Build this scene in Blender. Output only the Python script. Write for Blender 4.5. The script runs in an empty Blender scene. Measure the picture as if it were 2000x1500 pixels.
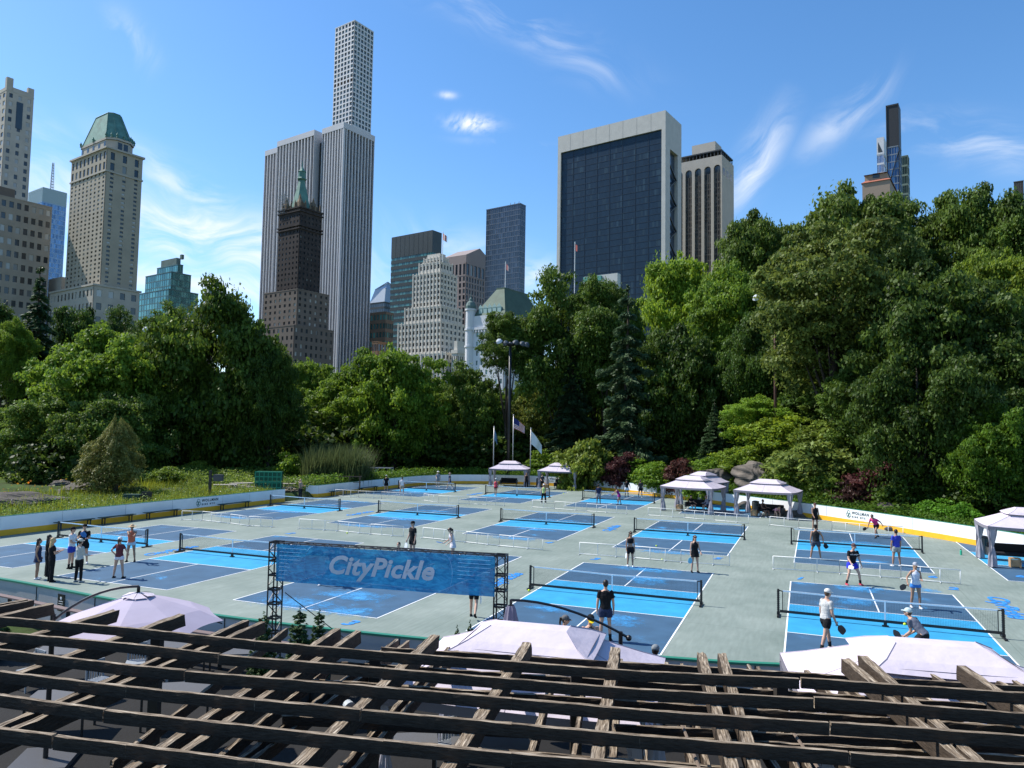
import bpy, bmesh, math, random
import numpy as np
from mathutils import Vector, Matrix, Euler
random.seed(7); np.random.seed(7)
S = bpy.context.scene
COL = S.collection
PI = math.pi
rad = math.radians
# ---------------------------------------------------------------- camera
F_PX, CAM_H, PITCH, ROLL = 1433.4, 6.3166, 0.06362, 0.01594
cp_, sp_ = math.cos(PITCH), math.sin(PITCH)
FWD = np.array([0, cp_, sp_]); _u0 = np.array([0, -sp_, cp_]); _r0 = np.array([1., 0, 0])
RGT = math.cos(ROLL)*_r0 + math.sin(ROLL)*_u0
UPV = -math.sin(ROLL)*_r0 + math.cos(ROLL)*_u0
cam_d = bpy.data.cameras.new('camera'); cam_o = bpy.data.objects.new('camera', cam_d); COL.objects.link(cam_o)
cam_d.sensor_fit = 'HORIZONTAL'; cam_d.sensor_width = 36.0; cam_d.lens = 36.0*F_PX/2000.0
cam_d.clip_start = 0.1; cam_d.clip_end = 12000
cam_o.matrix_world = Matrix(((RGT[0], UPV[0], -FWD[0], 0), (RGT[1], UPV[1], -FWD[1], 0), (RGT[2], UPV[2], -FWD[2], CAM_H), (0, 0, 0, 1)))
S.camera = cam_o
# ---------------------------------------------------------------- light
SUN_EL, SUN_AZ = rad(49), rad(-71)          # azimuth from +Y towards +X
w = bpy.data.worlds.new('World'); S.world = w; w.cycles.sampling_method = 'MANUAL'; w.cycles.sample_map_resolution = 512; w.use_nodes = True
nt = w.node_tree; N = nt.nodes; L = nt.links; N.clear()
def wn(t, **k):
    n = N.new(t)
    for a, b in k.items(): setattr(n, a, b)
    return n
out = wn('ShaderNodeOutputWorld'); bg = wn('ShaderNodeBackground'); L.new(bg.outputs[0], out.inputs[0])
sky = wn('ShaderNodeTexSky', sky_type='NISHITA', sun_disc=False, sun_elevation=SUN_EL, sun_rotation=SUN_AZ, altitude=50, air_density=1.0, dust_density=0.35, ozone_density=3.0)
bg.inputs['Strength'].default_value = 0.15
hs = wn('ShaderNodeHueSaturation'); hs.inputs['Saturation'].default_value = 1.22; hs.inputs['Value'].default_value = 1.0
L.new(sky.outputs[0], hs.inputs['Color'])
tc = wn('ShaderNodeTexCoord')
def wmath(op, a, b=None, c=None, clamp=False):
    n = wn('ShaderNodeMath', operation=op, use_clamp=clamp)
    for i, v in enumerate((a, b, c)):
        if v is None: continue
        if isinstance(v, (int, float)): n.inputs[i].default_value = v
        else: L.new(v, n.inputs[i])
    return n.outputs[0]
def wdot(vec):
    n = wn('ShaderNodeVectorMath', operation='DOT_PRODUCT'); L.new(tc.outputs['Generated'], n.inputs[0]); n.inputs[1].default_value = vec
    return n.outputs['Value']
def cloud_dir(px, py):
    d = FWD + RGT*(px-1000)/F_PX - UPV*(py-750)/F_PX
    return d/np.linalg.norm(d)
wrp = wn('ShaderNodeTexNoise'); wrp.inputs['Scale'].default_value = 7; wrp.inputs['Detail'].default_value = 2; L.new(tc.outputs['Generated'], wrp.inputs['Vector'])
wsx = wn('ShaderNodeSeparateXYZ'); L.new(wrp.outputs['Color'], wsx.inputs[0])
ws = wn('ShaderNodeVectorMath', operation='SCALE'); L.new(wrp.outputs['Color'], ws.inputs[0]); ws.inputs['Scale'].default_value = .16
wa = wn('ShaderNodeVectorMath', operation='ADD'); L.new(tc.outputs['Generated'], wa.inputs[0]); L.new(ws.outputs[0], wa.inputs[1])
def fibre(ang, sx_, sz_):
    mp = wn('ShaderNodeMapping'); L.new(wa.outputs[0], mp.inputs['Vector']); mp.inputs['Rotation'].default_value = (0, rad(ang), 0)
    mp2 = wn('ShaderNodeMapping'); L.new(mp.outputs[0], mp2.inputs['Vector']); mp2.inputs['Scale'].default_value = (sx_, 4, sz_)
    no = wn('ShaderNodeTexNoise'); no.inputs['Scale'].default_value = 1; no.inputs['Detail'].default_value = 7; no.inputs['Roughness'].default_value = .6; L.new(mp2.outputs[0], no.inputs['Vector']); return no.outputs['Fac']
FIB = [fibre(-16, 6, 26), fibre(40, 7, 24), fibre(0, 34, 60)]
def cloud(px, py, rx, ry, ang, amt, fib, lo=.4, hi=.68):
    """a wisp of cirrus round one direction of the sky"""
    c = cloud_dir(px, py); r = np.cross(c, [0, 0, 1.]); r /= np.linalg.norm(r); u = np.cross(r, c)
    ca, sa = math.cos(rad(ang)), math.sin(rad(ang)); ax = (ca*r + sa*u)*F_PX/rx; ay = (-sa*r + ca*u)*F_PX/ry
    X = wmath('MULTIPLY_ADD', wsx.outputs[0], 1.3, wdot(tuple(ax))); Y = wmath('MULTIPLY_ADD', wsx.outputs[1], 1.3, wdot(tuple(ay)))
    X = wmath('ADD', X, -.65); Y = wmath('ADD', Y, -.65)
    R2 = wmath('MULTIPLY_ADD', X, X, wmath('MULTIPLY', Y, Y)); win = wmath('POWER', 2.718, wmath('MULTIPLY', R2, -1.1))
    m = wn('ShaderNodeMapRange', interpolation_type='SMOOTHSTEP'); L.new(FIB[fib], m.inputs[0]); m.inputs[1].default_value = lo; m.inputs[2].default_value = hi
    return wmath('MULTIPLY', wmath('MULTIPLY', m.outputs[0], win), amt)
CL = [(400, 455, 300, 50, -8, 1.5, 0, .32, .64), (370, 365, 110, 26, -24, 1.1, 0, .36, .68), (255, 70, 40, 26, -50, .7, 1), (1000, 35, 170, 34, -22, .8, 0, .38, .7),
      (926, 240, 44, 13, 0, 1.4, 2, .32, .62), (873, 186, 16, 6, 0, .8, 2, .3, .6), (1470, 325, 80, 28, 62, 1.15, 1, .37, .7), (1640, 240, 75, 28, 35, .7, 1, .4, .72), (1880, 270, 140, 30, -22, .9, 0, .38, .7),
      (880, 510, 150, 50, -10, .65, 0, .38, .7), (1030, 283, 100, 7, -4, .5, 0), (420, 560, 300, 40, -4, 1.1, 0, .33, .66), (90, 270, 100, 26, -20, .25, 0), (1050, 540, 50, 30, 0, .7, 2, .3, .6)]
acc = None
for c in CL:
    o = cloud(*c); acc = o if acc is None else wmath('MAXIMUM', acc, o)
acc = wmath('MULTIPLY', acc, .78, clamp=True)
mx = wn('ShaderNodeMix', data_type='RGBA'); L.new(acc, mx.inputs[0]); L.new(hs.outputs[0], mx.inputs[6]); mx.inputs[7].default_value = (5.0, 5.25, 5.6, 1)
L.new(mx.outputs[2], bg.inputs['Color'])
sd = bpy.data.lights.new('sun', 'SUN'); sd.energy = 5.0; sd.angle = rad(.53); sd.color = (1, .955, .88)
so = bpy.data.objects.new('sun', sd); COL.objects.link(so)
so.rotation_euler = Vector((-math.sin(SUN_AZ)*math.cos(SUN_EL), -math.cos(SUN_AZ)*math.cos(SUN_EL), -math.sin(SUN_EL))).to_track_quat('-Z', 'Y').to_euler()
so.location = (-60, 20, 80)
S.view_settings.view_transform = 'Standard'; S.view_settings.look = 'None'; S.view_settings.gamma = 1; S.view_settings.exposure = 0.48
S.cycles.max_bounces = 6; S.cycles.transparent_max_bounces = 12; S.cycles.diffuse_bounces = 3; S.cycles.glossy_bounces = 3; S.cycles.transmission_bounces = 3

# ---------------------------------------------------------------- where a pixel of the 2000 px frame meets the world
def ray(px, py): return FWD + RGT*(px-1000)/F_PX - UPV*(py-750)/F_PX
def gp(px, py, z=0.):
    d = ray(px, py); t = (z-CAM_H)/d[2]; return Vector((d[0]*t, d[1]*t, z))
def dp(px, py, D):
    d = ray(px, py); t = D/d[1]; return Vector((d[0]*t, D, CAM_H+d[2]*t))
def proj(P):
    v = np.array(P, float)-np.array([0, 0, CAM_H]); z = v@FWD; return 1000+F_PX*(v@RGT)/z, 750-F_PX*(v@UPV)/z

# ---------------------------------------------------------------- materials
MATS = {}
def mat(name, col, rough=.7, spec=.3, metal=0., var=.0, scale=4., bump=0., col2=None, bscale=None, emit=None, coat=0., coords='Object', stretch=None, detail=4):
    if name in MATS: return MATS[name]
    m = bpy.data.materials.new(name); m.use_nodes = True; t = m.node_tree; b = t.nodes['Principled BSDF']
    b.inputs['Base Color'].default_value = (*col, 1); b.inputs['Roughness'].default_value = rough
    b.inputs['Specular IOR Level'].default_value = spec; b.inputs['Metallic'].default_value = metal
    if coat: b.inputs['Coat Weight'].default_value = coat
    if var or col2 or bump:
        co = t.nodes.new('ShaderNodeTexCoord'); mp = t.nodes.new('ShaderNodeMapping'); t.links.new(co.outputs[coords], mp.inputs[0])
        if stretch: mp.inputs['Scale'].default_value = stretch
        n = t.nodes.new('ShaderNodeTexNoise'); n.inputs['Scale'].default_value = scale; n.inputs['Detail'].default_value = detail; n.inputs['Roughness'].default_value = .6
        t.links.new(mp.outputs[0], n.inputs['Vector'])
        if var or col2:
            r = t.nodes.new('ShaderNodeValToRGB'); c2 = col2 or tuple(c*(1-var) for c in col); c1 = col if col2 else tuple(min(1, c*(1+var)) for c in col)
            r.color_ramp.elements[0].position = .3; r.color_ramp.elements[1].position = .7
            r.color_ramp.elements[0].color = (*c2, 1); r.color_ramp.elements[1].color = (*c1, 1)
            t.links.new(n.outputs['Fac'], r.inputs[0]); t.links.new(r.outputs[0], b.inputs['Base Color'])
        if bump:
            n2 = n
            if bscale:
                n2 = t.nodes.new('ShaderNodeTexNoise'); n2.inputs['Scale'].default_value = bscale; n2.inputs['Detail'].default_value = 6; t.links.new(mp.outputs[0], n2.inputs['Vector'])
            bp = t.nodes.new('ShaderNodeBump'); bp.inputs['Strength'].default_value = bump; bp.inputs['Distance'].default_value = .05
            t.links.new(n2.outputs['Fac'], bp.inputs['Height']); t.links.new(bp.outputs[0], b.inputs['Normal'])
    MATS[name] = m; return m

# ---------------------------------------------------------------- mesh builder
class MB:
    def __init__(s): s.v = []; s.f = []; s.m = []; s.uv = {}
    def quad(s, a, b, c, d, m=0, uv=None):
        i = len(s.v); s.v += [tuple(a), tuple(b), tuple(c), tuple(d)]; s.f.append((i, i+1, i+2, i+3)); s.m.append(m)
        if uv: s.uv[len(s.f)-1] = uv
    def poly(s, pts, m=0):
        i = len(s.v); s.v += [tuple(p) for p in pts]; s.f.append(tuple(range(i, i+len(pts)))); s.m.append(m)
    def box(s, x0, x1, y0, y1, z0, z1, m=0, M=None, skip=''):
        P = [(x0, y0, z0), (x1, y0, z0), (x1, y1, z0), (x0, y1, z0), (x0, y0, z1), (x1, y0, z1), (x1, y1, z1), (x0, y1, z1)]
        if M is not None: P = [tuple(M @ Vector(p)) for p in P]
        i = len(s.v); s.v += P
        for k, q in (('b', (0, 3, 2, 1)), ('t', (4, 5, 6, 7)), ('f', (0, 1, 5, 4)), ('r', (1, 2, 6, 5)), ('k', (2, 3, 7, 6)), ('l', (3, 0, 4, 7))):
            if k in skip: continue
            s.f.append(tuple(i+j for j in q)); s.m.append(m)
    def beam(s, p0, p1, wd, ht, m=0, up=(0, 0, 1), roll=0.):
        p0 = Vector(p0); p1 = Vector(p1); d = p1-p0; l = d.length
        if l < 1e-6: return
        y = d/l; x = y.cross(Vector(up))
        if x.length < 1e-4: x = y.cross(Vector((1, 0, 0)))
        x.normalize(); z = x.cross(y)
        if roll: x, z = x*math.cos(roll)+z*math.sin(roll), z*math.cos(roll)-x*math.sin(roll)
        M = Matrix(((x[0], y[0], z[0], p0[0]), (x[1], y[1], z[1], p0[1]), (x[2], y[2], z[2], p0[2]), (0, 0, 0, 1)))
        s.box(-wd/2, wd/2, 0, l, -ht/2, ht/2, m, M)
    def tube(s, pts, r, n=8, m=0, cap=True, ell=None, side=None):
        """r a number or list; ell: list of (rx, ry) radii with side the direction of rx"""
        pts = [Vector(p) for p in pts]; k = len(pts); rs = [r]*k if isinstance(r, (int, float)) else list(r)
        i0 = len(s.v); ref = None
        for i, p in enumerate(pts):
            d = (pts[min(i+1, k-1)]-pts[max(i-1, 0)])
            if d.length < 1e-9: d = Vector((0, 0, 1))
            d.normalize()
            if side is not None: x = Vector(side) - d*d.dot(Vector(side))
            else:
                x = (ref - d*d.dot(ref)) if ref is not None else d.cross(Vector((0, 0, 1)) if abs(d.z) < .9 else Vector((1, 0, 0)))
            if x.length < 1e-6: x = d.orthogonal()
            x.normalize(); ref = x; y = d.cross(x)
            rx, ry = ell[i] if ell else (rs[i], rs[i])
            for j in range(n):
                a = 2*PI*j/n; s.v.append(tuple(p + x*(rx*math.cos(a)) + y*(ry*math.sin(a))))
        for i in range(k-1):
            for j in range(n):
                a = i0+i*n+j; b = i0+i*n+(j+1) % n; s.f.append((a, b, b+n, a+n)); s.m.append(m)
        if cap:
            s.f.append(tuple(i0+j for j in reversed(range(n)))); s.m.append(m)
            s.f.append(tuple(i0+(k-1)*n+j for j in range(n))); s.m.append(m)
    def ball(s, c, r, n=10, m=0, k=6, M=None):
        rx, ry, rz = (r, r, r) if isinstance(r, (int, float)) else r
        i0 = len(s.v); P = [(0, 0, -rz)]
        for i in range(1, k):
            t = -PI/2+PI*i/k
            for j in range(n): a = 2*PI*j/n; P.append((rx*math.cos(t)*math.cos(a), ry*math.cos(t)*math.sin(a), rz*math.sin(t)))
        P.append((0, 0, rz)); c = Vector(c)
        s.v += [tuple(c + ((M @ Vector(p)) if M is not None else Vector(p))) for p in P]
        for j in range(n): s.f.append((i0, i0+1+(j+1) % n, i0+1+j)); s.m.append(m)
        for i in range(k-2):
            for j in range(n):
                a = i0+1+i*n+j; b = i0+1+i*n+(j+1) % n; s.f.append((a, b, b+n, a+n)); s.m.append(m)
        e = i0+1+(k-2)*n
        for j in range(n): s.f.append((e+j, e+(j+1) % n, i0+1+(k-1)*n)); s.m.append(m)
    def lathe(s, prof, n=12, m=0, c=(0, 0, 0)):
        i0 = len(s.v)
        for r, z in prof:
            for j in range(n): a = 2*PI*j/n; s.v.append((c[0]+r*math.cos(a), c[1]+r*math.sin(a), c[2]+z))
        for i in range(len(prof)-1):
            for j in range(n):
                a = i0+i*n+j; b = i0+i*n+(j+1) % n; s.f.append((a, b, b+n, a+n)); s.m.append(m)
        s.f.append(tuple(i0+j for j in reversed(range(n)))); s.m.append(m)
        s.f.append(tuple(i0+(len(prof)-1)*n+j for j in range(n))); s.m.append(m)
    def build(s, name, mats, parent=None, loc=None, rotz=0., smooth=False, bevel=0., label=None):
        me = bpy.data.meshes.new(name)
        me.from_pydata(s.v, [], s.f)
        for m in (mats if isinstance(mats, (list, tuple)) else [mats]): me.materials.append(m)
        if any(s.m): me.polygons.foreach_set('material_index', s.m)
        if s.uv:
            ul = me.uv_layers.new(name='UVMap')
            for fi, uvs in s.uv.items():
                ls = me.polygons[fi].loop_start
                for k, q in enumerate(uvs): ul.data[ls+k].uv = q
        if smooth: me.polygons.foreach_set('use_smooth', [True]*len(s.f))
        me.update()
        o = bpy.data.objects.new(name, me); COL.objects.link(o)
        if parent: o.parent = parent
        if loc is not None: o.location = loc
        if rotz: o.rotation_euler[2] = rotz
        if bevel:
            b = o.modifiers.new('bevel', 'BEVEL'); b.width = bevel; b.segments = 1; b.limit_method = 'ANGLE'
        if label: o['label'] = label
        return o
def tag(o, label=None, cat=None, group=None, kind=None):
    if label: o['label'] = label
    if cat: o['category'] = cat
    if group: o['group'] = group
    if kind: o['kind'] = kind
    return o
def thing(name, label, cat, loc=(0, 0, 0), rotz=0., group=None):
    o = bpy.data.objects.new(name, None); COL.objects.link(o); o.location = loc; o.rotation_euler[2] = rotz; o.empty_display_size = .3
    return tag(o, label, cat, group)
def dup(root, loc=None, rotz=None, scale=None, label=None, group=None):
    r = root.copy(); COL.objects.link(r)
    if loc is not None: r.location = loc
    if rotz is not None: r.rotation_euler[2] = rotz
    if scale is not None: r.scale = scale
    if label: r['label'] = label
    if group: r['group'] = group
    for ch in list(root.children):
        c = ch.copy(); COL.objects.link(c); c.parent = r
        for g in ch.children:
            d = g.copy(); COL.objects.link(d); d.parent = c
    return r
def text_mesh(body, size, name, m, parent=None, extrude=.002, offset=0., shear=0., space=1., align='CENTER', align_y='CENTER'):
    cu = bpy.data.curves.new(name, 'FONT'); cu.body = body; cu.size = size; cu.extrude = extrude; cu.offset = offset; cu.shear = shear
    cu.space_character = space; cu.align_x = align; cu.align_y = align_y; cu.resolution_u = 3
    o = bpy.data.objects.new(name, cu); COL.objects.link(o)
    dg = bpy.context.evaluated_depsgraph_get(); me = bpy.data.meshes.new_from_object(o.evaluated_get(dg))
    bpy.data.objects.remove(o); bpy.data.curves.remove(cu)
    me.materials.clear(); me.materials.append(m)
    o = bpy.data.objects.new(name, me); COL.objects.link(o)
    if parent: o.parent = parent
    return o
# ================================================================ RINK FLOOR, GROUND, BOARDS
def catmull(P, n=8, closed=False):
    P = [np.array(p, float) for p in P]; o = []; k = len(P)
    for i in range(k if closed else k-1):
        a, b, c, d = (P[(i-1) % k], P[i], P[(i+1) % k], P[(i+2) % k]) if closed else (P[max(i-1, 0)], P[i], P[i+1], P[min(i+2, k-1)])
        for j in range(n):
            t = j/n; o.append(.5*((2*b)+(c-a)*t+(2*a-5*b+4*c-d)*t*t+(3*b-a-3*c+d)*t**3))
    if not closed: o.append(P[-1])
    return [tuple(q) for q in o]
RINK_C = [(-17.2, 25.1), (-11.7, 22.3), (-8.3, 20.8), (-4.8, 19.55), (-.5, 18.35), (3.8, 17.5), (6.2, 17.15), (11.5, 16.9), (18, 18.6), (24.2, 23.5), (28.3, 31.5), (28.3, 39.5),
          (27.1, 45.3), (26.2, 48.2), (23.7, 55.4), (20.3, 62.6), (17.8, 68.2), (15.1, 73.1), (11.9, 77.9), (8.3, 83.0), (5.3, 85.4), (1.5, 87.0), (-2.7, 87.3), (-6.8, 86.4), (-10, 83.4), (-12.4, 78.8), (-15.2, 72.6), (-17.1, 67.9), (-19.1, 62.9), (-21.1, 58), (-23.7, 52), (-28.4, 41.3), (-30.6, 36), (-29.4, 31), (-24.4, 27.9)]
RINK = catmull(RINK_C, 6, True)
RA = np.array(RINK)
def rink_sd(X, Y):
    """signed distance to the rink's edge, negative inside (numpy arrays)"""
    P = RA; Q = np.roll(P, -1, 0); D = np.full(X.shape, 1e9); ins = np.zeros(X.shape, bool)
    for a, b in zip(P, Q):
        e = b-a; t = np.clip(((X-a[0])*e[0]+(Y-a[1])*e[1])/(e@e), 0, 1)
        D = np.minimum(D, np.hypot(X-a[0]-e[0]*t, Y-a[1]-e[1]*t))
        c = ((a[1] > Y) != (b[1] > Y)); xx = a[0]+(Y-a[1])/(b[1]-a[1]+1e-12)*e[0]; ins ^= c & (X < xx)
    return np.where(ins, -D, D)
def sst(x): x = np.clip(x, 0, 1); return x*x*(3-2*x)
def ground_h(X, Y):
    X = np.asarray(X, float); Y = np.asarray(Y, float); sd_ = rink_sd(X, Y)
    plaza = sst((27-Y)/6)*sst((X+26)/8)                              # paved terrace on the camera's side
    garden = .55 + .35*sst((sd_-3)/10) + .25*np.sin(X*.35)*np.cos(Y*.27)*sst(sd_/6)
    # the rocky bank behind the right-hand boards
    th = np.arctan2(X, Y); hill = sst((th-rad(8.5))/rad(9))
    rt_ = sst((th-rad(22))/rad(4)); rise = (1-rt_)*(.35*sst((sd_-.3)/8)+.65*sst((sd_-2.)/24)) + rt_*sst((sd_-2)/30)*.95
    h = garden + hill*rise*(7.8+1.5*np.sin(X*.11+Y*.07)) + sst((th-rad(-2))/rad(12))*sst((sd_-6)/25)*1.6
    right = sst((th-rad(28))/rad(6)); h = h*(1-.38*right*sst((60-Y)/10))
    h = h + .12*np.sin(X*1.3+Y*.4)*np.sin(Y*1.1)*sst((sd_-1)/3)*(1-plaza)
    h = np.where(sd_ < .12, -.35, h); near = sst((sd_-.12)/.5); h = np.where(sd_ >= .12, h*near - .1*(1-near), h)
    return np.where(sd_ < .12, -.35, h*(1-plaza) + plaza*(-.02))
def gh(x, y): return float(ground_h(np.array([x]), np.array([y]))[0])
def grid_axis(bands):
    o = []
    for a, b, s in bands: o += list(np.arange(a, b, s))
    return np.array(o+[bands[-1][1]])
gx = grid_axis([(-2600, -400, 440), (-400, -120, 28), (-120, -44, 4), (-44, 44, .8), (44, 100, 2.5), (100, 400, 30), (400, 2600, 440)])
gy = grid_axis([(-300, -20, 40), (-20, 10, 5), (10, 100, .8), (100, 150, 3), (150, 420, 30), (420, 4200, 420)])
GX, GY = np.meshgrid(gx, gy); GZ = ground_h(GX, GY)
vs = np.stack([GX, GY, GZ], -1).reshape(-1, 3); nx, ny = len(gx), len(gy)
fs = [(j*nx+i, j*nx+i+1, (j+1)*nx+i+1, (j+1)*nx+i) for j in range(ny-1) for i in range(nx-1)]
me = bpy.data.meshes.new('ground'); me.from_pydata(vs.tolist(), [], fs); me.polygons.foreach_set('use_smooth', [True]*len(fs))
ground = bpy.data.objects.new('ground', me); COL.objects.link(ground); ground['kind'] = 'structure'
gm = mat('park_ground', (.055, .1, .022), .95, .1, var=.4, scale=.6, bump=.6, bscale=6, col2=(.03, .03, .014), detail=8)
me.materials.append(gm)
def flat_poly(name, pts, z, m, kind='structure'):
    b = MB(); b.poly([(x, y, z) for x, y in pts]); o = b.build(name, m); o['kind'] = kind; return o
# rink floor: pale sage acrylic over concrete with slab joints
fm = bpy.data.materials.new('rink_floor'); fm.use_nodes = True; t = fm.node_tree; b_ = t.nodes['Principled BSDF']
b_.inputs['Roughness'].default_value = .75; b_.inputs['Specular IOR Level'].default_value = .25
co = t.nodes.new('ShaderNodeTexCoord'); mp = t.nodes.new('ShaderNodeMapping'); mp.inputs['Rotation'].default_value = (0, 0, rad(22.3)); t.links.new(co.outputs['Object'], mp.inputs[0])
n1 = t.nodes.new('ShaderNodeTexNoise'); n1.inputs['Scale'].default_value = .35; n1.inputs['Detail'].default_value = 8; n1.inputs['Roughness'].default_value = .65; t.links.new(mp.outputs[0], n1.inputs['Vector'])
r1 = t.nodes.new('ShaderNodeValToRGB'); r1.color_ramp.elements[0].position = .3; r1.color_ramp.elements[1].position = .7
r1.color_ramp.elements[0].color = (.16, .2, .174, 1); r1.color_ramp.elements[1].color = (.245, .285, .252, 1); t.links.new(n1.outputs['Fac'], r1.inputs[0])
n3 = t.nodes.new('ShaderNodeTexNoise'); n3.inputs['Scale'].default_value = 9; n3.inputs['Detail'].default_value = 5
mp3 = t.nodes.new('ShaderNodeMapping'); mp3.inputs['Scale'].default_value = (1, .12, 1); t.links.new(mp.outputs[0], mp3.inputs[0]); t.links.new(mp3.outputs[0], n3.inputs['Vector'])
mxa = t.nodes.new('ShaderNodeMix'); mxa.data_type = 'RGBA'; mxa.blend_type = 'OVERLAY'; mxa.inputs[0].default_value = .22; t.links.new(r1.outputs[0], mxa.inputs[6]); t.links.new(n3.outputs['Fac'], mxa.inputs[7])
br = t.nodes.new('ShaderNodeTexBrick'); br.offset = 0; br.inputs['Scale'].default_value = 1; br.inputs['Mortar Size'].default_value = .012; br.inputs['Mortar Smooth'].default_value = .4
br.inputs['Brick Width'].default_value = 5.6; br.inputs['Row Height'].default_value = 8.5; t.links.new(mp.outputs[0], br.inputs['Vector'])
mxb = t.nodes.new('ShaderNodeMix'); mxb.data_type = 'RGBA'; mxb.inputs[7].default_value = (.09, .12, .1, 1); t.links.new(mxa.outputs[2], mxb.inputs[6])
fm_ = t.nodes.new('ShaderNodeMath'); fm_.operation = 'MULTIPLY'; fm_.inputs[1].default_value = .6; t.links.new(br.outputs['Fac'], fm_.inputs[0]); t.links.new(fm_.outputs[0], mxb.inputs[0])
t.links.new(mxb.outputs[2], b_.inputs['Base Color'])
flat_poly('rink_floor', RINK, 0, fm)
# terrace paving on the camera's side, outside the boards
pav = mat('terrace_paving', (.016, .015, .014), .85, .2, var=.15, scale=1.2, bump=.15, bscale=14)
near_arc = [q for q in RINK if q[1] < 27.5 and q[0] < 26]
i0 = min(range(len(RINK)), key=lambda i: (RINK[i][0]+24.4)**2+(RINK[i][1]-27.9)**2)
seq = [RINK[(i0+k) % len(RINK)] for k in range(len(RINK))]
j1 = min(range(len(seq)), key=lambda i: (seq[i][0]-24.2)**2+(seq[i][1]-23.5)**2)
arc = seq[:j1+1]
oarc = []
for k, (x, y) in enumerate(arc):
    a = arc[max(k-1, 0)]; c = arc[min(k+1, len(arc)-1)]; d = Vector((c[0]-a[0], c[1]-a[1])).normalized(); oarc.append((x+d.y*.1, y-d.x*.1))
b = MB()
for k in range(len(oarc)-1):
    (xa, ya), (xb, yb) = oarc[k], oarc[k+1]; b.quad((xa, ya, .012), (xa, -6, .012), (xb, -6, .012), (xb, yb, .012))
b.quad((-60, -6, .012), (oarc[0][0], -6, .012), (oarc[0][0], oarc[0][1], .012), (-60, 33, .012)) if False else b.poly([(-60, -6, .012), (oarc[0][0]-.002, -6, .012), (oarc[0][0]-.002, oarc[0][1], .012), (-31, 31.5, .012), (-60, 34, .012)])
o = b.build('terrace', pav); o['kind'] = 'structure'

# dasher boards
bwhite = mat('board_white', (.78, .79, .8), .35, .4, var=.05, scale=.8)
bgrey = mat('board_grey', (.4, .4, .41), .55, .3, var=.08, scale=1)
byel = mat('kick_yellow', (.85, .43, .025), .45, .4, var=.08, scale=2)
bcap = mat('cap_green', (.03, .2, .13), .4, .4)
white = mat('white_paint', (.8, .8, .8), .5, .3)
blackm = mat('black_metal', (.012, .012, .014), .4, .5)
BH = 1.09
def offset_line(pts, d):
    o = []
    for k, (x, y) in enumerate(pts):
        a = pts[max(k-1, 0)]; c = pts[min(k+1, len(pts)-1)]; t_ = Vector((c[0]-a[0], c[1]-a[1])).normalized(); o.append((x+t_.y*d, y-t_.x*d))
    return o
def wall_strip(name, parent, pts, d0, d1, z0, z1, m):
    A = offset_line(pts, d0); B = offset_line(pts, d1); b = MB(); n = len(pts)
    for k in range(n-1):
        a0, a1, b0, b1 = A[k], A[k+1], B[k], B[k+1]
        b.quad((*a1, z0), (*a0, z0), (*a0, z1), (*a1, z1)); b.quad((*b0, z0), (*b1, z0), (*b1, z1), (*b0, z1)); b.quad((*a0, z1), (*b0, z1), (*b1, z1), (*a1, z1))
    for k in (0, n-1): b.quad((*A[k], z0), (*B[k], z0), (*B[k], z1), (*A[k], z1))
    return b.build(name, m, parent)
def boards(pts, label, near=False):
    """a run of dasher boards; pts go anticlockwise (rink on the left), outside is d > 0"""
    t_ = thing('dasher_boards', label, 'rink boards', (pts[0][0], pts[0][1], 0))
    L0 = [(x-pts[0][0], y-pts[0][1]) for x, y in pts]
    if near:
        wall_strip('inner_panel', t_, L0, .0, .02, .28, BH-.02, bwhite); wall_strip('kick_plate', t_, L0, -.012, .02, .004, .28, byel)
        wall_strip('outer_panel', t_, L0, .022, .09, .02, BH-.02, bgrey)
        wall_strip('cap_rail', t_, L0, -.02, .12, BH-.02, BH+.03, bcap)
        b = MB(); P2 = offset_line(L0, .098); acc_ = 0
        for k in range(len(P2)-1):
            acc_ += math.dist(P2[k], P2[k+1])
            if acc_ > 2.3: acc_ = 0; x, y = P2[k]; b.box(x-.012, x+.012, y-.006, y+.006, .03, BH-.03)
        b.build('joint_strip', blackm, t_)
    else:
        wall_strip('panel', t_, L0, 0, .09, .33, BH-.015, bwhite); wall_strip('kick_plate', t_, L0, -.014, .092, .004, .33, byel)
        wall_strip('cap_rail', t_, L0, -.006, .096, BH-.015, BH+.015, bcap)
        b = MB(); acc_ = 0; P2 = offset_line(L0, -.004)
        for k in range(len(P2)-1):
            acc_ += math.dist(P2[k], P2[k+1])
            if acc_ > 2.2: acc_ = 0; x, y = P2[k]; b.beam((x, y, .33), (x, y, BH-.02), .015, .008)
        b.build('joint_strip', mat('joint_grey', (.3, .3, .32)), t_)
    return t_
def nearest(p): return min(range(len(seq)), key=lambda i: (seq[i][0]-p[0])**2+(seq[i][1]-p[1])**2)
gateA, gateB = gp(556, 980.5), gp(597, 971.5)      # gateway on the left
iA, iB = nearest(gateB), nearest(gateA)            # anticlockwise: far side first
boards(seq[:j1+1], 'grey outer boards with green cap rail on the near side of the rink', near=True)
boards(seq[j1:iA]+[(gateB.x, gateB.y)], 'white boards with yellow kick plate curving round the far and right side of the rink')
boards([(gateA.x, gateA.y)]+seq[iB+1:]+[seq[0]], 'white boards with yellow kick plate and benches along the left side of the rink')

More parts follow.
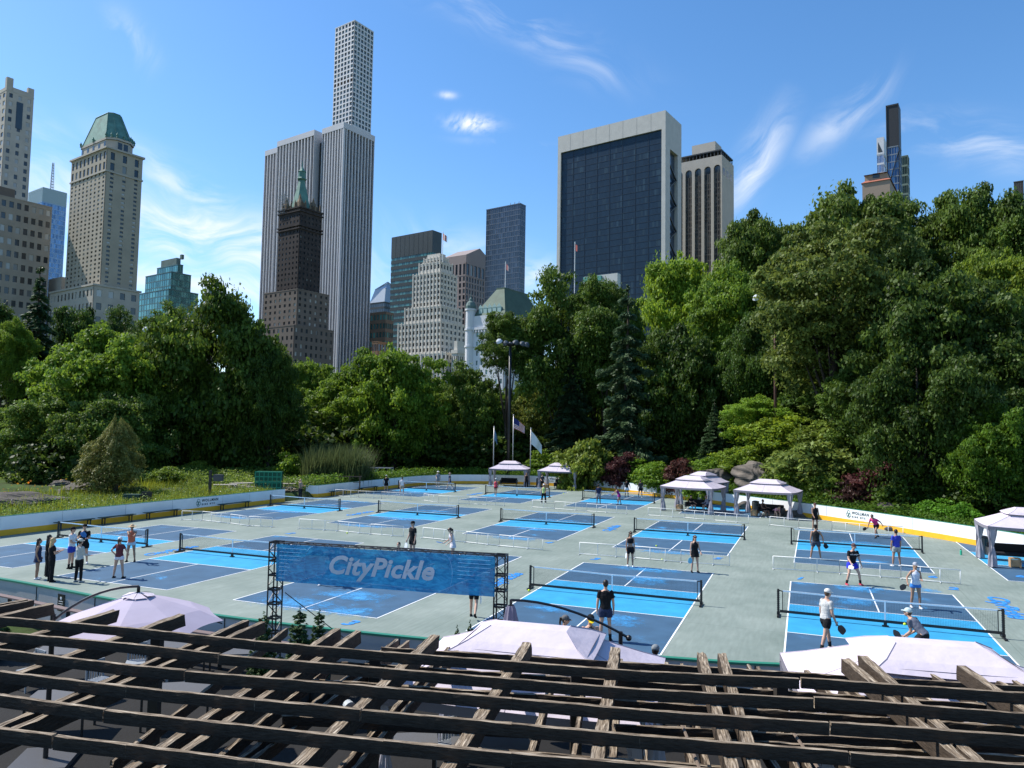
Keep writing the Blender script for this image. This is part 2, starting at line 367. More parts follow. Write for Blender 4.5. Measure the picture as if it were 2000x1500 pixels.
# board signs: emblem + WOLLMAN / RINK NYC
inkm = mat('sign_ink', (.02, .05, .06), .5)
inkg = mat('sign_green', (.03, .16, .12), .5)
def board_normal(x, y):
    i = nearest((x, y)); a = seq[(i-1) % len(seq)]; c = seq[(i+1) % len(seq)]; t_ = Vector((c[0]-a[0], c[1]-a[1])).normalized(); return Vector((-t_.y, t_.x, 0)), seq[i]
def snap(x, y):
    best = None
    for k in range(len(seq)):
        a = Vector(seq[k]); c = Vector(seq[(k+1) % len(seq)]); e = c-a; t_ = max(0, min(1, (Vector((x, y))-a).dot(e)/e.dot(e))); q = a+e*t_; d = (q-Vector((x, y))).length
        if best is None or d < best[0]: best = (d, q, e.normalized())
    q, e = best[1], best[2]; return q, Vector((-e.y, e.x, 0))
def board_sign(px, py, label, panel=True, sc=1.):
    g = gp(px, py); q, n = snap(g.x, g.y)
    r = thing('rink_sign', label, 'sign', (q.x+n.x*.012, q.y+n.y*.012, .7), math.atan2(n.y, n.x)+PI/2)
    r.scale = (sc, sc, sc)
    if panel:
        b = MB(); b.box(-1.35, 1.35, -.004, .002, -.34, .36); b.build('panel', bwhite, r)
    b = MB()                                                      # interlaced loop emblem
    for cx, cz, rr in ((-.93, .13, .125), (-1.03, -.03, .12), (-.85, -.06, .12), (-.95, -.17, .09)):
        pts = [(cx+rr*math.cos(a), -.012, cz+rr*1.1*math.sin(a)) for a in np.linspace(0, 2*PI, 15)]
        b.tube(pts, .017, 4)
    b.build('emblem', inkg, r)
    for s_, z, bd, sp in (('WOLLMAN', .12, .27, 1.25), ('RINK NYC', -.15, .17, 1.75)):
        o = text_mesh(s_, bd, 'lettering', inkm, r, .003, .009, 0, sp, 'LEFT'); o.rotation_euler = (PI/2, 0, 0); o.location = (-.62, -.012, z)
board_sign(1692, 1026, 'green loop emblem and WOLLMAN RINK NYC on the sunlit right boards', sc=1.0)
board_sign(399, 998, 'shaded white panel with loop emblem and WOLLMAN RINK NYC on the left boards', sc=1.0)
board_sign(1077, 950, 'small WOLLMAN RINK NYC panel on the far boards between the two far gazebos', sc=.9)

# ================================================================ COURTS
CT = -0.389
COURTS = {'A': (12.56, 24.89), 'B': (3.98, 28.70), 'E': (19.52, 41.96), 'D': (11.04, 45.95), 'C': (2.47, 50.34), 'C2': (-6.81, 54.5), 'C1': (-16.07, 57.82),
          'N1': (-21.87, 39.77), 'N2': (-13.41, 35.99), 'N3': (-4.71, 32.28), 'R1': (-8.69, 76.5), 'R2': (.65, 71.9), 'R3': (9.87, 67.83), 'R4': (18.7, 63.6), 'X1': (27.6, 38.2), 'X2': (21.4, 21.3)}
ANG = {'A': -21.7, 'B': -21.6, 'E': -22.4, 'D': -22.3, 'C': -22.2, 'C2': -22.3, 'C1': -23, 'N1': -22.5, 'N2': -22.2, 'N3': -21.9, 'R1': -23, 'R2': -22.5, 'R3': -22.2}
def worn(name, base, patch, amt, seed, sc=.55, crisp=.04):
    m = bpy.data.materials.new(name); m.use_nodes = True; t = m.node_tree; b = t.nodes['Principled BSDF']; b.inputs['Roughness'].default_value = .7; b.inputs['Specular IOR Level'].default_value = .25
    co = t.nodes.new('ShaderNodeTexCoord'); mp = t.nodes.new('ShaderNodeMapping'); mp.inputs['Location'].default_value = (seed*3.1, seed*7.7, 0); t.links.new(co.outputs['Object'], mp.inputs[0])
    big = t.nodes.new('ShaderNodeTexNoise'); big.inputs['Scale'].default_value = sc; big.inputs['Detail'].default_value = 2; t.links.new(mp.outputs[0], big.inputs['Vector'])
    mp2 = t.nodes.new('ShaderNodeMapping'); mp2.inputs['Scale'].default_value = (1, 2.6, 1); t.links.new(mp.outputs[0], mp2.inputs[0])
    fine = t.nodes.new('ShaderNodeTexNoise'); fine.inputs['Scale'].default_value = 6; fine.inputs['Detail'].default_value = 12; fine.inputs['Roughness'].default_value = .85; t.links.new(mp2.outputs[0], fine.inputs['Vector'])
    mul = t.nodes.new('ShaderNodeMath'); mul.operation = 'ADD'; t.links.new(big.outputs['Fac'], mul.inputs[0]); t.links.new(fine.outputs['Fac'], mul.inputs[1])
    mr = t.nodes.new('ShaderNodeMapRange'); t.links.new(mul.outputs[0], mr.inputs[0]); mr.inputs[1].default_value = amt; mr.inputs[2].default_value = amt+crisp
    n2 = t.nodes.new('ShaderNodeTexNoise'); n2.inputs['Scale'].default_value = 1.1; n2.inputs['Detail'].default_value = 8; t.links.new(mp.outputs[0], n2.inputs['Vector'])
    rr = t.nodes.new('ShaderNodeValToRGB'); rr.color_ramp.elements[0].position = .3; rr.color_ramp.elements[1].position = .7
    rr.color_ramp.elements[0].color = (*[c*.86 for c in base], 1); rr.color_ramp.elements[1].color = (*[c*1.12 for c in base], 1); t.links.new(n2.outputs['Fac'], rr.inputs[0])
    mx = t.nodes.new('ShaderNodeMix'); mx.data_type = 'RGBA'; t.links.new(mr.outputs[0], mx.inputs[0]); t.links.new(rr.outputs[0], mx.inputs[6]); mx.inputs[7].default_value = (*patch, 1)
    t.links.new(mx.outputs[2], b.inputs['Base Color']); return m
DK, KB, WB = (.048, .105, .175), (.035, .29, .52), (.05, .31, .64)
linem = mat('court_line', (.78, .8, .8), .6, .2, var=.06, scale=3)
dark_m = [worn('court_dark_%d' % i, DK, WB, 1.17+.03*(i % 3), i+1, crisp=.1) for i in range(4)]
kit_m = [worn('court_kitchen_%d' % i, KB, DK, 1.34, i+9, crisp=.1) for i in range(3)]
def court(key, i, worn_ends=()):
    x, y = COURTS[key]; o = thing('x', None, None) if False else None
    th = rad(ANG.get(key, -22.3)); b = MB(); W, B, K = 3.048, 6.706, 2.134; lw = .05
    def rect(u0, u1, v0, v1, z, m): b.quad((u0, v0, z), (u1, v0, z), (u1, v1, z), (u0, v1, z), m)
    rect(-W, W, K, B, .004, 0); rect(-W, W, -B, -K, .004, 0); rect(-W, W, -K, K, .004, 1)
    for s_ in (-1, 1):
        rect(s_*W-lw/2, s_*W+lw/2, -B, B, .008, 2)
        rect(-W, W, s_*B-lw/2, s_*B+lw/2, .0095, 2); rect(-W, W, s_*K-lw/2, s_*K+lw/2, .0095, 2)
        rect(-lw/2, lw/2, min(s_*K, s_*B), max(s_*K, s_*B), .008, 2)
    ob = b.build('court_surface', [dark_m[i % 4], kit_m[i % 3], linem], loc=(x, y, 0), rotz=th); ob['kind'] = 'structure'
    return ob
for i, k in enumerate(COURTS):
    court(k, i)
# overspray: old light-blue paint that spills past some base lines onto the slab
def over_mat():
    m = bpy.data.materials.new('overspray_paint'); m.use_nodes = True; t = m.node_tree; b = t.nodes['Principled BSDF']; b.inputs['Base Color'].default_value = (*WB, 1); b.inputs['Roughness'].default_value = .75
    co = t.nodes.new('ShaderNodeTexCoord'); n = t.nodes.new('ShaderNodeTexNoise'); n.inputs['Scale'].default_value = 1.5; n.inputs['Detail'].default_value = 12; n.inputs['Roughness'].default_value = .86; t.links.new(co.outputs['Object'], n.inputs['Vector'])
    uv = t.nodes.new('ShaderNodeUVMap'); sep = t.nodes.new('ShaderNodeSeparateXYZ'); t.links.new(uv.outputs[0], sep.inputs[0])
    def M(op, a, b2):
        q = t.nodes.new('ShaderNodeMath'); q.operation = op
        for i, v in enumerate((a, b2)):
            if isinstance(v, (int, float)): q.inputs[i].default_value = v
            else: t.links.new(v, q.inputs[i])
        return q.outputs[0]
    ex = M('MULTIPLY', sep.outputs[0], M('SUBTRACT', 1, sep.outputs[0])); ey = M('MULTIPLY', sep.outputs[1], M('SUBTRACT', 1, sep.outputs[1]))
    e = M('MULTIPLY', M('MULTIPLY', ex, ey), 16)
    s_ = M('ADD', n.outputs['Fac'], M('MULTIPLY', M('SUBTRACT', e, .6), .32))
    a = t.nodes.new('ShaderNodeMapRange'); t.links.new(s_, a.inputs[0]); a.inputs[1].default_value = .5; a.inputs[2].default_value = .72
    t.links.new(a.outputs[0], b.inputs['Alpha']); return m
ovm = over_mat(); ovb = MB()
def spray(key, u0, u1, v0, v1, z=.0125):
    x, y = COURTS[key]; th = rad(ANG.get(key, -22.3)); c, s_ = math.cos(th), math.sin(th)
    P = [(x+u*c-v*s_, y+u*s_+v*c, z) for u, v in ((u0, v0), (u1, v0), (u1, v1), (u0, v1))]; ovb.quad(*P, uv=[(0, 0), (1, 0), (1, 1), (0, 1)])
spray('N3', -3.4, 1.8, -7.6, -4.6); spray('N3', -2.0, 3.0, -5.4, -2.9); spray('N3', 0, 3.2, -7.4, -5.2, .0135); spray('B', -.2, 2.4, -4.6, -2.2); spray('B', -3, 0, -3.6, -2.2); spray('A', -1.9, 1.6, -4.2, -2.2); spray('A', -2, 1.4, 5.2, 7.4); spray('A', -1.8, .4, 2.2, 5)
spray('B', -2.4, 2.6, 5.2, 7.2); spray('B', -1, 2.2, 2.2, 5.4); spray('C2', -3, 3, -3.6, -1.6); spray('C2', -3, 3, -7.8, -6.1); spray('C2', -3, 2.6, 2.0, 4); spray('C', -2, 3, -8, -6.2); spray('C', -2.6, 3, -3.6, -1.9); spray('C', -2.6, 3, 1.8, 3.4)
spray('C1', -3, 3, -3.4, -1.8); spray('C1', -3, 3, 2, 4); spray('C1', -3, 3, 5.8, 7.4); spray('D', -2.5, 2.5, -7.9, -6.1); spray('D', -2.5, 2.5, 1.9, 3.2); spray('E', -2, 2.6, 1.8, 3.2); spray('E', -1, 2, -6, -3.4); spray('A', 1.4, 3.0, 6.4, 8.0); spray('C1', -3.2, 2.6, -7.9, -6.3)
spray('R1', -2, 3, -4, -2); spray('R3', -2, 3, 6.2, 7.6)
ovo = ovb.build('overspray_paint', ovm); ovo['kind'] = 'structure'
# blue stencilled words and numbers on the slab between the courts
txm = mat('stencil_blue', (.04, .24, .62), .7, .2, var=.15, scale=3)
def floor_text(body, px, py, size, flip=False, ang=None):
    g = gp(px, py); o = text_mesh(body, size, 'floor_lettering', txm, None, 0.0, size*.035, .25, 1.0)
    base = rad(90-22.3) if not flip else rad(-90-22.3)
    o.location = (g.x, g.y, .014); o.rotation_euler = (0, 0, base if ang is None else ang); o['kind'] = 'structure'
    return o
for px, py, sz, fl in ((1195, 1032, .8, False), (334, 1076, .8, False), (1965, 1186, .95, True), (703, 1003, .8, False), (928, 965, .8, False), (985, 1133, .8, False), (1243+95, 1000-8, .01, False)):
    if sz > .1: floor_text('CityPickle', px, py, sz, fl)
for body, px, py in (('3', 682, 1217), ('3', 1161, 1092), ('2', 566, 1042), ('1', 1560, 1130), ('5', 1400, 1091), ('6', 1819, 1127), ('4', 1070, 1060), ('2', 1860, 1166-16), ('6', 1990, 1126)):
    floor_text(body, px, py, .8, ang=rad(-22.3))

# ================================================================ NETS
netw = mat('net_tape', (.8, .82, .84), .6); cord = mat('net_cord', (.03, .03, .035), .8); cordw = mat('net_cord_grey', (.35, .38, .4), .8)
def make_net():
    r = thing('pickleball_net', '', 'net')
    for s_ in (-1, 1):
        b = MB(); x = s_*3.35
        b.box(x-.035, x+.035, -.03, .03, .06, .93); b.box(x-.012-s_*.14, x+.012-s_*.14, -.02, .02, .2, .88); b.beam((x-s_*.14, 0, .86), (x, 0, .9), .03, .03)
        for zz in np.arange(.14, .9, .07): b.box(x-.045, x+.045, -.034, .034, zz, zz+.02)
        b.build('post', blackm, r)
        b = MB(); b.box(x-.04, x+.04, -.32, .32, 0.014, .06); b.box(x-.05, x+.05, -.05, .05, .06, .14); b.build('base_foot', blackm, r)
    b = MB(); b.box(-3.3, 3.3, -.035, .035, .135, .215); b.build('bottom_bar', blackm, r)
    b = MB(); b.box(-.05, .05, -.045, .045, .014, .134); b.box(-.1, .1, -.08, .08, .014, .04); b.build('centre_foot', blackm, r)
    b = MB(); top = lambda x: .90 - .045*(1-abs(x)/3.2)**1.3
    xs = np.linspace(-3.2, 3.2, 17)
    for a, c in zip(xs[:-1], xs[1:]):
        b.quad((a, -.008, top(a)-.05), (c, -.008, top(c)-.05), (c, -.008, top(c)), (a, -.008, top(a))); b.quad((c, .008, top(c)-.05), (a, .008, top(a)-.05), (a, .008, top(a)), (c, .008, top(c)))
        b.quad((a, -.008, top(a)), (c, -.008, top(c)), (c, .008, top(c)), (a, .008, top(a)))
    b.build('top_tape', netw, r)
    b = MB(); b.box(-.025, .025, -.012, .012, .2, .85); b.build('centre_strap', netw, r)
    b = MB(); wq = .0019
    for x in np.arange(-3.19, 3.2, .047): b.quad((x-wq, 0, .21), (x+wq, 0, .21), (x+wq, 0, top(x)-.03), (x-wq, 0, top(x)-.03))
    for k in range(1, 15):
        f = k/15
        for a, c in zip(xs[:-1], xs[1:]):
            za = .21+(top(a)-.26)*f; zc = .21+(top(c)-.26)*f; b.quad((a, .001, za-wq), (c, .001, zc-wq), (c, .001, zc+wq), (a, .001, za+wq))
    b.build('netting', cord, r)
    return r
net0 = make_net()
NETS = {'A': 'nearest net on the right beside the man in grey tee and the crouching man', 'B': 'net behind the tall man in black tee',
        'N3': 'net hidden behind the blue banner', 'N2': 'net running behind the left leg of the banner truss', 'N1': 'leftmost net beside the group of standing people',
        'E': 'net in front of the man in blue tee by the right boards', 'D': 'net behind the two women in black facing the camera', 'C': 'net right of centre in the middle row, no players beside it',
        'C2': 'net in the middle row above the man in black behind the banner', 'C1': 'net at the left gateway of the rink', 'R1': 'far left net by the man in the white tee',
        'R2': 'far net beside the woman in red vest in front of the far gazebos', 'R3': 'far net by the woman leaning in a purple dress'}
first = True
for k, lab in NETS.items():
    x, y = COURTS[k]; n_ = net0 if first else dup(net0); first = False
    n_.location = (x, y, 0); n_.rotation_euler[2] = rad(ANG[k]); n_['label'] = lab; n_['group'] = 'portable pickleball nets on the courts'

# white pipe barriers between the rows
pvc = mat('white_pipe', (.78, .78, .76), .45, .4)
def barrier(P, label, hgt=.62, step=.85):
    """P: pixel polyline of the feet"""
    W_ = [gp(*q) for q in P]; c = W_[0]; r = thing('pipe_barrier', label, 'barrier', c, group='low white pipe barriers between the courts')
    b = MB(); nb = MB()
    for a, d in zip(W_[:-1], W_[1:]):
        a = a-c; d = d-c; l = (d-a).length; n = max(1, round(l/step))
        up = Vector((0, 0, hgt)); b.tube([a+up, d+up], .019, 6); b.tube([a+Vector((0, 0, .05)), d+Vector((0, 0, .05))], .019, 6)
        e = (d-a).normalized(); q = Vector((-e.y, e.x, 0))
        for k in range(n+1):
            p = a+(d-a)*k/n; b.tube([p+Vector((0, 0, .02)), p+up], .017, 6)
            if k % 2 == 0: b.tube([p-q*.22+Vector((0, 0, .03)), p+q*.22+Vector((0, 0, .03))], .017, 6)
        for t_ in np.arange(0, l, .07):
            p = a+e*t_; nb.quad(p+e*-.0016+Vector((0, 0, .05)), p+e*.0016+Vector((0, 0, .05)), p+e*.0016+up, p+e*-.0016+up)
        for k in range(1, 8):
            z = .05+(hgt-.05)*k/8; nb.quad(a+Vector((0, 0, z-.0016)), d+Vector((0, 0, z-.0016)), d+Vector((0, 0, z+.0016)), a+Vector((0, 0, z+.0016)))
    b.build('pipe_frame', pvc, r, smooth=True); nb.build('netting', cordw, r)
for P, lab in (([(1510, 1112), (1640, 1121), (1760, 1131), (1876, 1142)], 'white pipe barrier behind the crouching man in black tee and blue shorts'),
               ([(1132, 1083), (1240, 1091), (1330, 1099), (1425, 1106)], 'white pipe barrier behind the two women in black facing the camera'),
               ([(826, 1051), (910, 1060), (975, 1067), (1060, 1075)], 'white pipe barrier right of the woman with the ponytail behind the banner'),
               ([(584, 1033), (660, 1038), (724, 1044), (788, 1049)], 'white pipe barrier left of the man in black behind the banner'),
               ([(355, 1016), (395, 1017), (450, 1023), (486, 1028), (532, 1030)], 'white pipe barrier at the left boards in front of the gateway net'),
               ([(655, 969), (700, 972), (745, 974), (803, 977)], 'white pipe barrier below the far left players'),
               ([(828, 978), (856, 982), (916, 985), (985, 988)], 'white pipe barrier below the far net of the woman in red'),
               ([(1040, 991), (1083, 994), (1146, 999), (1224, 1004)], 'white pipe barrier below the woman in the purple dress'),
               ([(1266, 1007), (1338, 1012), (1395, 1017), (1462, 1023)], 'white pipe barrier in front of the paired gazebos'),
               ([(1504, 1026), (1560, 1032), (1625, 1037), (1764, 1048)], 'white pipe barrier below the WOLLMAN sign on the right boards')):
    barrier(P, lab)
# ================================================================ SKYLINE (all on the city's street grid, 34.7 degrees off the view)
GA = rad(34.7); CGA, SGA = math.cos(GA), math.sin(GA)
def glassmat(name, base, blind, rough=.12, amt=.25, spec=.6, metal=0., contrast=.35):
    """glazing: every window cell (integer uv) has its own tone, as blinds and rooms differ"""
    m = bpy.data.materials.new(name); m.use_nodes = True; t = m.node_tree; b = t.nodes['Principled BSDF']
    b.inputs['Roughness'].default_value = rough; b.inputs['Specular IOR Level'].default_value = spec; b.inputs['Metallic'].default_value = metal
    uv = t.nodes.new('ShaderNodeUVMap'); fl = t.nodes.new('ShaderNodeVectorMath'); fl.operation = 'FLOOR'; t.links.new(uv.outputs[0], fl.inputs[0])
    wnn = t.nodes.new('ShaderNodeTexWhiteNoise'); wnn.noise_dimensions = '2D'; t.links.new(fl.outputs[0], wnn.inputs['Vector'])
    r = t.nodes.new('ShaderNodeValToRGB'); r.color_ramp.elements[0].position = 0; r.color_ramp.elements[0].color = (*[c*(1-contrast) for c in base], 1)
    e = r.color_ramp.elements[1]; e.position = 1-amt; e.color = (*[c*(1+contrast) for c in base], 1)
    e2 = r.color_ramp.elements.new(min(.999, 1-amt+.03)); e2.color = (*[c*.7 for c in blind], 1); e3 = r.color_ramp.elements.new(1.0); e3.color = (*blind, 1)
    t.links.new(wnn.outputs['Value'], r.inputs[0]); t.links.new(r.outputs[0], b.inputs['Base Color']); return m
G_DARK = glassmat('glass_dark', (.02, .028, .035), (.2, .21, .2), amt=.12)
G_HOTEL = glassmat('glass_hotel', (.035, .04, .045), (.42, .42, .4), amt=.35)
G_BLUE = glassmat('glass_blue', (.1, .22, .42), (.2, .32, .5), rough=.2, amt=.3, metal=.3)
G_GREEN = glassmat('glass_green', (.06, .2, .2), (.12, .32, .3), rough=.1, amt=.4, metal=.5)
G_NAVY = glassmat('glass_navy', (.012, .03, .055), (.03, .06, .09), rough=.3, amt=.1, spec=.25, contrast=.12)
G_TEAL = glassmat('glass_teal', (.03, .1, .1), (.1, .3, .28), rough=.15, amt=.4)
G_432 = glassmat('glass_pale', (.05, .085, .1), (.16, .25, .28), amt=.4)
G_GREY = glassmat('glass_grey', (.05, .065, .085), (.09, .11, .14), rough=.12, amt=.3, metal=.3, contrast=.2)
ST_LIME = mat('limestone', (.4, .37, .32), .85, .2, var=.1, scale=.12)
ST_TAN = mat('tan_brick', (.36, .32, .255), .85, .2, var=.1, scale=.1)
ST_BROWN = mat('brown_brick', (.15, .125, .108), .85, .2, var=.12, scale=.15)
ST_DBROWN = mat('shrouded_brick', (.05, .043, .042), .9, .15, var=.3, scale=.18)
ST_CREAM = mat('cream_stone', (.56, .53, .47), .8, .2, var=.07, scale=.1)
ST_WHITE = mat('white_marble', (.58, .58, .6), .6, .3, var=.06, scale=.1)
ST_CONC = mat('pale_concrete', (.5, .5, .48), .8, .2, var=.06, scale=.2)
ST_TRAV = mat('travertine', (.47, .46, .43), .7, .25, var=.07, scale=.25)
ST_PINK = mat('pink_granite', (.27, .225, .215), .7, .25, var=.06, scale=.1)
ST_DARK = mat('dark_cladding', (.035, .04, .042), .5, .4, var=.15, scale=.2)
COPPER = mat('copper_green', (.09, .2, .165), .65, .3, var=.3, scale=.25)
SLATE = mat('slate_green', (.1, .15, .14), .7, .3, var=.15, scale=.3)
STEEL = mat('grey_steel', (.25, .26, .27), .5, .4)
class Tower:
    """local frame: origin below the near corner, x = 0 is the right face, y = 0 the left face; x runs right, y away"""
    def __init__(s, name, label, cor, D, lx, rx, cat='tower'):
        P = dp(cor[0], cor[1], D); s.top = P.z
        s.root = thing(name, label, cat, (P.x, P.y, 0), -GA); s.o = P
        s.wl = s.span(lx, (-CGA, SGA)); s.wr = s.span(rx, (SGA, CGA))
    def span(s, px, d, z=None):
        z = s.top if z is None else z; lo, hi = 0., 400.; f = lambda t_: proj((s.o.x+d[0]*t_, s.o.y+d[1]*t_, z))[0]
        sg = 1 if f(1) > f(0) else -1
        for _ in range(40):
            m = (lo+hi)/2
            if (f(m)-px)*sg < 0: lo = m
            else: hi = m
        return (lo+hi)/2
    def z(s, py, x=0., y=0.):
        """height whose image row is py, above local point x, y"""
        X = s.o.x+x*CGA+y*SGA; Y = s.o.y-x*SGA+y*CGA; lo, hi = -50., 500.
        for _ in range(40):
            m = (lo+hi)/2
            if proj((X, Y, m))[1] > py: lo = m
            else: hi = m
        return (lo+hi)/2
    def put(s, b, name, m, **k): return b.build(name, m, s.root, **k)
def glaze(b, face, a0, a1, z0, z1, off, nc, nr, m=0):
    """one glass sheet; face 'L' lies in y = off, 'R' in x = off"""
    P = [(a0, off, z0), (a1, off, z0), (a1, off, z1), (a0, off, z1)] if face == 'L' else [(off, a0, z0), (off, a1, z0), (off, a1, z1), (off, a0, z1)]
    b.quad(*P, m=m, uv=[(0, 0), (nc, 0), (nc, nr), (0, nr)])
def grid(b, face, a0, a1, z0, z1, nc, nr, pw, sh, off=0., dep=.35, m=0, head=None):
    """piers and spandrels standing proud of the glass: open rectangles remain as the windows"""
    cw = (a1-a0)/nc; ch = (z1-z0)/nr
    def bx(u0, u1, w0, w1, d):
        if face == 'L': b.box(u0, u1, off-.0, off+d, w0, w1, m, skip='k')
        else: b.box(off-d, off, u0, u1, w0, w1, m, skip='l')
    for i in range(nc+1):
        c = a0+i*cw; u0 = max(a0, c-pw/2); u1 = min(a1, c+pw/2); bx(u0, u1, z0, z1, dep)
    if sh > 0:
        for j in range(nr+1):
            c = z0+j*ch; w0 = max(z0, c-sh/2); w1 = min(z1, c+sh/2)
            for i in range(nc):
                u0 = a0+i*cw+pw/2 if i else a0+pw/2; bx(a0+i*cw+pw/2, a0+(i+1)*cw-pw/2, w0, w1, dep-.03)
def block(T, x0, x1, y0, y1, z0, z1, ncL, ncR, nr, wall, glass, pw=.5, sh=.5, gap=.35, roof=None, names=('wall', 'windows'), pwR=None, shR=None, para=0.):
    """a box storeys high with windows on its two seen faces; pw, sh: solid share of a bay / storey"""
    g = MB(); d = gap
    glaze(g, 'L', x0, x1, z0, z1, y0+d, ncL, nr); glaze(g, 'R', y0, y1, z0, z1, x1-d, ncR, nr)
    T.put(g, names[1], glass)
    b = MB(); cl = (x1-x0)/ncL; cr = (y1-y0)/ncR; ch = (z1-z0)/nr
    grid(b, 'L', x0, x1, z0, z1, ncL, nr, cl*pw, ch*sh, y0, d); grid(b, 'R', y0, y1, z0, z1, ncR, nr, cr*(pwR or pw), ch*(shR or sh), x1, d)
    b.box(x0, x1-d-.05, y0+d+.05, y1, z0, z1); 
    b.box(x0-.15, x1+.15, y0-.15, y1+.15, z1, z1+.6+para)
    T.put(b, names[0], wall if not roof else [wall, roof])

# --- 1 stepped grand hotel tower with copper mansard (left)
T = Tower('hotel_tower', 'tall beige stone hotel tower crowned by a green copper mansard roof', (209, 291), 400, 140, 279)
zt = T.top; z1 = T.z(560); W1, W2 = T.wl, T.wr
block(T, -W1, 0, 0, W2, z1, zt-12, 9, 3, 27, ST_TAN, G_HOTEL, .55, .5, names=('shaft_wall', 'shaft_windows'), pwR=.72)
block(T, -W1, 0, 0, W2, zt-12, zt, 9, 3, 2, ST_TAN, G_DARK, .5, .3, names=('arcade_wall', 'arcade_windows'), pwR=.66)
block(T, -W1-9, 1.5, -4, W2+1, 0, z1, 12, 4, 11, ST_LIME, G_HOTEL, .55, .5, names=('base_wall', 'base_windows'))
b = MB(); b.box(-W1-.9, .9, -.9, W2+.9, zt+.6, zt+1.6); b.box(-W1-.5, .5, -.5, W2+.5, zt-12.6, zt-11.8); b.box(-W1-9.5, 2, -4.6, W2+2, z1, z1+1)
T.put(b, 'cornice', ST_LIME)
i_ = 3.; z2 = T.z(271, -3, 3)
x0, x1, y0, y1 = -W1+i_, -i_*.7, i_*.7, W2-i_
def octo(x0, x1, y0, y1, c): return [(x0+c, y0), (x1-c, y0), (x1, y0+c), (x1, y1-c), (x1-c, y1), (x0+c, y1), (x0, y1-c), (x0, y0+c)]
def frus(b, A, za, B, zb, m=0):
    n = len(A)
    for k in range(n): b.quad((*A[k], za), (*A[(k+1) % n], za), (*B[(k+1) % n], zb), (*B[k], zb), m)
    b.poly([(*p, zb) for p in B], m)
b = MB(); A = octo(x0, x1, y0, y1, 4); frus(b, A, zt+1.6, A, z2)
cx_, cy_ = (x0+x1)/2, (y0+y1)/2
C_ = [(cx_+(p[0]-cx_)*1.05, cy_+(p[1]-cy_)*1.05) for p in A]; frus(b, C_, z2, C_, z2+1.2)
T.put(b, 'crown_drum', ST_LIME)
for k in range(5):
    b = MB(); x = x0+5+k*(x1-x0-10)/4; b.box(x-1, x+1, y0-.12, y0+.1, zt+2.2, z2-1); T.put(b, 'crown_window', G_DARK)
for k in range(2): b = MB(); y = y0+6+k*(y1-y0-12); b.box(x1-.1, x1+.12, y-1.2, y+1.2, zt+2.2, z2-1); T.put(b, 'crown_window', G_DARK)
zr = T.z(231, -W1*.5, W2*.5); b = MB(); Bt = [(cx_+(p[0]-cx_)*.5, cy_+(p[1]-cy_)*.5) for p in A]; frus(b, A, z2+1.2, Bt, zr)
b.tube([(Bt[k][0], Bt[k][1], zr) for k in range(8)]+[(Bt[0][0], Bt[0][1], zr)], .35, 5)
for k in range(8): b.tube([(*A[k], z2+1.2), (*Bt[k], zr)], .3, 5)
b.tube([(cx_, cy_, zr), (cx_, cy_, zr+2.5)], .25, 5)
T.put(b, 'mansard_roof', COPPER)
for k in range(8):
    a_, c_ = C_[k], C_[(k+1) % 8]
    for q in (0., .5):
        x = a_[0]+(c_[0]-a_[0])*q; y = a_[1]+(c_[1]-a_[1])*q; b = MB(); b.lathe([(.6, 0), (.4, .9), (.75, 1.6), (.3, 2.5), (.1, 3.1)], 6, c=(x, y, z2+1.2)); T.put(b, 'urn', COPPER)
b = MB()
for f_, (u, v) in enumerate(((.3, 0), (.7, 0))):
    x = x0+4+(x1-x0-8)*u; b.box(x-1.3, x+1.3, y0+1.5, y0+5, z2+2, z2+6); b.poly([(x-1.6, y0+1.4, z2+6), (x+1.6, y0+1.4, z2+6), (x, y0+1.4, z2+8)])
T.put(b, 'dormer', COPPER)
b = MB(); b.box(-W1-26, -W1-9.2, 2, W2, 0, T.z(542, -W1-14, 2)); T.put(b, 'side_wing', ST_LIME)

# --- 2 far-left apartment tower
T = Tower('apartment_tower', 'very tall pale stone apartment tower cut off by the left edge of the frame', (14, 160), 520, -60, 67)
zt = T.top
block(T, -T.wl, 0, 0, T.wr, 0, zt-6, 9, 3, 42, ST_LIME, G_HOTEL, .5, .45, pwR=.62)
b = MB(); 
for x in (-T.wl, -T.wl*.5, -3.): b.box(x, x+3.2, .2, 3.5, zt-5.4, zt+1.5)
b.box(-3.1, .1, -.1, 4, zt-5.4, zt+4); b.box(-3, 0, T.wr-4, T.wr, zt-5.4, zt+1.5); b.box(-T.wl, .1, .5, T.wr, zt-5.4, zt-2.5)
T.put(b, 'crown', ST_LIME)
b = MB(); b.box(-.3, .12, T.wr*.38, T.wr*.62, zt-32, zt-12); T.put(b, 'tall_window', G_DARK)

# --- 3 brown brick apartment slab in front of it
T = Tower('apartment_block', 'wide brown brick apartment block with rows of pale windows at the left edge', (-30, 375), 400, -140, 102)
block(T, -T.wl, 0, 0, T.wr, 0, T.top, 6, 9, 19, mat('grey_beige_brick', (.3, .265, .225), .85, var=.1, scale=.15), G_HOTEL, .5, .5, pwR=.42)
b = MB(); b.box(-20, -2, 3, T.wr*.45, T.top+.6, T.top+6); T.put(b, 'penthouse', ST_BROWN)

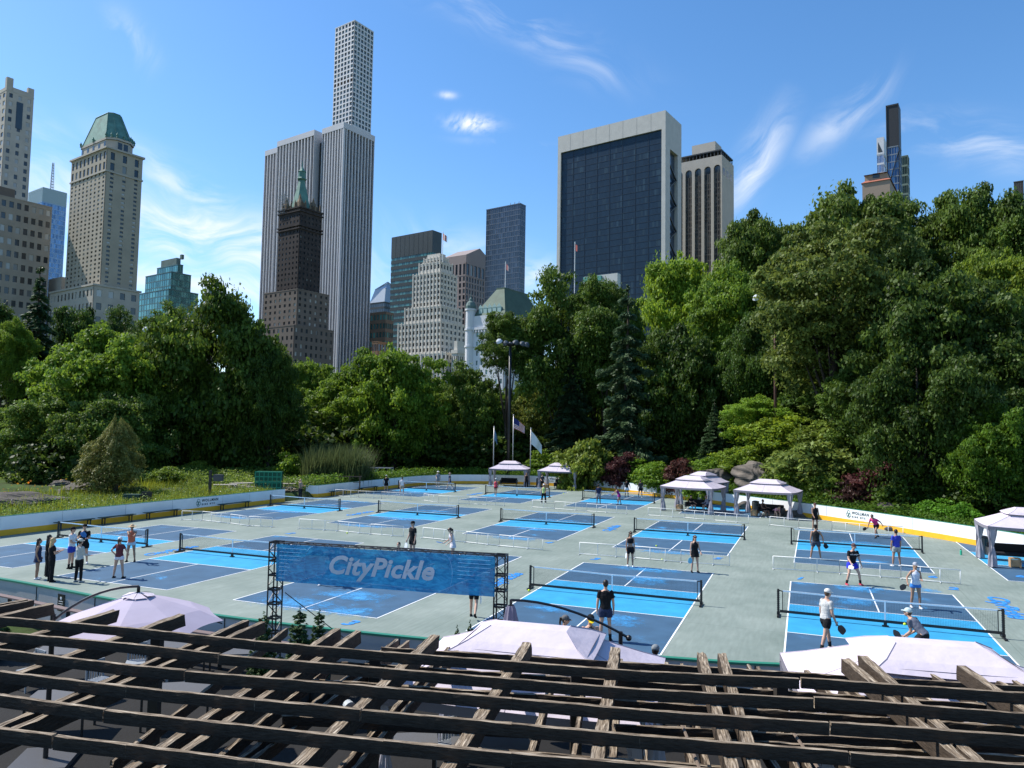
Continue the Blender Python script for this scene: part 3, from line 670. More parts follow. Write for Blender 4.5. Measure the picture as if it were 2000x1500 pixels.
# --- 4 blue glass tower with mast
T = Tower('glass_tower', 'blue glass office tower with a lattice mast on its roof', (84, 365), 760, 56, 131)
zt = T.top; block(T, -T.wl, 0, 0, T.wr, 0, zt-16, 10, 14, 46, mat('blue_frame', (.22, .33, .48), .4, .5, metal=.3), G_BLUE, .08, .16, gap=.15)
b = MB(); b.box(-T.wl, 0, 0, T.wr, zt-15.4, zt); 
for k in range(12): b.box(-T.wl-.2, .2, -.2, T.wr+.2, zt-15+k*1.25, zt-14.6+k*1.25)
T.put(b, 'louvre_crown', mat('pale_louvres', (.32, .42, .46), .5, .4))
b = MB(); mx_, my_ = -T.wl*.1, T.wr*.42; zm = T.z(318, mx_, my_)
for s_ in ((-1, -1), (1, -1), (1, 1), (-1, 1)): b.tube([(mx_+s_[0]*1.3, my_+s_[1]*1.3, zt), (mx_+s_[0]*.6, my_+s_[1]*.6, zm)], .22, 4)
for k in range(10): z_ = zt+(zm-zt)*k/10; q = 1.3-.07*k; b.beam((mx_-q, my_-q, z_), (mx_+q, my_-q, z_+2.4), .2, .2); b.beam((mx_+q, my_-q, z_), (mx_-q, my_-q, z_+2.4), .2, .2); b.box(mx_-q, mx_+q, my_-q, my_+q, z_, z_+.25)
T.put(b, 'lattice_mast', STEEL)

# --- 5 green faceted glass block
T = Tower('office_block', 'green mirrored office block with stepped roof behind the left trees', (331, 545), 560, 268, 388)
x_ = -T.wl; zz = lambda py: T.z(py)
for (xa, xb, ya, yb, ztop) in ((x_, 0, 0, T.wr, zz(565)), (x_*.82, -1.2, 2, T.wr-6, zz(530)), (x_*.7, -3, 8, T.wr-12, zz(512))):
    block(T, xa, xb, ya, yb, 0, ztop, 12, 12, 24, mat('green_frame', (.05, .13, .13), .4, .5), G_GREEN, .1, .14, gap=.12)
b = MB(); b.box(x_*.6, -6, 12, T.wr-16, zz(512), zz(497)); b.box(-9, -6.5, 13, 15, zz(497), zz(488)); b.box(-24, -22, 18, 20, zz(497), zz(488)); T.put(b, 'plant_room', SLATE)

# --- small distant spire
T = Tower('spired_building', 'small dark roofed building with a thin spire between green block and white tower', (408, 590), 620, 392, 424)
b = MB(); b.box(-T.wl, 0, 0, T.wr, 0, T.top); b.box(-T.wl*.8, -2, 2, T.wr*.8, T.top, T.z(572)); T.put(b, 'wall', ST_PINK)
b = MB(); cx_, cy_ = -T.wl*.45, T.wr*.45; b.lathe([(5.5, T.z(572)), (3, T.z(566)), (2.2, T.z(562)), (.7, T.z(557)), (.2, T.z(548))], 8, c=(cx_, cy_, 0)); T.put(b, 'spire', SLATE)

# --- 6 white-finned slab (centre left)
T = Tower('white_office_tower', 'broad office tower of white vertical marble fins over dark glass', (672, 238), 540, 508, 732)
zt = T.top; W1, W2 = T.wl, T.wr
parts = [('L', -W1, -W1*.745, 5., 7), ('L', -W1*.745, -W1*.3, -2.5, 12), ('L', -W1*.24, 0, 0., 8)]
g = MB(); b = MB(); hb = zt-4.5
for _, xa, xb, yy, n in parts:
    glaze(g, 'L', xa, xb, 0, hb, yy+1.6, n*2, 50); dx = (xb-xa)/n
    for i in range(n+1):
        x = xa+i*dx; b.box(max(xa, x-.52), min(xb, x+.52), yy-.1, yy+1.6, 0, hb)
    b.box(xa, xb, yy-.2, yy+20, hb, zt)
glaze(g, 'R', 0, W2, 0, hb, -1.6, 20, 50)
for i in range(11):
    y = W2*i/10; b.box(-1.6, .1, max(0, y-.52), min(W2, y+.52), 0, hb)
b.box(-20, .2, 0, W2+.1, hb+.02, zt-.02); b.box(-W1*.3-.1, -W1*.3+.02, -2.5, 8, 0, hb)
b.box(-W1+.2, -2., 5.2+2, W2, 0, hb-.05)
T.put(g, 'glazing', glassmat('glass_fins', (.01, .014, .022), (.04, .05, .06), amt=.06, spec=.2, rough=.4)); T.put(b, 'fins', mat('fin_marble', (.5, .5, .52), .6, .3, var=.06, scale=.1))
b = MB(); b.box(-W1*.3+.03, -W1*.24, 3, 6, 0, zt-9); T.put(b, 'recess', ST_DARK)

# --- 7 pencil tower behind
T = Tower('pencil_tower', 'extremely slender white grid tower rising behind the white-finned slab', (693, 39), 720, 655, 730)
block(T, -T.wl, 0, 0, T.wr, T.z(270)-40, T.top-.4, 6, 6, 33, ST_WHITE, G_432, .3, .3, gap=.8)
b = MB(); b.box(-T.wl, 0, 0, T.wr, 0, T.z(270)-40.2); T.put(b, 'lower_shaft', ST_WHITE)
b = MB(); zz = T.z(152)
for k in range(6):
    u = (k+.5)/6*T.wl; b.box(-T.wl+u-1.4, -T.wl+u+1.4, .5, .78, zz-3, zz+3.5)
T.put(b, 'open_storey', mat('rust_opening', (.05, .03, .02), .8))

# --- 8 dark shrouded hotel with copper spire, in front
T = Tower('spired_hotel', 'old brick hotel tower wrapped in dark netting under a green copper spire', (587, 385), 440, 546, 630)
zt = T.z(405); W1, W2 = T.wl, T.wr; zb = T.z(568)
block(T, -W1, 0, 0, W2, zb, zt, 6, 6, 16, ST_DBROWN, G_DARK, .62, .55, names=('tower_wall', 'tower_windows'))
b = MB()
for zc in (405, 412, 440, 446): z_ = T.z(zc); b.box(-W1-.7, .7, -.7, W2+.7, z_, z_+.8)
T.put(b, 'cornice', ST_DBROWN)
z5 = T.z(660)
block(T, -W1-8, 4, -3, W2+4, z5, zb, 7, 6, 8, ST_BROWN, G_HOTEL, .6, .5, names=('shoulder_wall', 'shoulder_windows'))
block(T, -W1-2, 7, -7, W2+6, 0, T.z(640), 7, 8, 14, ST_BROWN, G_HOTEL, .6, .5, names=('base_wall', 'base_windows'))
b = MB(); 
for (xx, yy) in ((-W1*.85, 3), (-4, 3), (-4, W2-4), (-W1*.85, W2-4)):
    b.box(xx-1.9, xx+1.9, yy-1.9, yy+1.9, zt, T.z(391)); b.lathe([(2.2, T.z(391)), (1.2, T.z(385)), (.2, T.z(374))], 6, c=(xx, yy, 0))
for k in range(5): b.lathe([(.7, zt+.5), (.5, zt+4), (.1, zt+6)], 5, c=(-W1+2+k*(W1-4)/4, 1, 0)); b.lathe([(.7, zt+.5), (.5, zt+4), (.1, zt+6)], 5, c=(-1, 1+k*(W2-2)/4, 0))
T.put(b, 'gables', mat('carved_stone', (.16, .12, .08), .85, var=.3, scale=.5))
b = MB(); cx_, cy_ = -W1*.5, W2*.5
A = octo(cx_-W1*.33, cx_+W1*.33, cy_-W2*.33, cy_+W2*.33, 3.4); Bq = [(cx_+(p[0]-cx_)*.27, cy_+(p[1]-cy_)*.27) for p in A]; Z = lambda q: T.z(q, cx_, cy_)
frus(b, A, zt, Bq, Z(352))
b.lathe([(2.6, Z(352)), (3.0, Z(350)), (2.2, Z(347)), (2.2, Z(337)), (2.6, Z(336)), (1.2, Z(331)), (.5, Z(326)), (.12, Z(315))], 8, c=(cx_, cy_, 0))
T.put(b, 'copper_spire', COPPER)
b = MB(); xs_ = [-W1-1.2+k*1.9 for k in range(5)]                    # scaffold on the left shoulder
for x in xs_:
    for y in (-1.2, 1.5): b.tube([(x, y, zt-2), (x, y, T.z(368))], .12, 4)
for k in range(6):
    z_ = zt-1+k*2.2; b.beam((xs_[0], -1.2, z_), (xs_[-1], -1.2, z_), .14, .14); b.beam((xs_[0], 1.5, z_), (xs_[-1], 1.5, z_), .14, .14)
    for x in xs_: b.beam((x, -1.2, z_), (x, 1.5, z_), .12, .12)
T.put(b, 'scaffold', STEEL)

# --- 9 small towers between: pyramid topped and brown/glass blocks
T = Tower('pyramid_tower', 'distant dark tower with a pale glass pyramid on top', (751, 590), 700, 722, 790)
block(T, -T.wl, 0, 0, T.wr, 0, T.top, 8, 10, 26, ST_DARK, G_GREY, .12, .4, gap=.15)
b = MB(); A = [(-T.wl, 0), (0, 0), (0, T.wr), (-T.wl, T.wr)]; c_ = (-T.wl*.5, T.wr*.5); zz = T.z(551, *c_)
B1 = [(c_[0]+(p[0]-c_[0])*.72, c_[1]+(p[1]-c_[1])*.72) for p in A]; frus(b, A, T.top+.6, B1, T.z(568, *c_)); 
for p in B1: b.beam((*p, T.z(568, *c_)), (*c_, zz), .8, .8)
frus(b, B1, T.z(568, *c_), [(c_[0]+(p[0]-c_[0])*.02, c_[1]+(p[1]-c_[1])*.02) for p in B1], zz-1)
T.put(b, 'pyramid', mat('pale_glass_roof', (.4, .43, .45), .25, .6, metal=.3))
T = Tower('brown_office', 'low brown and teal office block right of the white-finned tower', (752, 640), 560, 722, 768)
block(T, -T.wl, 0, 0, T.wr, 0, T.z(610), 5, 4, 14, mat('brown_clad', (.17, .125, .09), .6, var=.1), G_TEAL, .25, .4)
T = Tower('rust_office', 'small rusty brown block low behind the trees right of the white-finned tower', (738, 690), 520, 726, 766)
block(T, -T.wl, 0, 0, T.wr, 0, T.z(668), 4, 5, 9, mat('rust_clad', (.2, .12, .07), .6, var=.2), G_GREY, .2, .35)

# --- 10 dark green ribbon-window tower
T = Tower('ribbon_tower', 'dark green granite tower with thin teal ribbon windows behind the stepped tower', (845, 449), 650, 765, 863)
zt = T.top; W1, W2 = T.wl, T.wr; zs = T.z(492)
b = MB(); b.box(-W1, 0, 0, W2, zs, zt)
for k in range(9): b.box(-W1*k/9-.1, -W1*k/9+.1, -.08, 0, zs, zt-.5)
n = 30; g = MB(); glaze(g, 'L', -W1, 0, 0, zs, .3, 40, n); glaze(g, 'R', 0, W2, 0, zs, -.3, 12, n)
for j in range(n):
    z_ = zs*j/n; h_ = zs/n*.56; b.box(-W1, 0, 0, .3, z_, z_+h_); b.box(-.3, 0, .3, W2, z_, z_+h_)
b.box(-W1, -.4, .4, W2, 0, zs-.1)
T.put(b, 'wall', mat('green_granite', (.028, .04, .042), .45, .4, var=.12, scale=.1)); T.put(g, 'ribbon_windows', G_TEAL)

# --- 11 stepped pale masonry tower with flag
T = Tower('stepped_tower', 'pale limestone art deco tower stepping back in tiers with a flagpole', (855, 755), 470, 766, 905)
def zr_(py, x=0, y=0): return T.z(py, x, y)
w0 = 26.
xL = -T.span(768, (-CGA, SGA), T.z(700)); 
tiers = [(xL+2, 8, -2, 30, 0, 690, 13, 10, 12), (xL, -2, 4, 30, 690, 628, 12, 6, 6), (xL+4, -4, 6, 28, 628, 598, 10, 6, 3), (xL+8, -7.5, 9, 26, 598, 532, 8, 5, 7), (xL+11, -10, 11.5, 24, 532, 512, 6, 4, 2), (xL+13.5, -12, 13.5, 22, 512, 503, 5, 3, 1)]
T2 = tiers; xr = [0]
xmid = (xL)/2
for q, (xa, xb, ya, yb, pb, pt, ncl, ncr, nr) in enumerate(tiers):
    zb_ = 0 if q == 0 else zr_(pb, xb, ya)-.2; zt_ = zr_(pt, xb, ya)
    block(T, xa, xb, ya, yb, 0 if q == 0 else zb_-3, zt_, ncl, ncr, nr+ (0), ST_CREAM, G_DARK, .5, .42, gap=.5, names=('tier_wall', 'tier_windows'))
    b = MB(); n = ncl
    for i in range(n+1): x = xa+(xb-xa)*i/n; b.box(x-.35, x+.35, ya-.35, ya, zb_, zt_+1.4)
    for i in range(ncr+1): y = ya+(yb-ya)*i/ncr; b.box(xb, xb+.35, y-.35, y+.35, zb_, zt_+1.4)
    T.put(b, 'buttress', ST_CREAM)
b = MB(); xa, xb = tiers[-1][0]+1.5, tiers[-1][1]-1.5; b.box(xa, xb, 15, 21, zr_(503, -12, 14), zr_(499, -12, 14)+2); T.put(b, 'roof_house', ST_CREAM)
b = MB(); fx, fy = -9.5, 13; b.tube([(fx, fy, zr_(512, fx, fy)), (fx, fy, zr_(452, fx, fy))], .22, 6); T.put(b, 'flagpole', white)
b = MB(); zf = zr_(455, fx, fy); 
for k in range(4): b.quad((fx+k*.9, fy-.3*math.sin(k), zf-4.6-k*.6), (fx+(k+1)*.9, fy-.3*math.sin(k+1), zf-5.2-k*.6), (fx+(k+1)*.9, fy-.3*math.sin(k+1), zf-.7*(k+1)), (fx+k*.9, fy-.3*math.sin(k), zf-.7*k), k % 2)
T.put(b, 'flag', [mat('flag_red', (.5, .12, .1)), mat('flag_white', (.7, .66, .64))])
# low classical block beside it
T = Tower('corner_bank', 'low pale stone building with a rounded top between stepped tower and white hotel', (893, 700), 460, 882, 910)
block(T, -T.wl, 0, 0, T.wr, 0, T.z(690), 3, 4, 8, ST_CREAM, G_DARK, .55, .5); b = MB(); b.box(-T.wl-.4, .4, -.4, T.wr, T.z(690), T.z(683)); b.box(-T.wl+1, -1, 1, T.wr-1, T.z(683), T.z(665)); T.put(b, 'attic', ST_CREAM)

# --- 12 pink granite tower with sloped pediment
T = Tower('pediment_tower', 'pinkish grey granite tower with a sloping pediment roof', (911, 486), 600, 867, 962)
zt = T.z(497); W1, W2 = T.wl, T.wr; zs = T.z(538); zq = T.z(512)
block(T, -W1, 0, 0, W2, 0, zs, 6, 10, 26, ST_PINK, G_DARK, .45, .28, gap=.5)
g = MB(); glaze(g, 'L', -W1, 0, zs, zq, .5, 6, 1); glaze(g, 'R', 0, W2, zs, zq, -.5, 8, 1); T.put(g, 'tall_windows', G_DARK)
b = MB(); grid(b, 'L', -W1, 0, zs, zq, 6, 1, W1/6*.45, 2, 0, .5); grid(b, 'R', 0, W2, zs, zq, 7, 1, W2/7*.35, 2, 0, .5); b.box(-W1, -.6, .6, W2, zs, zq)
b.box(-W1, 0, 0, W2, zq+.01, zt)
b.poly([(0, 0, zt), (0, W2, zt), (0, W2*.5, zt+9)]); b.poly([(-W1, 0, zt), (-W1, W2*.5, zt+9), (-W1, W2, zt)])
b.quad((-W1, 0, zt), (0, 0, zt), (0, W2*.5, zt+9), (-W1, W2*.5, zt+9)); b.quad((0, W2, zt), (-W1, W2, zt), (-W1, W2*.5, zt+9), (0, W2*.5, zt+9))
T.put(b, 'attic', ST_PINK)

# --- 13 dark glass slab
T = Tower('dark_glass_slab', 'slim dark grey glass slab tower behind the white hotel', (1016, 397), 560, 950, 1027)
block(T, -T.wl, 0, 0, T.wr, 0, T.top-.3, 16, 4, 44, mat('slab_frame', (.11, .13, .16), .35, .5, metal=.3), G_GREY, .12, .14, gap=.12)
b = MB(); 
for x in (-4, -8, -12): b.tube([(x, 3, T.top), (x+1, 3, T.top+3)], .2, 5)
T.put(b, 'roof_gear', STEEL)

# --- 14 white chateau hotel
T = Tower('chateau_hotel', 'white stone hotel with corner turret and steep green slate roof', (984, 700), 330, 917, 1062)
zc = T.z(640); W1, W2 = T.wl, max(T.wr, 22)
block(T, -W1, 0, 0, W2, 0, zc, 7, 5, 12, ST_WHITE, G_TEAL, .62, .5, gap=.4)
b = MB(); b.box(-W1-.8, .8, -.8, W2+.8, zc, zc+1.1); b.box(-W1-.4, .4, -.4, W2+.4, zc-8, zc-7.5); b.box(-W1, 0, 0, W2, zc+1.1, T.z(612))
for k in range(12): b.box(-W1-.2+k*W1/12+.6, -W1-.2+k*W1/12+1.2, -.7, 0, zc-1.2, zc)
T.put(b, 'cornice', ST_WHITE)
zm = T.z(612); A = [(-W1+1, .5), (0, .5), (0, W2), (-W1+1, W2)]; Bq = [(-W1+9, 8), (-6, 8), (-6, W2-6), (-W1+9, W2-6)]
b = MB(); frus(b, A, zm, Bq, T.z(556)); b.box(-W1+9, -6, 8, W2-6, T.z(556), T.z(556)+.8); T.put(b, 'mansard_roof', mat('slate_roof', (.07, .11, .08), .7, var=.15, scale=.3))
b = MB()
for k in range(5): x = -W1+5+k*(W1-9)/4; b.box(x-1, x+1, 1.2, 5, zm, zm+3.6); b.poly([(x-1.4, 1.1, zm+3.6), (x+1.4, 1.1, zm+3.6), (x, 1.1, zm+5.4)])
T.put(b, 'dormer', mat('pale_copper', (.3, .42, .4), .6))
b = MB(); tx, ty = -W1-.3, .6; b.tube([(tx, ty, 0), (tx, ty, T.z(600))], 2.3, 14)
for z_ in (zc, zc-8, T.z(600)): b.tube([(tx, ty, z_), (tx, ty, z_+.8)], 2.7, 14)
T.put(b, 'corner_turret', ST_WHITE, smooth=False)
b = MB(); zz = T.z(600)+.8; b.lathe([(2.4, zz), (2.5, zz+1.4), (1.9, zz+3), (.9, zz+3.8), (.8, zz+4.8), (.25, zz+5.6), (.1, zz+8)], 12, c=(tx, ty, 0)); T.put(b, 'turret_dome', SLATE)
b = MB(); fx, fy = -W1*.32, 9; b.tube([(fx, fy, T.z(558)), (fx, fy, T.z(500))], .16, 6); T.put(b, 'flagpole', white)
b = MB(); zf = T.z(502)
for k in range(3): b.quad((fx+k*.6, fy, zf-3-k*.5), (fx+(k+1)*.6, fy, zf-3.5-k*.5), (fx+(k+1)*.6, fy, zf-.7*(k+1)), (fx+k*.6, fy, zf-.7*k), k % 2)
T.put(b, 'flag', [mat('flag_grey', (.35, .3, .32)), mat('flag_red', (.5, .12, .1))])

# --- 15 big dark glass slab framed in travertine
T = Tower('framed_office_tower', 'huge dark navy glass office slab framed in pale travertine', (1300, 215), 430, 1090, 1331)
zt = T.top; W1, W2 = T.wl, T.wr; fr = 2.3; zg = T.z(253, -4, 0)
g = MB(); glaze(g, 'L', -W1+fr, -fr*1.1, 0, zg, 1.2, 56, 48); T.put(g, 'glazing', G_NAVY)
b = MB(); b.box(-W1, -W1+fr, 0, W2, 0, zt); b.box(-fr*1.1, 0, 0, 7, 0, zt); b.box(-W1+fr, -fr*1.1, 0, W2, zg, zt); b.box(-W1+fr, -fr*1.1, 1.6, W2-.5, 0, zg-.02)
b.box(-fr*1.1, 0, 7, W2, T.z(292, 0, 8), zt); b.box(-fr*1.1, 0, W2-6, W2, 0, T.z(292, 0, 8)-.01)
T.put(b, 'travertine_frame', ST_TRAV)
b = MB()
for k in range(1, 8): x = -W1+W1*k/8; b.box(x-.07, x+.07, -.03, .0, zg, zt-.2)
T.put(b, 'joint', mat('joint_grey2', (.22, .22, .21)))
b = MB()
for j in range(48): b.box(-W1+fr, -fr*1.1, 1.1, 1.19, zg*j/48-.12, zg*j/48+.12)
for i in range(0, 57, 7): x = -W1+fr+(W1-fr*2.1)*i/56; b.box(x-.1, x+.1, 1.05, 1.19, 0, zg)
T.put(b, 'mullions', mat('navy_mullion', (.014, .026, .044), .4))
b = MB(); zb = T.z(292, 0, 8); b.box(-fr, -2.2, 7, W2-6, 0, zb)
T.put(b, 'side_glass', glassmat('glass_side', (.02, .035, .06), (.05, .08, .12), amt=.1))
b = MB()
for k in range(9):
    z_ = zb-k*16-8; b.beam((-1, 7.2, z_), (-1, W2-6.2, z_-8), .9, .7); b.beam((-1, W2-6.2, z_-8), (-1, 7.2, z_-16), .9, .7)
T.put(b, 'cross_brace', ST_DARK)
# white box building and flag in front of it
T = Tower('white_annex', 'small white rooftop building with a tall flagpole before the dark framed tower', (1206, 533), 300, 1140, 1212)
b = MB(); b.box(-T.wl, 0, 0, T.wr, 0, T.top); T.put(b, 'wall', ST_CONC)
b = MB(); b.box(-T.wl+.3, -T.wl*.45, -1, .0, T.top-2.5, T.top-.4); T.put(b, 'green_awning', mat('green_awning', (.1, .3, .26)))
b = MB(); fx = -T.wl*1.35; b.tube([(fx, 2, 0), (fx, 2, T.z(472, fx, 2))], .14, 6); T.put(b, 'flagpole', white)
b = MB(); zf = T.z(476, fx, 2); b.quad((fx, 2, zf-3), (fx+1.2, 2, zf-3.6), (fx+1.2, 2, zf-1), (fx, 2, zf)); T.put(b, 'flag', mat('flag_red', (.5, .12, .1)))

# --- 16 arched stone tower
T = Tower('arched_tower', 'tan stone tower with five tall arched window bays beside the dark framed tower', (1410, 302), 480, 1318, 1433)
zt = T.top; W1, W2 = T.wl, T.wr; n = 5; za = T.z(322, -4, 0); cw = W1/n
g = MB(); glaze(g, 'L', -W1, 0, 0, zt-3, 1.0, 20, 46); T.put(g, 'bay_windows', glassmat('glass_bays', (.03, .035, .04), (.17, .16, .14), amt=.35))
b = MB(); pw = cw*.3
for i in range(n+1): x = -W1+i*cw; b.box(max(-W1, x-pw/2), min(0, x+pw/2), 0, 1.4, 0, zt)
for i in range(n):                                         # arched heads
    xc = -W1+(i+.5)*cw; r = (cw-pw)/2; zc = za-r; m_ = 10; prev = None
    for k in range(m_+1):
        a = PI*k/m_; p = (xc-r*math.cos(a), zc+r*math.sin(a))
        if prev: b.quad((prev[0], 0, prev[1]), (p[0], 0, p[1]), (p[0], 0, zt), (prev[0], 0, zt)); b.quad((prev[0], 1, prev[1]), (p[0], 1, p[1]), (p[0], 0, p[1]), (prev[0], 0, prev[1]))
        prev = p
b.box(-W1, 0, 1.45, W2, 0, zt); T.put(b, 'wall', mat('tan_stone', (.43, .39, .33), .8, var=.06, scale=.15))
b = MB()
for i in range(n):
    for j in range(44):
        z_ = (za-8)*j/44; b.box(-W1+i*cw+pw/2, -W1+(i+1)*cw-pw/2, .7, .98, z_, z_+1.0)
    for k in (1, 2, 3): x = -W1+i*cw+pw/2+(cw-pw)*k/4; b.box(x-.18, x+.18, .6, .98, 0, za-5)
T.put(b, 'spandrels', mat('spandrel_brown', (.1, .09, .08), .6))
b = MB()
for k in range(9):
    y = 3+k*(W2-6)/8; 
    if k % 3 != 2: b.box(.0, .06, y-.9, y+.9, zt-13, zt-8)
T.put(b, 'side_slots', G_DARK)
b = MB()
for k in range(14): x = -W1+.5+k*(W1-1)/13; b.box(x-.25, x+.25, .6, 1.2, zt, zt+3.4)
for k in range(7): y = 1+k*(W2-2)/6; b.box(-1.2, -.6, y-.25, y+.25, zt, zt+3.4)
b.box(-W1+.3, -.3, .3, W2-.3, zt+3.4, zt+4.2); T.put(b, 'roof_colonnade', ST_DARK)
b = MB(); b.box(-W1*.72, -W1*.22, 8, W2-4, zt, T.z(276, -8, 8)); T.put(b, 'roof_house', mat('tan_stone', (.43, .39, .33)))

# --- 17 right-hand skyline
T = Tower('slender_dark_tower', 'very slender dark tower with diagonal braces above the right trees', (1755, 203), 520, 1730, 1759)
block(T, -T.wl, 0, 0, T.wr, 0, T.z(285), 5, 3, 40, mat('mullion_blue', (.2, .23, .27), .4), glassmat('glass_slender', (.03, .08, .18), (.1, .2, .34), amt=.3, metal=.3), .16, .14, gap=.2)
b = MB(); z0_ = T.z(285); b.box(-T.wl, 0, 0, T.wr, z0_, T.top); 
for x in (-T.wl, -.6): b.box(x, x+.6, -.4, 0, z0_-80, T.top+.6)
b.box(-T.wl, 0, -.4, 0, T.top-.6, T.top+.6)
for k in range(3): b.beam((-T.wl+.5, -.3, z0_-30-28*k), (-.5, -.3, z0_-4-28*k), .6, .4)
T.put(b, 'dark_crown', mat('crown_dark', (.03, .032, .036), .5))
T = Tower('white_slim_tower', 'white tower with triangular braces just left of the slender dark tower', (1726, 267), 600, 1712, 1738)
block(T, -T.wl, 0, 0, T.wr, 0, T.z(300), 5, 3, 30, ST_WHITE, G_BLUE, .2, .2); b = MB(); b.box(-T.wl, 0, 0, T.wr, T.z(300), T.top); T.put(b, 'crown', ST_WHITE)
b = MB(); b.poly([(-T.wl+1, -.1, T.z(296)), (-1, -.1, T.z(296)), (-T.wl+1, -.1, T.z(275))]); T.put(b, 'triangle_opening', ST_DARK)
T = Tower('olive_glass_tower', 'olive green glass tower just right of the slender dark tower', (1773, 304), 560, 1752, 1776)
block(T, -T.wl, 0, 0, T.wr, 0, T.top, 6, 3, 30, mat('olive_frame', (.16, .2, .16), .4), glassmat('glass_olive', (.08, .12, .11), (.14, .2, .17), amt=.3, metal=.3), .12, .2)
T = Tower('red_roofed_tower', 'brown stone apartment tower with a red tiled roof peeping over the right trees', (1738, 350), 400, 1684, 1762)
b = MB(); b.box(-T.wl, 0, 0, T.wr, 0, T.top); xa, ya = -T.wl*.94, 1; b.box(-T.wl*.92, -1.5, 1.5, T.wr*.85, T.top+1.6, T.z(334)); T.put(b, 'wall', ST_BROWN if False else mat('sandstone', (.3, .23, .18), .8, var=.08))
b = MB(); A = [(-T.wl-.6, -.6), (.6, -.6), (.6, T.wr+.6), (-T.wl-.6, T.wr+.6)]; Bq = [(-T.wl*.92, 1.5), (-1.5, 1.5), (-1.5, T.wr*.85), (-T.wl*.92, T.wr*.85)]; frus(b, A, T.top, Bq, T.top+1.6)
c_ = (-T.wl*.48, T.wr*.45); A2 = [(c_[0]+(p[0]-c_[0])*1.06, c_[1]+(p[1]-c_[1])*1.06) for p in Bq]; frus(b, A2, T.z(334), [(c_[0]+(p[0]-c_[0])*.12, c_[1]+(p[1]-c_[1])*.12) for p in Bq], T.z(324))
T.put(b, 'tiled_roof', mat('roof_tile_red', (.33, .12, .08), .8, var=.1, scale=1))
b = MB()
for x in (-T.wl*.56, -T.wl*.44): b.box(x-.9, x+.9, 1.35, 1.5, T.top+2.4, T.top+5.2)
T.put(b, 'arched_window', G_DARK)
T = Tower('edge_tower', 'dark bronze tower just entering at the right edge of the frame', (1999, 354), 420, 1980, 2020)
block(T, -T.wl, 0, 0, T.wr, 0, T.top, 5, 5, 20, mat('bronze', (.05, .045, .04), .5, .5), G_DARK, .4, .1)
# ================================================================ VEGETATION
def leafmat(name, dark, light, trans=.35, rough=.55, flowers=None, spec=.22):
    m = bpy.data.materials.new(name); m.use_nodes = True; t = m.node_tree; b = t.nodes['Principled BSDF']; o = t.nodes['Material Output']
    at = t.nodes.new('ShaderNodeAttribute'); at.attribute_name = 'tone'
    r = t.nodes.new('ShaderNodeValToRGB'); r.color_ramp.elements[0].color = (*dark, 1); r.color_ramp.elements[1].color = (*light, 1); t.links.new(at.outputs['Fac'], r.inputs[0])
    if flowers:
        r.color_ramp.elements[1].position = .9; e = r.color_ramp.elements.new(.96); e.color = (*flowers[0], 1); e = r.color_ramp.elements.new(1.); e.color = (*flowers[-1], 1)
    oi = t.nodes.new('ShaderNodeObjectInfo'); mx = t.nodes.new('ShaderNodeMix'); mx.data_type = 'RGBA'; mx.blend_type = 'MULTIPLY'; mx.inputs[0].default_value = 1
    t.links.new(r.outputs[0], mx.inputs[6]); t.links.new(oi.outputs['Color'], mx.inputs[7])
    t.links.new(mx.outputs[2], b.inputs['Base Color']); b.inputs['Roughness'].default_value = rough; b.inputs['Specular IOR Level'].default_value = spec
    tr = t.nodes.new('ShaderNodeBsdfTranslucent'); hs_ = t.nodes.new('ShaderNodeHueSaturation'); hs_.inputs['Value'].default_value = 1.5; hs_.inputs['Hue'].default_value = .485; t.links.new(mx.outputs[2], hs_.inputs['Color']); t.links.new(hs_.outputs[0], tr.inputs[0])
    ms = t.nodes.new('ShaderNodeMixShader'); ms.inputs[0].default_value = trans; t.links.new(b.outputs[0], ms.inputs[1]); t.links.new(tr.outputs[0], ms.inputs[2]); t.links.new(ms.outputs[0], o.inputs[0])
    return m
def quads_mesh(name, V, tone, m):
    """V: (n,4,3) array of leaf quads; tone per leaf 0..1"""
    n = len(V); me = bpy.data.meshes.new(name); me.vertices.add(n*4); me.vertices.foreach_set('co', V.reshape(-1).astype(np.float32))
    me.loops.add(n*4); me.loops.foreach_set('vertex_index', np.arange(n*4, dtype=np.int32)); me.polygons.add(n)
    me.polygons.foreach_set('loop_start', np.arange(0, n*4, 4, dtype=np.int32)); me.polygons.foreach_set('loop_total', np.full(n, 4, dtype=np.int32))
    a = me.attributes.new('tone', 'FLOAT', 'POINT'); a.data.foreach_set('value', np.repeat(np.clip(tone, 0, 1), 4).astype(np.float32))
    me.materials.append(m); me.update(calc_edges=True); return me
def unit(v): return v/np.maximum(np.linalg.norm(v, axis=-1, keepdims=True), 1e-9)
def leaf_quads(C, Nrm, size, rng, aspect=.62, pts=None):
    """rhombic leaves centred at C facing Nrm"""
    n = len(C); r = unit(rng.normal(size=(n, 3))); a = unit(np.cross(Nrm, r)); b = np.cross(Nrm, a)
    s = (size*(.65+.7*rng.random(n)))[:, None]
    return np.stack([C-a*s, C+b*s*aspect-a*s*.1, C+a*s, C-b*s*aspect-a*s*.1], 1)
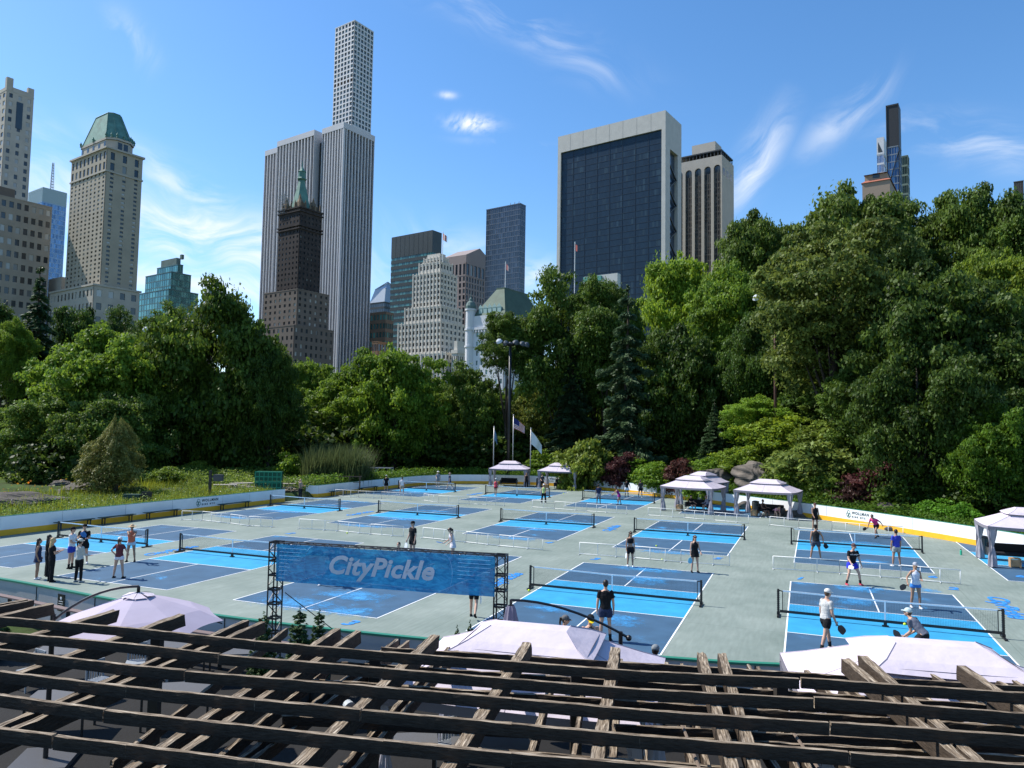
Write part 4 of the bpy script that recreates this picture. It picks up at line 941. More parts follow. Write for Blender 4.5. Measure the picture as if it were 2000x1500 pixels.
def crown_arrays(seed, lobes=17, sub=26, leaves=88000, leaf=.0215, lobe_r=(.24, .44), sub_r=(.045, .125), squash=.8, flat=.75, fill=.72, up=.35, droop=0.):
    """crown inside the unit box x, y in -1..1, z 0..2; returns leaf quads, tones and lobe centres"""
    rng = np.random.default_rng(seed); LC = []
    k = 0
    while len(LC) < lobes and k < 4000:
        k += 1; p = rng.uniform(-1, 1, 3); r = np.linalg.norm(p)
        if r > 1 or r < .35: continue
        if p[2] < -.2 and rng.random() < .35: continue
        p = p/r*fill*(.62+.52*rng.random()); 
        if all(np.linalg.norm(p-q) > .33 for q in LC): LC.append(p)
    LC = np.array(LC); LR = rng.uniform(*lobe_r, len(LC))
    SC = []; SR = []; ST = []
    for c, r in zip(LC, LR):
        d = unit(rng.normal(size=(sub, 3))); d[:, 2] = np.abs(d[:, 2])*1.1-.3*(rng.random(sub)); d = unit(d)
        SC.append(c+d*r*rng.uniform(.55, 1.22, (sub, 1))); SR.append(rng.uniform(*sub_r, sub)); ST.append(np.full(sub, rng.random()*.3))
    SC = np.concatenate(SC); SR = np.concatenate(SR); ST = np.concatenate(ST)+rng.random(len(SC))*.2
    w_ = SR**2; idx = rng.choice(len(SC), leaves, p=w_/w_.sum()); AN = rng.uniform(.6, 1.5, (len(SC), 3))
    d = unit(rng.normal(size=(leaves, 3))); d[:, 2] = np.where(rng.random(leaves) < .55, np.abs(d[:, 2]), d[:, 2])
    P = SC[idx]+d*(SR[idx]*rng.uniform(.35, 1.45, leaves))[:, None]*np.array([1, 1, flat])*AN[idx]
    st_ = rng.random(leaves) < .1; P[st_] = LC[rng.integers(0, len(LC), st_.sum())]+unit(rng.normal(size=(st_.sum(), 3)))*(rng.uniform(.5, 1.15, st_.sum())*LR.mean())[:, None]
    nr = unit(d*.9+rng.normal(size=(leaves, 3))*.75+np.array([0, 0, up]))
    P[:, 2] = P[:, 2]*squash
    V = leaf_quads(P, nr, np.full(leaves, leaf), rng)
    zl, zh = np.quantile(V[:, 0, 2], .01), np.quantile(V[:, 0, 2], .9985); k_ = 2/(zh-zl); V[..., 2] = (V[..., 2]-zl)*k_
    Lz = LC*np.array([1, 1, squash]); Lz[:, 2] = (Lz[:, 2]-zl)*k_
    return V, ST[idx]+rng.random(leaves)*.5, Lz
LM = leafmat('leaf_broad', (.028, .05, .008), (.17, .235, .038), .33)
LM2 = leafmat('leaf_bright', (.045, .085, .01), (.24, .33, .038), .38)
LMF = leafmat('leaf_fine', (.035, .058, .013), (.185, .225, .052), .33)
LMP = leafmat('needle', (.02, .045, .018), (.075, .115, .042), .15)
LMR = leafmat('leaf_maple_red', (.035, .012, .012), (.11, .04, .035), .25)
LMG = leafmat('needle_gold', (.05, .07, .018), (.21, .21, .055), .25)
barkm = mat('bark', (.055, .045, .035), .95, .1, var=.3, scale=3, bump=.6, stretch=(1, 1, .2))
PROTO = {}
def proto(key, m, seed, **k):
    V, tn, LC = crown_arrays(seed, **k); PROTO[key] = (quads_mesh('crown', V, tn, m), LC)
proto('oakA', LM, 1); proto('oakB', LM, 2, lobes=22, sub=20); proto('oakC', LM, 3, lobes=14, sub=30, lobe_r=(.3, .5), sub_r=(.05, .14))
proto('brightA', LM2, 4, lobes=20); proto('brightB', LM2, 5, lobes=24, sub=18, sub_r=(.045, .11)); proto('fineA', LMF, 6, lobes=20, sub=16, sub_r=(.06, .12), leaf=.02, leaves=80000, flat=.5)
proto('fineB', LMF, 7, lobes=16, sub=18, sub_r=(.06, .12), leaf=.022, leaves=75000, flat=.5)
proto('bushA', LM2, 8, lobes=12, sub=10, leaves=9000, leaf=.06, lobe_r=(.35, .5), sub_r=(.14, .24)); proto('bushB', LM, 9, lobes=12, sub=10, leaves=9000, leaf=.06, lobe_r=(.35, .5), sub_r=(.14, .24))
proto('maple', LMR, 10, lobes=14, sub=12, leaves=11000, leaf=.05, sub_r=(.1, .2), flat=.5)
def conifer_arrays(seed, layers=17, per=9, leaves=42000, leaf=(.035, .3), shape=1., droop=.18, top=.06, ragged=.25, base=.0):
    rng = np.random.default_rng(seed); A = []; 
    for k in range(layers):
        f = k/(layers-1); z = base+(2-base)*f*.98; R = max(top, (1-f)**shape)*(1-ragged*rng.random())
        n = max(4, int(per*(1-f*.5)))
        for j in range(n):
            a = 2*PI*(j+rng.random()*.7)/n; l = R*(1-ragged*rng.random()); A.append((z+rng.normal()*.02, a, l))
    A = np.array(A); w_ = A[:, 2]**1.35; idx = rng.choice(len(A), leaves, p=w_/w_.sum()); z, a, l = A[idx].T
    t_ = rng.random(leaves)**.65; wd = .2*l*(1-.55*t_)+.02; s = rng.normal(size=leaves)*wd*.6
    ca, sa = np.cos(a), np.sin(a); rr = t_*l
    P = np.stack([rr*ca-s*sa, rr*sa+s*ca, z-droop*l*t_**1.6+.05*l*np.sin(t_*6)+rng.normal(size=leaves)*.014], 1)
    n_ = unit(np.stack([ca*.3, sa*.3, np.ones(leaves)], 1)+rng.normal(size=(leaves, 3))*.5)
    dirn = unit(np.stack([ca-sa*s/np.maximum(wd, .01)*.8, sa+ca*s/np.maximum(wd, .01)*.8, -.25*np.ones(leaves)], 1)); b = unit(np.cross(n_, dirn)); L_ = leaf[0]*(.6+.8*rng.random(leaves))[:, None]
    V = np.stack([P-dirn*L_, P+b*L_*leaf[1], P+dirn*L_, P-b*L_*leaf[1]], 1)
    return V, rng.random(leaves)*.5+t_*.45, None
def cproto(key, m, seed, **k):
    V, tn, _ = conifer_arrays(seed, **k); PROTO[key] = (quads_mesh('crown', V, tn, m), None)
cproto('pine', LMP, 21, layers=15, per=8, leaves=55000, leaf=(.04, .3), shape=.62, ragged=.4, droop=.1); cproto('spruce', LMP, 22, layers=20, per=10, leaves=50000, leaf=(.035, .35), shape=.9)
cproto('hemlock', LMF, 23, layers=11, per=9, leaves=42000, leaf=(.035, .35), shape=.6, droop=.16, ragged=.35); _V, _t, _L = crown_arrays(24, lobes=26, sub=12, leaves=60000, leaf=.022, lobe_r=(.2, .36), sub_r=(.06, .13), squash=1., flat=.8, fill=.8, up=.8)
_f = np.clip(1.18-.52*_V[..., 2:3], .16, 1.1); _V[..., :2] *= _f; _V[..., 2] = np.maximum(_V[..., 2], .02); _V[..., 2] *= 1.12; PROTO['gold'] = (quads_mesh('crown', _V, _t+_V[:, 0, 2]*.12, LMG), None)
CED = quads_mesh('foliage', *conifer_arrays(31, layers=16, per=9, leaves=9000, leaf=(.075, .42), shape=.62, droop=-.25, ragged=.25)[:2], LMP)
def limbs(root, LC, R, H, z0, rng, lean=(0, 0), n=9, tr=None):
    b = MB(); tr = tr or max(.12, R*.055); pts = [Vector((0, 0, -.8))]+[Vector((lean[0]*f+rng.normal()*.12*f, lean[1]*f, H*f*.78)) for f in (.12, .3, .5, .7, 1.)]
    b.tube(pts, [tr*1.5, tr*1.15, tr, tr*.8, tr*.55, tr*.15], 9)
    if LC is not None:
        ch = H-z0
        for q in sorted(range(len(LC)), key=lambda i: LC[i][2])[:n+4][:n]:
            e = Vector((LC[q][0]*R*.8, LC[q][1]*R*.8, z0+LC[q][2]/2*ch)); s_ = min(.75, max(.15, (e.z/H)*.55)); st = Vector((lean[0]*s_, lean[1]*s_, H*s_*.7))
            mid = st.lerp(e, .5)+Vector((0, 0, -.04*ch+rng.normal()*.2)); b.tube([st, mid, e], [tr*.5, tr*.32, tr*.1], 6)
    return b.build('trunk', barkm, root, smooth=True)
def tree(kind, px, py, D, wpx, label, tint=(1, 1, 1), clear=.12, cat='tree', group=None, name=None, base=None, ry=None, rot=None, dens=None):
    T_ = dp(px, py, D); R = wpx/2*D/F_PX; z = gh(T_.x, T_.y) if base is None else base; H = T_.z-z
    if cat == 'shrub' or kind in ('maple',): H = max(H, R*1.15)
    me, LC = PROTO[kind]; rng = np.random.default_rng(int(px*7+py))
    nm = name or ('pine_tree' if kind in ('pine', 'spruce', 'hemlock', 'gold') else 'broadleaf_tree'); r = thing(nm, label, cat, (T_.x, T_.y, z), rng.random()*6.28 if rot is None else rot, group)
    o = bpy.data.objects.new('crown', me); COL.objects.link(o); o.parent = r; con = LC is None; z0 = H*clear if con or cat == 'shrub' else max(H*clear, min(H*.5, H-2*R*1.35))
    o.scale = (R*1.04, (ry or R)*1.04, (H-z0)/2.0); o.location = (0, 0, z0); o.color = (*tint, 1)
    if cat != 'shrub': limbs(r, LC, R, H*(1.0 if con else .95)/(.8 if con else 1), z0, rng)
    else:
        b = MB()
        for k in range(4): a = k*1.7; b.tube([(0, 0, -.1), (R*.4*math.cos(a), R*.4*math.sin(a), H*.5)], [.05, .015], 5)
        b.build('stem', barkm, r)
    return r
GT = 'trees around the rink'
# far band first
for px, py, D, w_, k, lab, tint in (
    (10, 590, 96, 130, 'oakA', 'dark broadleaf tree cut by the left edge, behind the light bushy tree', (.55, .7, .6)),
    (25, 625, 84, 95, 'brightA', 'yellow-green broadleaf tree at the left edge under the tall pine', (.85, .95, .8)),
    (168, 606, 104, 135, 'oakB', 'left one of two round dark crowns in front of the beige hotel tower', (.5, .66, .6)),
    (236, 600, 106, 120, 'oakC', 'right one of two round dark crowns in front of the beige hotel tower', (.5, .66, .6)),
    (603, 706, 118, 100, 'brightB', 'small light green crown showing below the brick hotel tower', (.9, 1, .8)),
    (560, 780, 100, 150, 'oakB', 'shaded tree filling the gap right of the big dark tree', (.6, .75, .6)),
    (690, 720, 100, 180, 'brightA', 'left half of the bright green pair of trees under the white-finned tower', (.82, .95, .75)),
    (775, 684, 96, 190, 'brightB', 'bright green tree with pointed top under the pale stepped tower', (.8, .95, .72)),
    (838, 790, 104, 120, 'oakC', 'low dark tree between the bright pair and the central round tree', (.6, .8, .6)),
    (925, 712, 101, 165, 'oakA', 'central round tree left of the tall lamp post', (.85, 1, .8)),
    (1060, 716, 104, 150, 'fineB', 'olive yellow round tree right of the tall lamp post', (1.2, 1.15, .8)),
    (1335, 505, 106, 200, 'brightB', 'bright yellow-green tree before the arched tower', (1.15, 1.25, .9)),
    (1480, 418, 104, 190, 'oakB', 'tall tree left of the highest hilltop crown', (.9, 1, .85)),
    (1628, 360, 100, 290, 'oakA', 'highest broad crown on the right hill', (.95, 1.02, .85)),
    (1775, 378, 102, 230, 'oakA', 'hilltop tree below the olive glass tower', (.9, 1, .85)),
    (1700, 388, 101, 140, 'oakB', 'leafy crown just below the red tiled roof', (.95, 1.02, .85)),
    (1915, 368, 94, 200, 'oakB', 'tall hilltop tree near the right edge with sky showing through', (.85, .98, .85)),
    (2010, 400, 90, 170, 'oakC', 'tree cut by the right edge at the top of the hill', (.8, .95, .8)),
    (1720, 470, 94, 240, 'fineA', 'grey-green fine leaved tree in the middle of the right hill', (.8, .95, .85)),
    (1550, 500, 92, 180, 'oakA', 'mid green tree under the highest hilltop crown on its left', (.8, 1, .8)),
    (1900, 500, 84, 210, 'brightA', 'tree with yellowish leaves below the right hilltop crowns', (.95, .98, .8)),
    (1420, 520, 96, 190, 'brightA', 'light green tree between yellow-green tree and right hill', (.8, .95, .75))):
    tree(k, px, py, D, w_, lab, tint, group=GT, clear=.05)
tree('spruce', 80, 520, 88, 215, 'tall ragged dark pine in front of the brown apartment block', (.8, .95, .9), clear=.1, group=GT)
tree('brightA', 215, 640, 80, 270, 'wide light green bushy tree left of the big dark tree', (.8, .95, .85), clear=.02, group=GT)
tree('oakC', 90, 760, 74, 190, 'lower light bushy tree by the iron fence', (.95, 1.1, 1.), clear=.02, group=GT)
tree('oakB', 215, 770, 72, 210, 'light bush-like tree behind the golden conifer', (.95, 1.1, 1.), clear=.02, group=GT)
tree('oakA', 455, 560, 84, 270, 'big dark plane tree left of centre in front of the brick hotel tower', (.72, .85, .62), clear=.02, group=GT)
tree('oakC', 350, 600, 88, 140, 'lighter crown on the left shoulder of the big dark tree', (.8, .95, .7), clear=.05, group=GT)
tree('oakB', 530, 690, 82, 130, 'dark lower crown on the right shoulder of the big dark tree', (.55, .7, .5), clear=.0, group=GT)
tree('oakC', 1098, 522, 98, 205, 'large tree with a branch reaching left over the white hotel', (.78, .92, .72), clear=.1, group=GT)
tree('oakB', 992, 612, 97, 105, 'overhanging leafy bough in front of the white hotel', (.78, .92, .72), clear=.66, group=GT)
tree('pine', 1225, 556, 84, 190, 'tall dull green pine right of the large central tree', (1.1, 1.15, 1.3), clear=.04, group=GT)
tree('spruce', 1120, 650, 95, 150, 'shaded spruce below the large central tree', (.7, .8, .8), clear=.02, group=GT)
tree('oakB', 1330, 640, 86, 200, 'deep shaded tree right of the tall spruce', (.5, .65, .5), clear=.1, group=GT)
tree('fineA', 1625, 440, 66, 330, 'wide airy fine leaved tree reaching over the red-brown lamp post', (1.0, 1.05, .8), clear=.34, group=GT)
tree('hemlock', 1620, 660, 70, 190, 'hemlock with level layered branches right of the lamp post', (1.1, 1.25, .9), clear=.0, group=GT)
tree('oakB', 1820, 520, 60, 330, 'large dark tree on the right above the maple', (.6, .72, .6), clear=.2, group=GT)
tree('oakB', 1163, 545, 98, 110, 'small crown beside the white rooftop building on its left', (.78, .92, .7), clear=.1, group=GT)
tree('oakA', 1215, 556, 97, 110, 'small crown beside the white rooftop building on its right', (.75, .9, .68), clear=.1, group=GT)
tree('oakC', 1185, 548, 96, 150, 'dark crown behind the tall dull green pine', (.7, .85, .65), clear=.1, group=GT)
tree('oakA', 1930, 640, 55, 250, 'big shaded tree over the lawn at the right edge', (.55, .68, .55), clear=.22, group=GT)
tree('spruce', 1960, 560, 64, 220, 'dark conifer at the right edge above the shaded lawn', (.8, .9, .8), clear=.0, group=GT)
tree('oakA', 1470, 600, 80, 150, 'shaded tree behind the red-brown lamp post', (.55, .75, .6), clear=.06, group=GT)
tree('oakC', 1760, 700, 66, 190, 'low shaded tree behind the red maple', (.5, .62, .5), clear=.0, group=GT)
tree('spruce', 1395, 780, 76, 90, 'small dark spruce left of the lamp post base', (.8, .95, .9), clear=.0, group=GT)
tree('brightA', 1480, 775, 74, 130, 'bright leaved sapling beside the lamp post base', (1.1, 1.3, 1.), clear=.0, group=GT)
# understorey
GB = 'shrubs around the rink'
for kind, px, py, D, w_, lab, tint in (
    ('bushB', 130, 848, 70, 150, 'rounded black-green shrub left of the golden conifer', (.35, .45, .4)),
    ('bushB', 1145, 858, 82, 105, 'rounded mid green shrub behind the two far gazebos', (1.25, 1.2, 1.)),
    ('bushA', 1075, 884, 94, 80, 'light leafy shrub behind the right far gazebo', (.85, 1, .8)),
    ('bushB', 960, 850, 100, 150, 'dark shrub behind the flagpoles', (.5, .6, .5)),
    ('bushB', 860, 850, 101, 140, 'dark shrub left of the flagpoles', (.45, .55, .45)),
    ('bushB', 770, 855, 98, 120, 'dark shrub behind the metal frame', (.4, .5, .4)),
    ('bushA', 572, 884, 76, 62, 'yellow-green shrub left of the tall reeds', (.85, 1., .65)),
    ('maple', 1213, 884, 80, 78, 'small dark red maple right of the two far gazebos', (1, 1, 1)),
    ('maple', 1335, 896, 72, 80, 'russet shrub left of the grey boulder', (1.2, 1.3, 1)),
    ('maple', 1700, 903, 58, 125, 'spreading dark red maple behind the WOLLMAN sign', (1.1, 1, 1)),
    ('maple', 1660, 950, 57.5, 80, 'low purple-grey shrub at the foot of the red maple', (.7, .9, .8)),
    ('bushB', 1585, 900, 62, 150, 'grey-green shrub on the bank above the right gazebo', (1.3, 1.25, 1.5)),
    ('bushA', 1830, 975, 50, 80, 'glossy green shrub beside the yellow flowers, left one', (.6, 1, .6)),
    ('bushA', 1882, 982, 48, 65, 'glossy green shrub beside the right gazebo, right one', (.6, 1, .6)),
    ('bushA', 1400, 905, 72, 80, 'bright shrub between the grey boulders', (.8, 1, .7)),
    ('bushA', 1270, 910, 78, 90, 'bright leafy shrub above the middle far boards', (.8, 1, .7)),
    ('bushA', 1520, 865, 70, 120, 'yellow-green shrub on the bank right of the lamp post', (1.1, 1.1, .7)),
    ('bushB', 1440, 850, 78, 100, 'dark yew shrub left of the lamp post', (.6, .8, .8)),
    ('bushB', 490, 872, 84, 110, 'dark shrub behind the green crates', (.5, .65, .5)),
    ('bushB', 640, 840, 96, 200, 'dark shrub behind the reeds', (.4, .5, .4)),
    ('bushB', 1600, 820, 74, 150, 'dark shrub at the foot of the hemlock', (.5, .7, .5)),
    ('bushB', 1750, 860, 64, 170, 'dark shrub behind the red maple', (.35, .45, .4)),
    ('bushB', 1900, 870, 62, 200, 'dark shrub above the shaded lawn', (.35, .45, .4)),
    ('bushB', 1230, 840, 90, 140, 'dark shrub below the tall spruce', (.4, .5, .4)),
    ('bushB', 1330, 830, 86, 140, 'dark shrub below the deep shaded tree', (.4, .5, .4)),
    ('bushB', 1990, 900, 52, 120, 'dark shrub at the right edge above the right gazebo', (.35, .45, .4)),
    ('bushB', 420, 850, 100, 160, 'dark shrub behind the green container', (.35, .45, .35)),
    ('bushB', 340, 860, 90, 110, 'dark shrub between red skip and green container', (.3, .4, .3)), ('bushB', 1010, 850, 103, 150, 'dark shrub straight behind the flagpoles', (.35, .45, .35)), ('bushB', 1110, 850, 100, 130, 'dark shrub right of the flagpoles', (.35, .45, .35)), ('bushB', 700, 850, 100, 150, 'dark shrub at the right end of the reeds', (.35, .45, .35)), ('bushB', 1820, 800, 66, 220, 'dark shrub under the large dark tree on the right', (.35, .45, .35)),
    ('bushB', 270, 860, 96, 120, 'dark shrub behind the red skip', (.35, .45, .35))):
    tree(kind, px, py, D, w_, lab, tint, clear=.0, cat='shrub', name='shrub', group=GB)
tree('gold', 232, 830, 58, 165, 'golden olive conifer beside the left garden path', (1.1, 1.1, 1), clear=.0, group=GT)
for kind, px, py, D, w_, lab, tint, cl in (('oakC', 1790, 620, 54, 240, 'shaded tree right of the red maple with low crown', (.5, .62, .5), .1), ('brightA', 1945, 780, 50, 190, 'low shaded tree right above the right edge gazebo', (.5, .68, .45), .0), ('oakA', 1690, 700, 62, 200, 'tree with open trunk rising behind the red maple', (.8, .95, .75), .36), ('brightB', 1985, 500, 66, 200, 'yellow-green topped tree at the right edge halfway up', (.95, .95, .7), .1)):
    tree(kind, px, py, D, w_, lab, tint, clear=cl, group=GT)
for kind, px, py, D, w_, lab, tint in (('bushA', 1540, 922, 63, 90, 'light green shrub at the bank foot right of the lone gazebo', (.9, 1., .75)), ('bushB', 1612, 948, 60, 80, 'low grey-green shrub above the boards left of the maple', (1.1, 1.2, 1.)), ('bushB', 1780, 930, 54, 120, 'dark low shrub behind the boulder right of the maple', (.5, .65, .45)), ('bushB', 1850, 920, 55, 140, 'dark low shrub on the shaded lawn, left one', (.45, .6, .4)),
    ('bushB', 1940, 925, 51, 150, 'dark low shrub on the shaded lawn, right one', (.45, .6, .4)), ('bushA', 1360, 925, 69, 70, 'fresh green shrub left of the paired gazebos', (.8, 1., .7)), ('bushA', 1300, 915, 74, 90, 'fresh green shrub above the right far boards', (.75, .95, .65)), ('bushB', 1245, 890, 82, 80, 'dull green shrub right of the small dark red maple', (.8, .95, .75)), ('bushA', 1450, 895, 70, 90, 'yellow-green shrub between the two boulders and the lamp post', (.95, 1., .7)), ('bushB', 1620, 870, 66, 130, 'olive shrub high on the grassy bank', (1.1, 1.1, .8)),
    ('bushB', 1180, 900, 82, 60, 'small shrub left of the small dark red maple', (.9, 1, .7)), ('bushB', 60, 890, 78, 90, 'white flowering shrub by the iron fence', (1.1, 1.2, 1.)), ('bushB', 385, 905, 78, 60, 'low light shrub before the green container', (1.4, 1.4, 1.)), ('bushB', 330, 925, 66, 60, 'small shrub right of the golden conifer', (1.2, 1.3, .9))):
    tree(kind, px, py, D, w_, lab, tint, clear=.0, cat='shrub', name='shrub', group=GB)
# a far-off wood closes the view under the crowns
def scatter_wood():
    rng = np.random.default_rng(77); Q = []; TT = []
    me, _ = PROTO['bushB']; co = np.zeros(len(me.vertices)*3, np.float32); me.vertices.foreach_get('co', co); V = co.reshape(-1, 4, 3)[::3]
    for k in range(110):
        th = rad(-44)+rad(88)*k/109; D = (110 if k % 2 else 128)+rng.random()*10; x, y = math.tan(th)*D, D
        s_ = np.array([8, 8, 5.+3*rng.random()]); z = gh(x, y)-1; W_ = V*s_+np.array([x, y, z]); Q.append(W_); TT.append(rng.random(len(V))*.7)
    m = quads_mesh('far_woodland', np.concatenate(Q), np.concatenate(TT), LM); o = bpy.data.objects.new('far_woodland', m); COL.objects.link(o); o.color = (.5, .65, .5, 1)
    tag(o, 'dark band of far park woodland closing the view beneath the nearer crowns', 'woodland', None, 'stuff')
scatter_wood()

# --- ground cover
def cover(name, label, cat, region, n, h, wdt, m, seed, tint=(1, 1, 1), per=7, spread=.35, lean=.5, blade=True, tone=(.1, .8)):
    """tufts over a ground region: region(rng, n) -> x, y arrays"""
    rng = np.random.default_rng(seed); x, y = region(rng, n); ok = rink_sd(x, y) > .55; x, y = x[ok], y[ok]; n = len(x); z = ground_h(x, y)
    x = np.repeat(x, per); y = np.repeat(y, per); z = np.repeat(z, per); k = len(x)
    a = rng.random(k)*2*PI; l = rng.random(k)*lean; ox = rng.normal(size=k)*spread*.5; oy = rng.normal(size=k)*spread*.5
    hh = h*(.5+.8*rng.random(k))*np.repeat(.6+.8*rng.random(n), per); dx, dy = np.cos(a)*l*hh, np.sin(a)*l*hh; px, py = -np.sin(a)*wdt, np.cos(a)*wdt
    B0 = np.stack([x+ox, y+oy, z-.03], 1); Tp = B0+np.stack([dx, dy, hh], 1)
    if blade:
        mid = (B0*.45+Tp*.55)+np.stack([-dx*.15, -dy*.15, hh*.06], 1); wv = np.stack([px, py, 0*px], 1); V = np.stack([B0, mid-wv, Tp, mid+wv], 1)
    else:
        C = Tp; nrm = unit(rng.normal(size=(k, 3))*.7+np.array([0, 0, 1.])); V = leaf_quads(C, nrm, np.full(k, wdt), rng, .7)
    pt_ = np.clip(.5+.5*np.sin(x*.55+1.7*np.sin(y*.31+seed))*np.sin(y*.43+1.3*np.sin(x*.23)), 0, 1)
    tn = tone[0]+(tone[1]-tone[0])*(np.repeat(rng.random(n), per)*.3+pt_*.4)+rng.random(k)*.4*(tone[1]-tone[0])
    o = bpy.data.objects.new(name, quads_mesh(name, V, tn, m)); COL.objects.link(o); o.color = (*tint, 1); tag(o, label, cat, None, 'stuff'); return o
def along(pts, d0, d1, acc_=None):
    """random points beyond the boards between offsets d0 and d1 along a list of rim points"""
    P = np.array(pts)
    def f(rng, n):
        k = rng.random(n)*(len(P)-1.001); i = k.astype(int); t_ = (k-i)[:, None]; q = P[i]*(1-t_)+P[i+1]*t_; e = unit(P[i+1]-P[i]); nn = np.stack([e[:, 1], -e[:, 0]], 1)
        d = d0+(d1-d0)*rng.random(n)**1.2; q = q+nn*d[:, None]; return q[:, 0], q[:, 1]
    return f
Lpts = seq[iB+1:]; Fpts = seq[nearest((15, 75)):iA]; Rpts = seq[nearest((28.3, 31)):nearest((15, 75))]
LGR = leafmat('garden_leaf', (.035, .07, .012), (.28, .36, .07), .38, flowers=None)
LFL = leafmat('garden_flower', (.06, .12, .015), (.16, .24, .04), .3, flowers=((.75, .75, .68), (.7, .7, .6)))
LOR = leafmat('orange_flower', (.1, .14, .02), (.18, .24, .03), .3, flowers=((.7, .22, .02), (.7, .35, .02)))
cover('garden_plants', 'dense light green ground cover behind the left boards', 'ground cover', along(Lpts, .3, 9), 9000, .42, .05, LGR, 1, (.8, .9, .8), per=9, blade=False)
cover('garden_grass', 'yellow-green ornamental grass tufts in the left garden', 'grass', along(Lpts, .4, 13), 2600, .6, .02, LGR, 2, (1.2, 1.05, .5), per=10)
cover('garden_flowers', 'small white daisies scattered in the left garden bed', 'flowers', along(Lpts, .3, 6), 500, .6, .05, LFL, 3, per=7, blade=False, tone=(.1, 1.1))
cover('orange_lilies', 'orange lilies between the rocks of the left garden', 'flowers', along(Lpts[6:], 8, 14), 240, .8, .09, LOR, 4, per=4, blade=False, tone=(.3, 1.3))
cover('bank_fern', 'bright fern and leafy growth along the foot of the right bank', 'ground cover', along(Rpts+Fpts[:14], .6, 4), 6500, .55, .07, LGR, 5, (.5, .75, .4), per=8, blade=False)
cover('bank_grass', 'tall pale grass covering the sunlit right bank', 'grass', along(seq[nearest((23, 57)):nearest((19, 66))], 2, 19), 5200, 1.0, .025, LGR, 6, (.8, .95, .5), per=9, lean=.7)
cover('far_fern', 'leafy plants behind the far boards near the gazebos', 'ground cover', along(Fpts, .3, 4), 2600, .8, .11, LGR, 7, (.55, .8, .4), per=8, blade=False)
cover('path_greens', 'low light green groundcover beyond the left garden path', 'ground cover', (lambda rng, n: (-46+rng.random(n)*34, 66+rng.random(n)*16)), 5200, .7, .09, LGR, 8, (.9, 1, .8), per=8, blade=False)
cover('hill_understorey', 'dark leafy undergrowth beneath the trees on the right hill', 'ground cover', (lambda rng, n: (12+rng.random(n)*50, 50+rng.random(n)*50)), 9000, .8, .16, LM, 9, (.6, .8, .6), per=6, blade=False)
def reeds():
    c0, c1 = dp(592, 938, 73), dp(695, 938, 73)
    f = lambda rng, n: (c0.x+(c1.x-c0.x)*rng.random(n), c0.y+4*rng.random(n)+1)
    cover('reeds', 'tall feathery reeds behind the left end of the far boards', 'reeds', f, 1500, 2.6, .03, leafmat('reed', (.03, .05, .015), (.13, .165, .06), .3), 12, per=9, lean=.6, spread=.7)
reeds()
# --- rocks
rockm = mat('park_rock', (.17, .145, .12), .9, .2, var=.35, scale=2.4, bump=1., bscale=7, col2=(.045, .042, .036), detail=9)
def rock(px, py, w_, hgt, label, seed, z=.6, flat=1., dz=0., D=None):
    g = gp(px, py, z) if D is None else dp(px, py, D); rng = random.Random(seed); bm = bmesh.new(); bmesh.ops.create_icosphere(bm, subdivisions=5, radius=1)
    dirs = [Vector((rng.uniform(-1, 1), rng.uniform(-1, 1), rng.uniform(-.4, 1))).normalized() for _ in range(17)]; ds = [rng.uniform(.62, .9) for _ in dirs]
    for v in bm.verts:
        for d, q in zip(dirs, ds):
            t_ = v.co.dot(d)
            if t_ > q: v.co -= d*(t_-q)*.9
        v.co += v.normal*(.03*math.sin(v.co.x*9+seed)*math.cos(v.co.y*8)+.035*math.sin(v.co.z*17+v.co.x*5)+.018*math.sin(v.co.y*31+v.co.x*23))
    me = bpy.data.meshes.new('boulder'); bm.to_mesh(me); bm.free(); me.materials.append(rockm)
    o = bpy.data.objects.new('boulder', me); COL.objects.link(o); o.location = (g.x, g.y, (gh(g.x, g.y) if D is None else gh(g.x, g.y))+hgt*.2+dz); o.scale = (w_/2, w_/2*flat, hgt); o.rotation_euler[2] = seed
    tag(o, label, 'rock')
for a in ((20, 992, 7.5, .8, 'flat brown bedrock slab at the left edge of the garden', 1, .8, .5), (150, 962, 5, .75, 'flat ledge of rock left of the golden conifer', 2, .8, .6), (118, 948, 2, .5, 'small stone on the ledge left of the golden conifer', 3, .9),
          (650, 940, 3.4, .55, 'pale low rock at the right end of the gateway', 4, .6, .6), (600, 944, 2, .4, 'small pale stone just right of the gateway', 5, .6)):
    rock(*a)
for px, py, D, w_, h_, lab, sd_ in ((1395, 925, 71, 5.5, 1.9, 'left large grey boulder above the paired gazebos', 11), (1492, 935, 66, 6.5, 1.9, 'right large brown boulder above the right gazebo', 12),
                                (1733, 1003, 53.5, 2.6, 1.0, 'dark boulder behind the boards at the foot of the red maple', 13), (1560, 985, 58, 3, .7, 'low stones behind the boards right of the right gazebo', 14), (1835, 1014, 47.5, 1, .5, 'small stone by the yellow flowers', 15), (1450, 965, 63, 2, .9, 'small dark stone behind the right gazebo', 16), (1520, 970, 60, 2.4, .7, 'low stone between right gazebo and grey-green shrub', 17)):
    rock(px, py, w_, h_, lab, sd_, D=D)
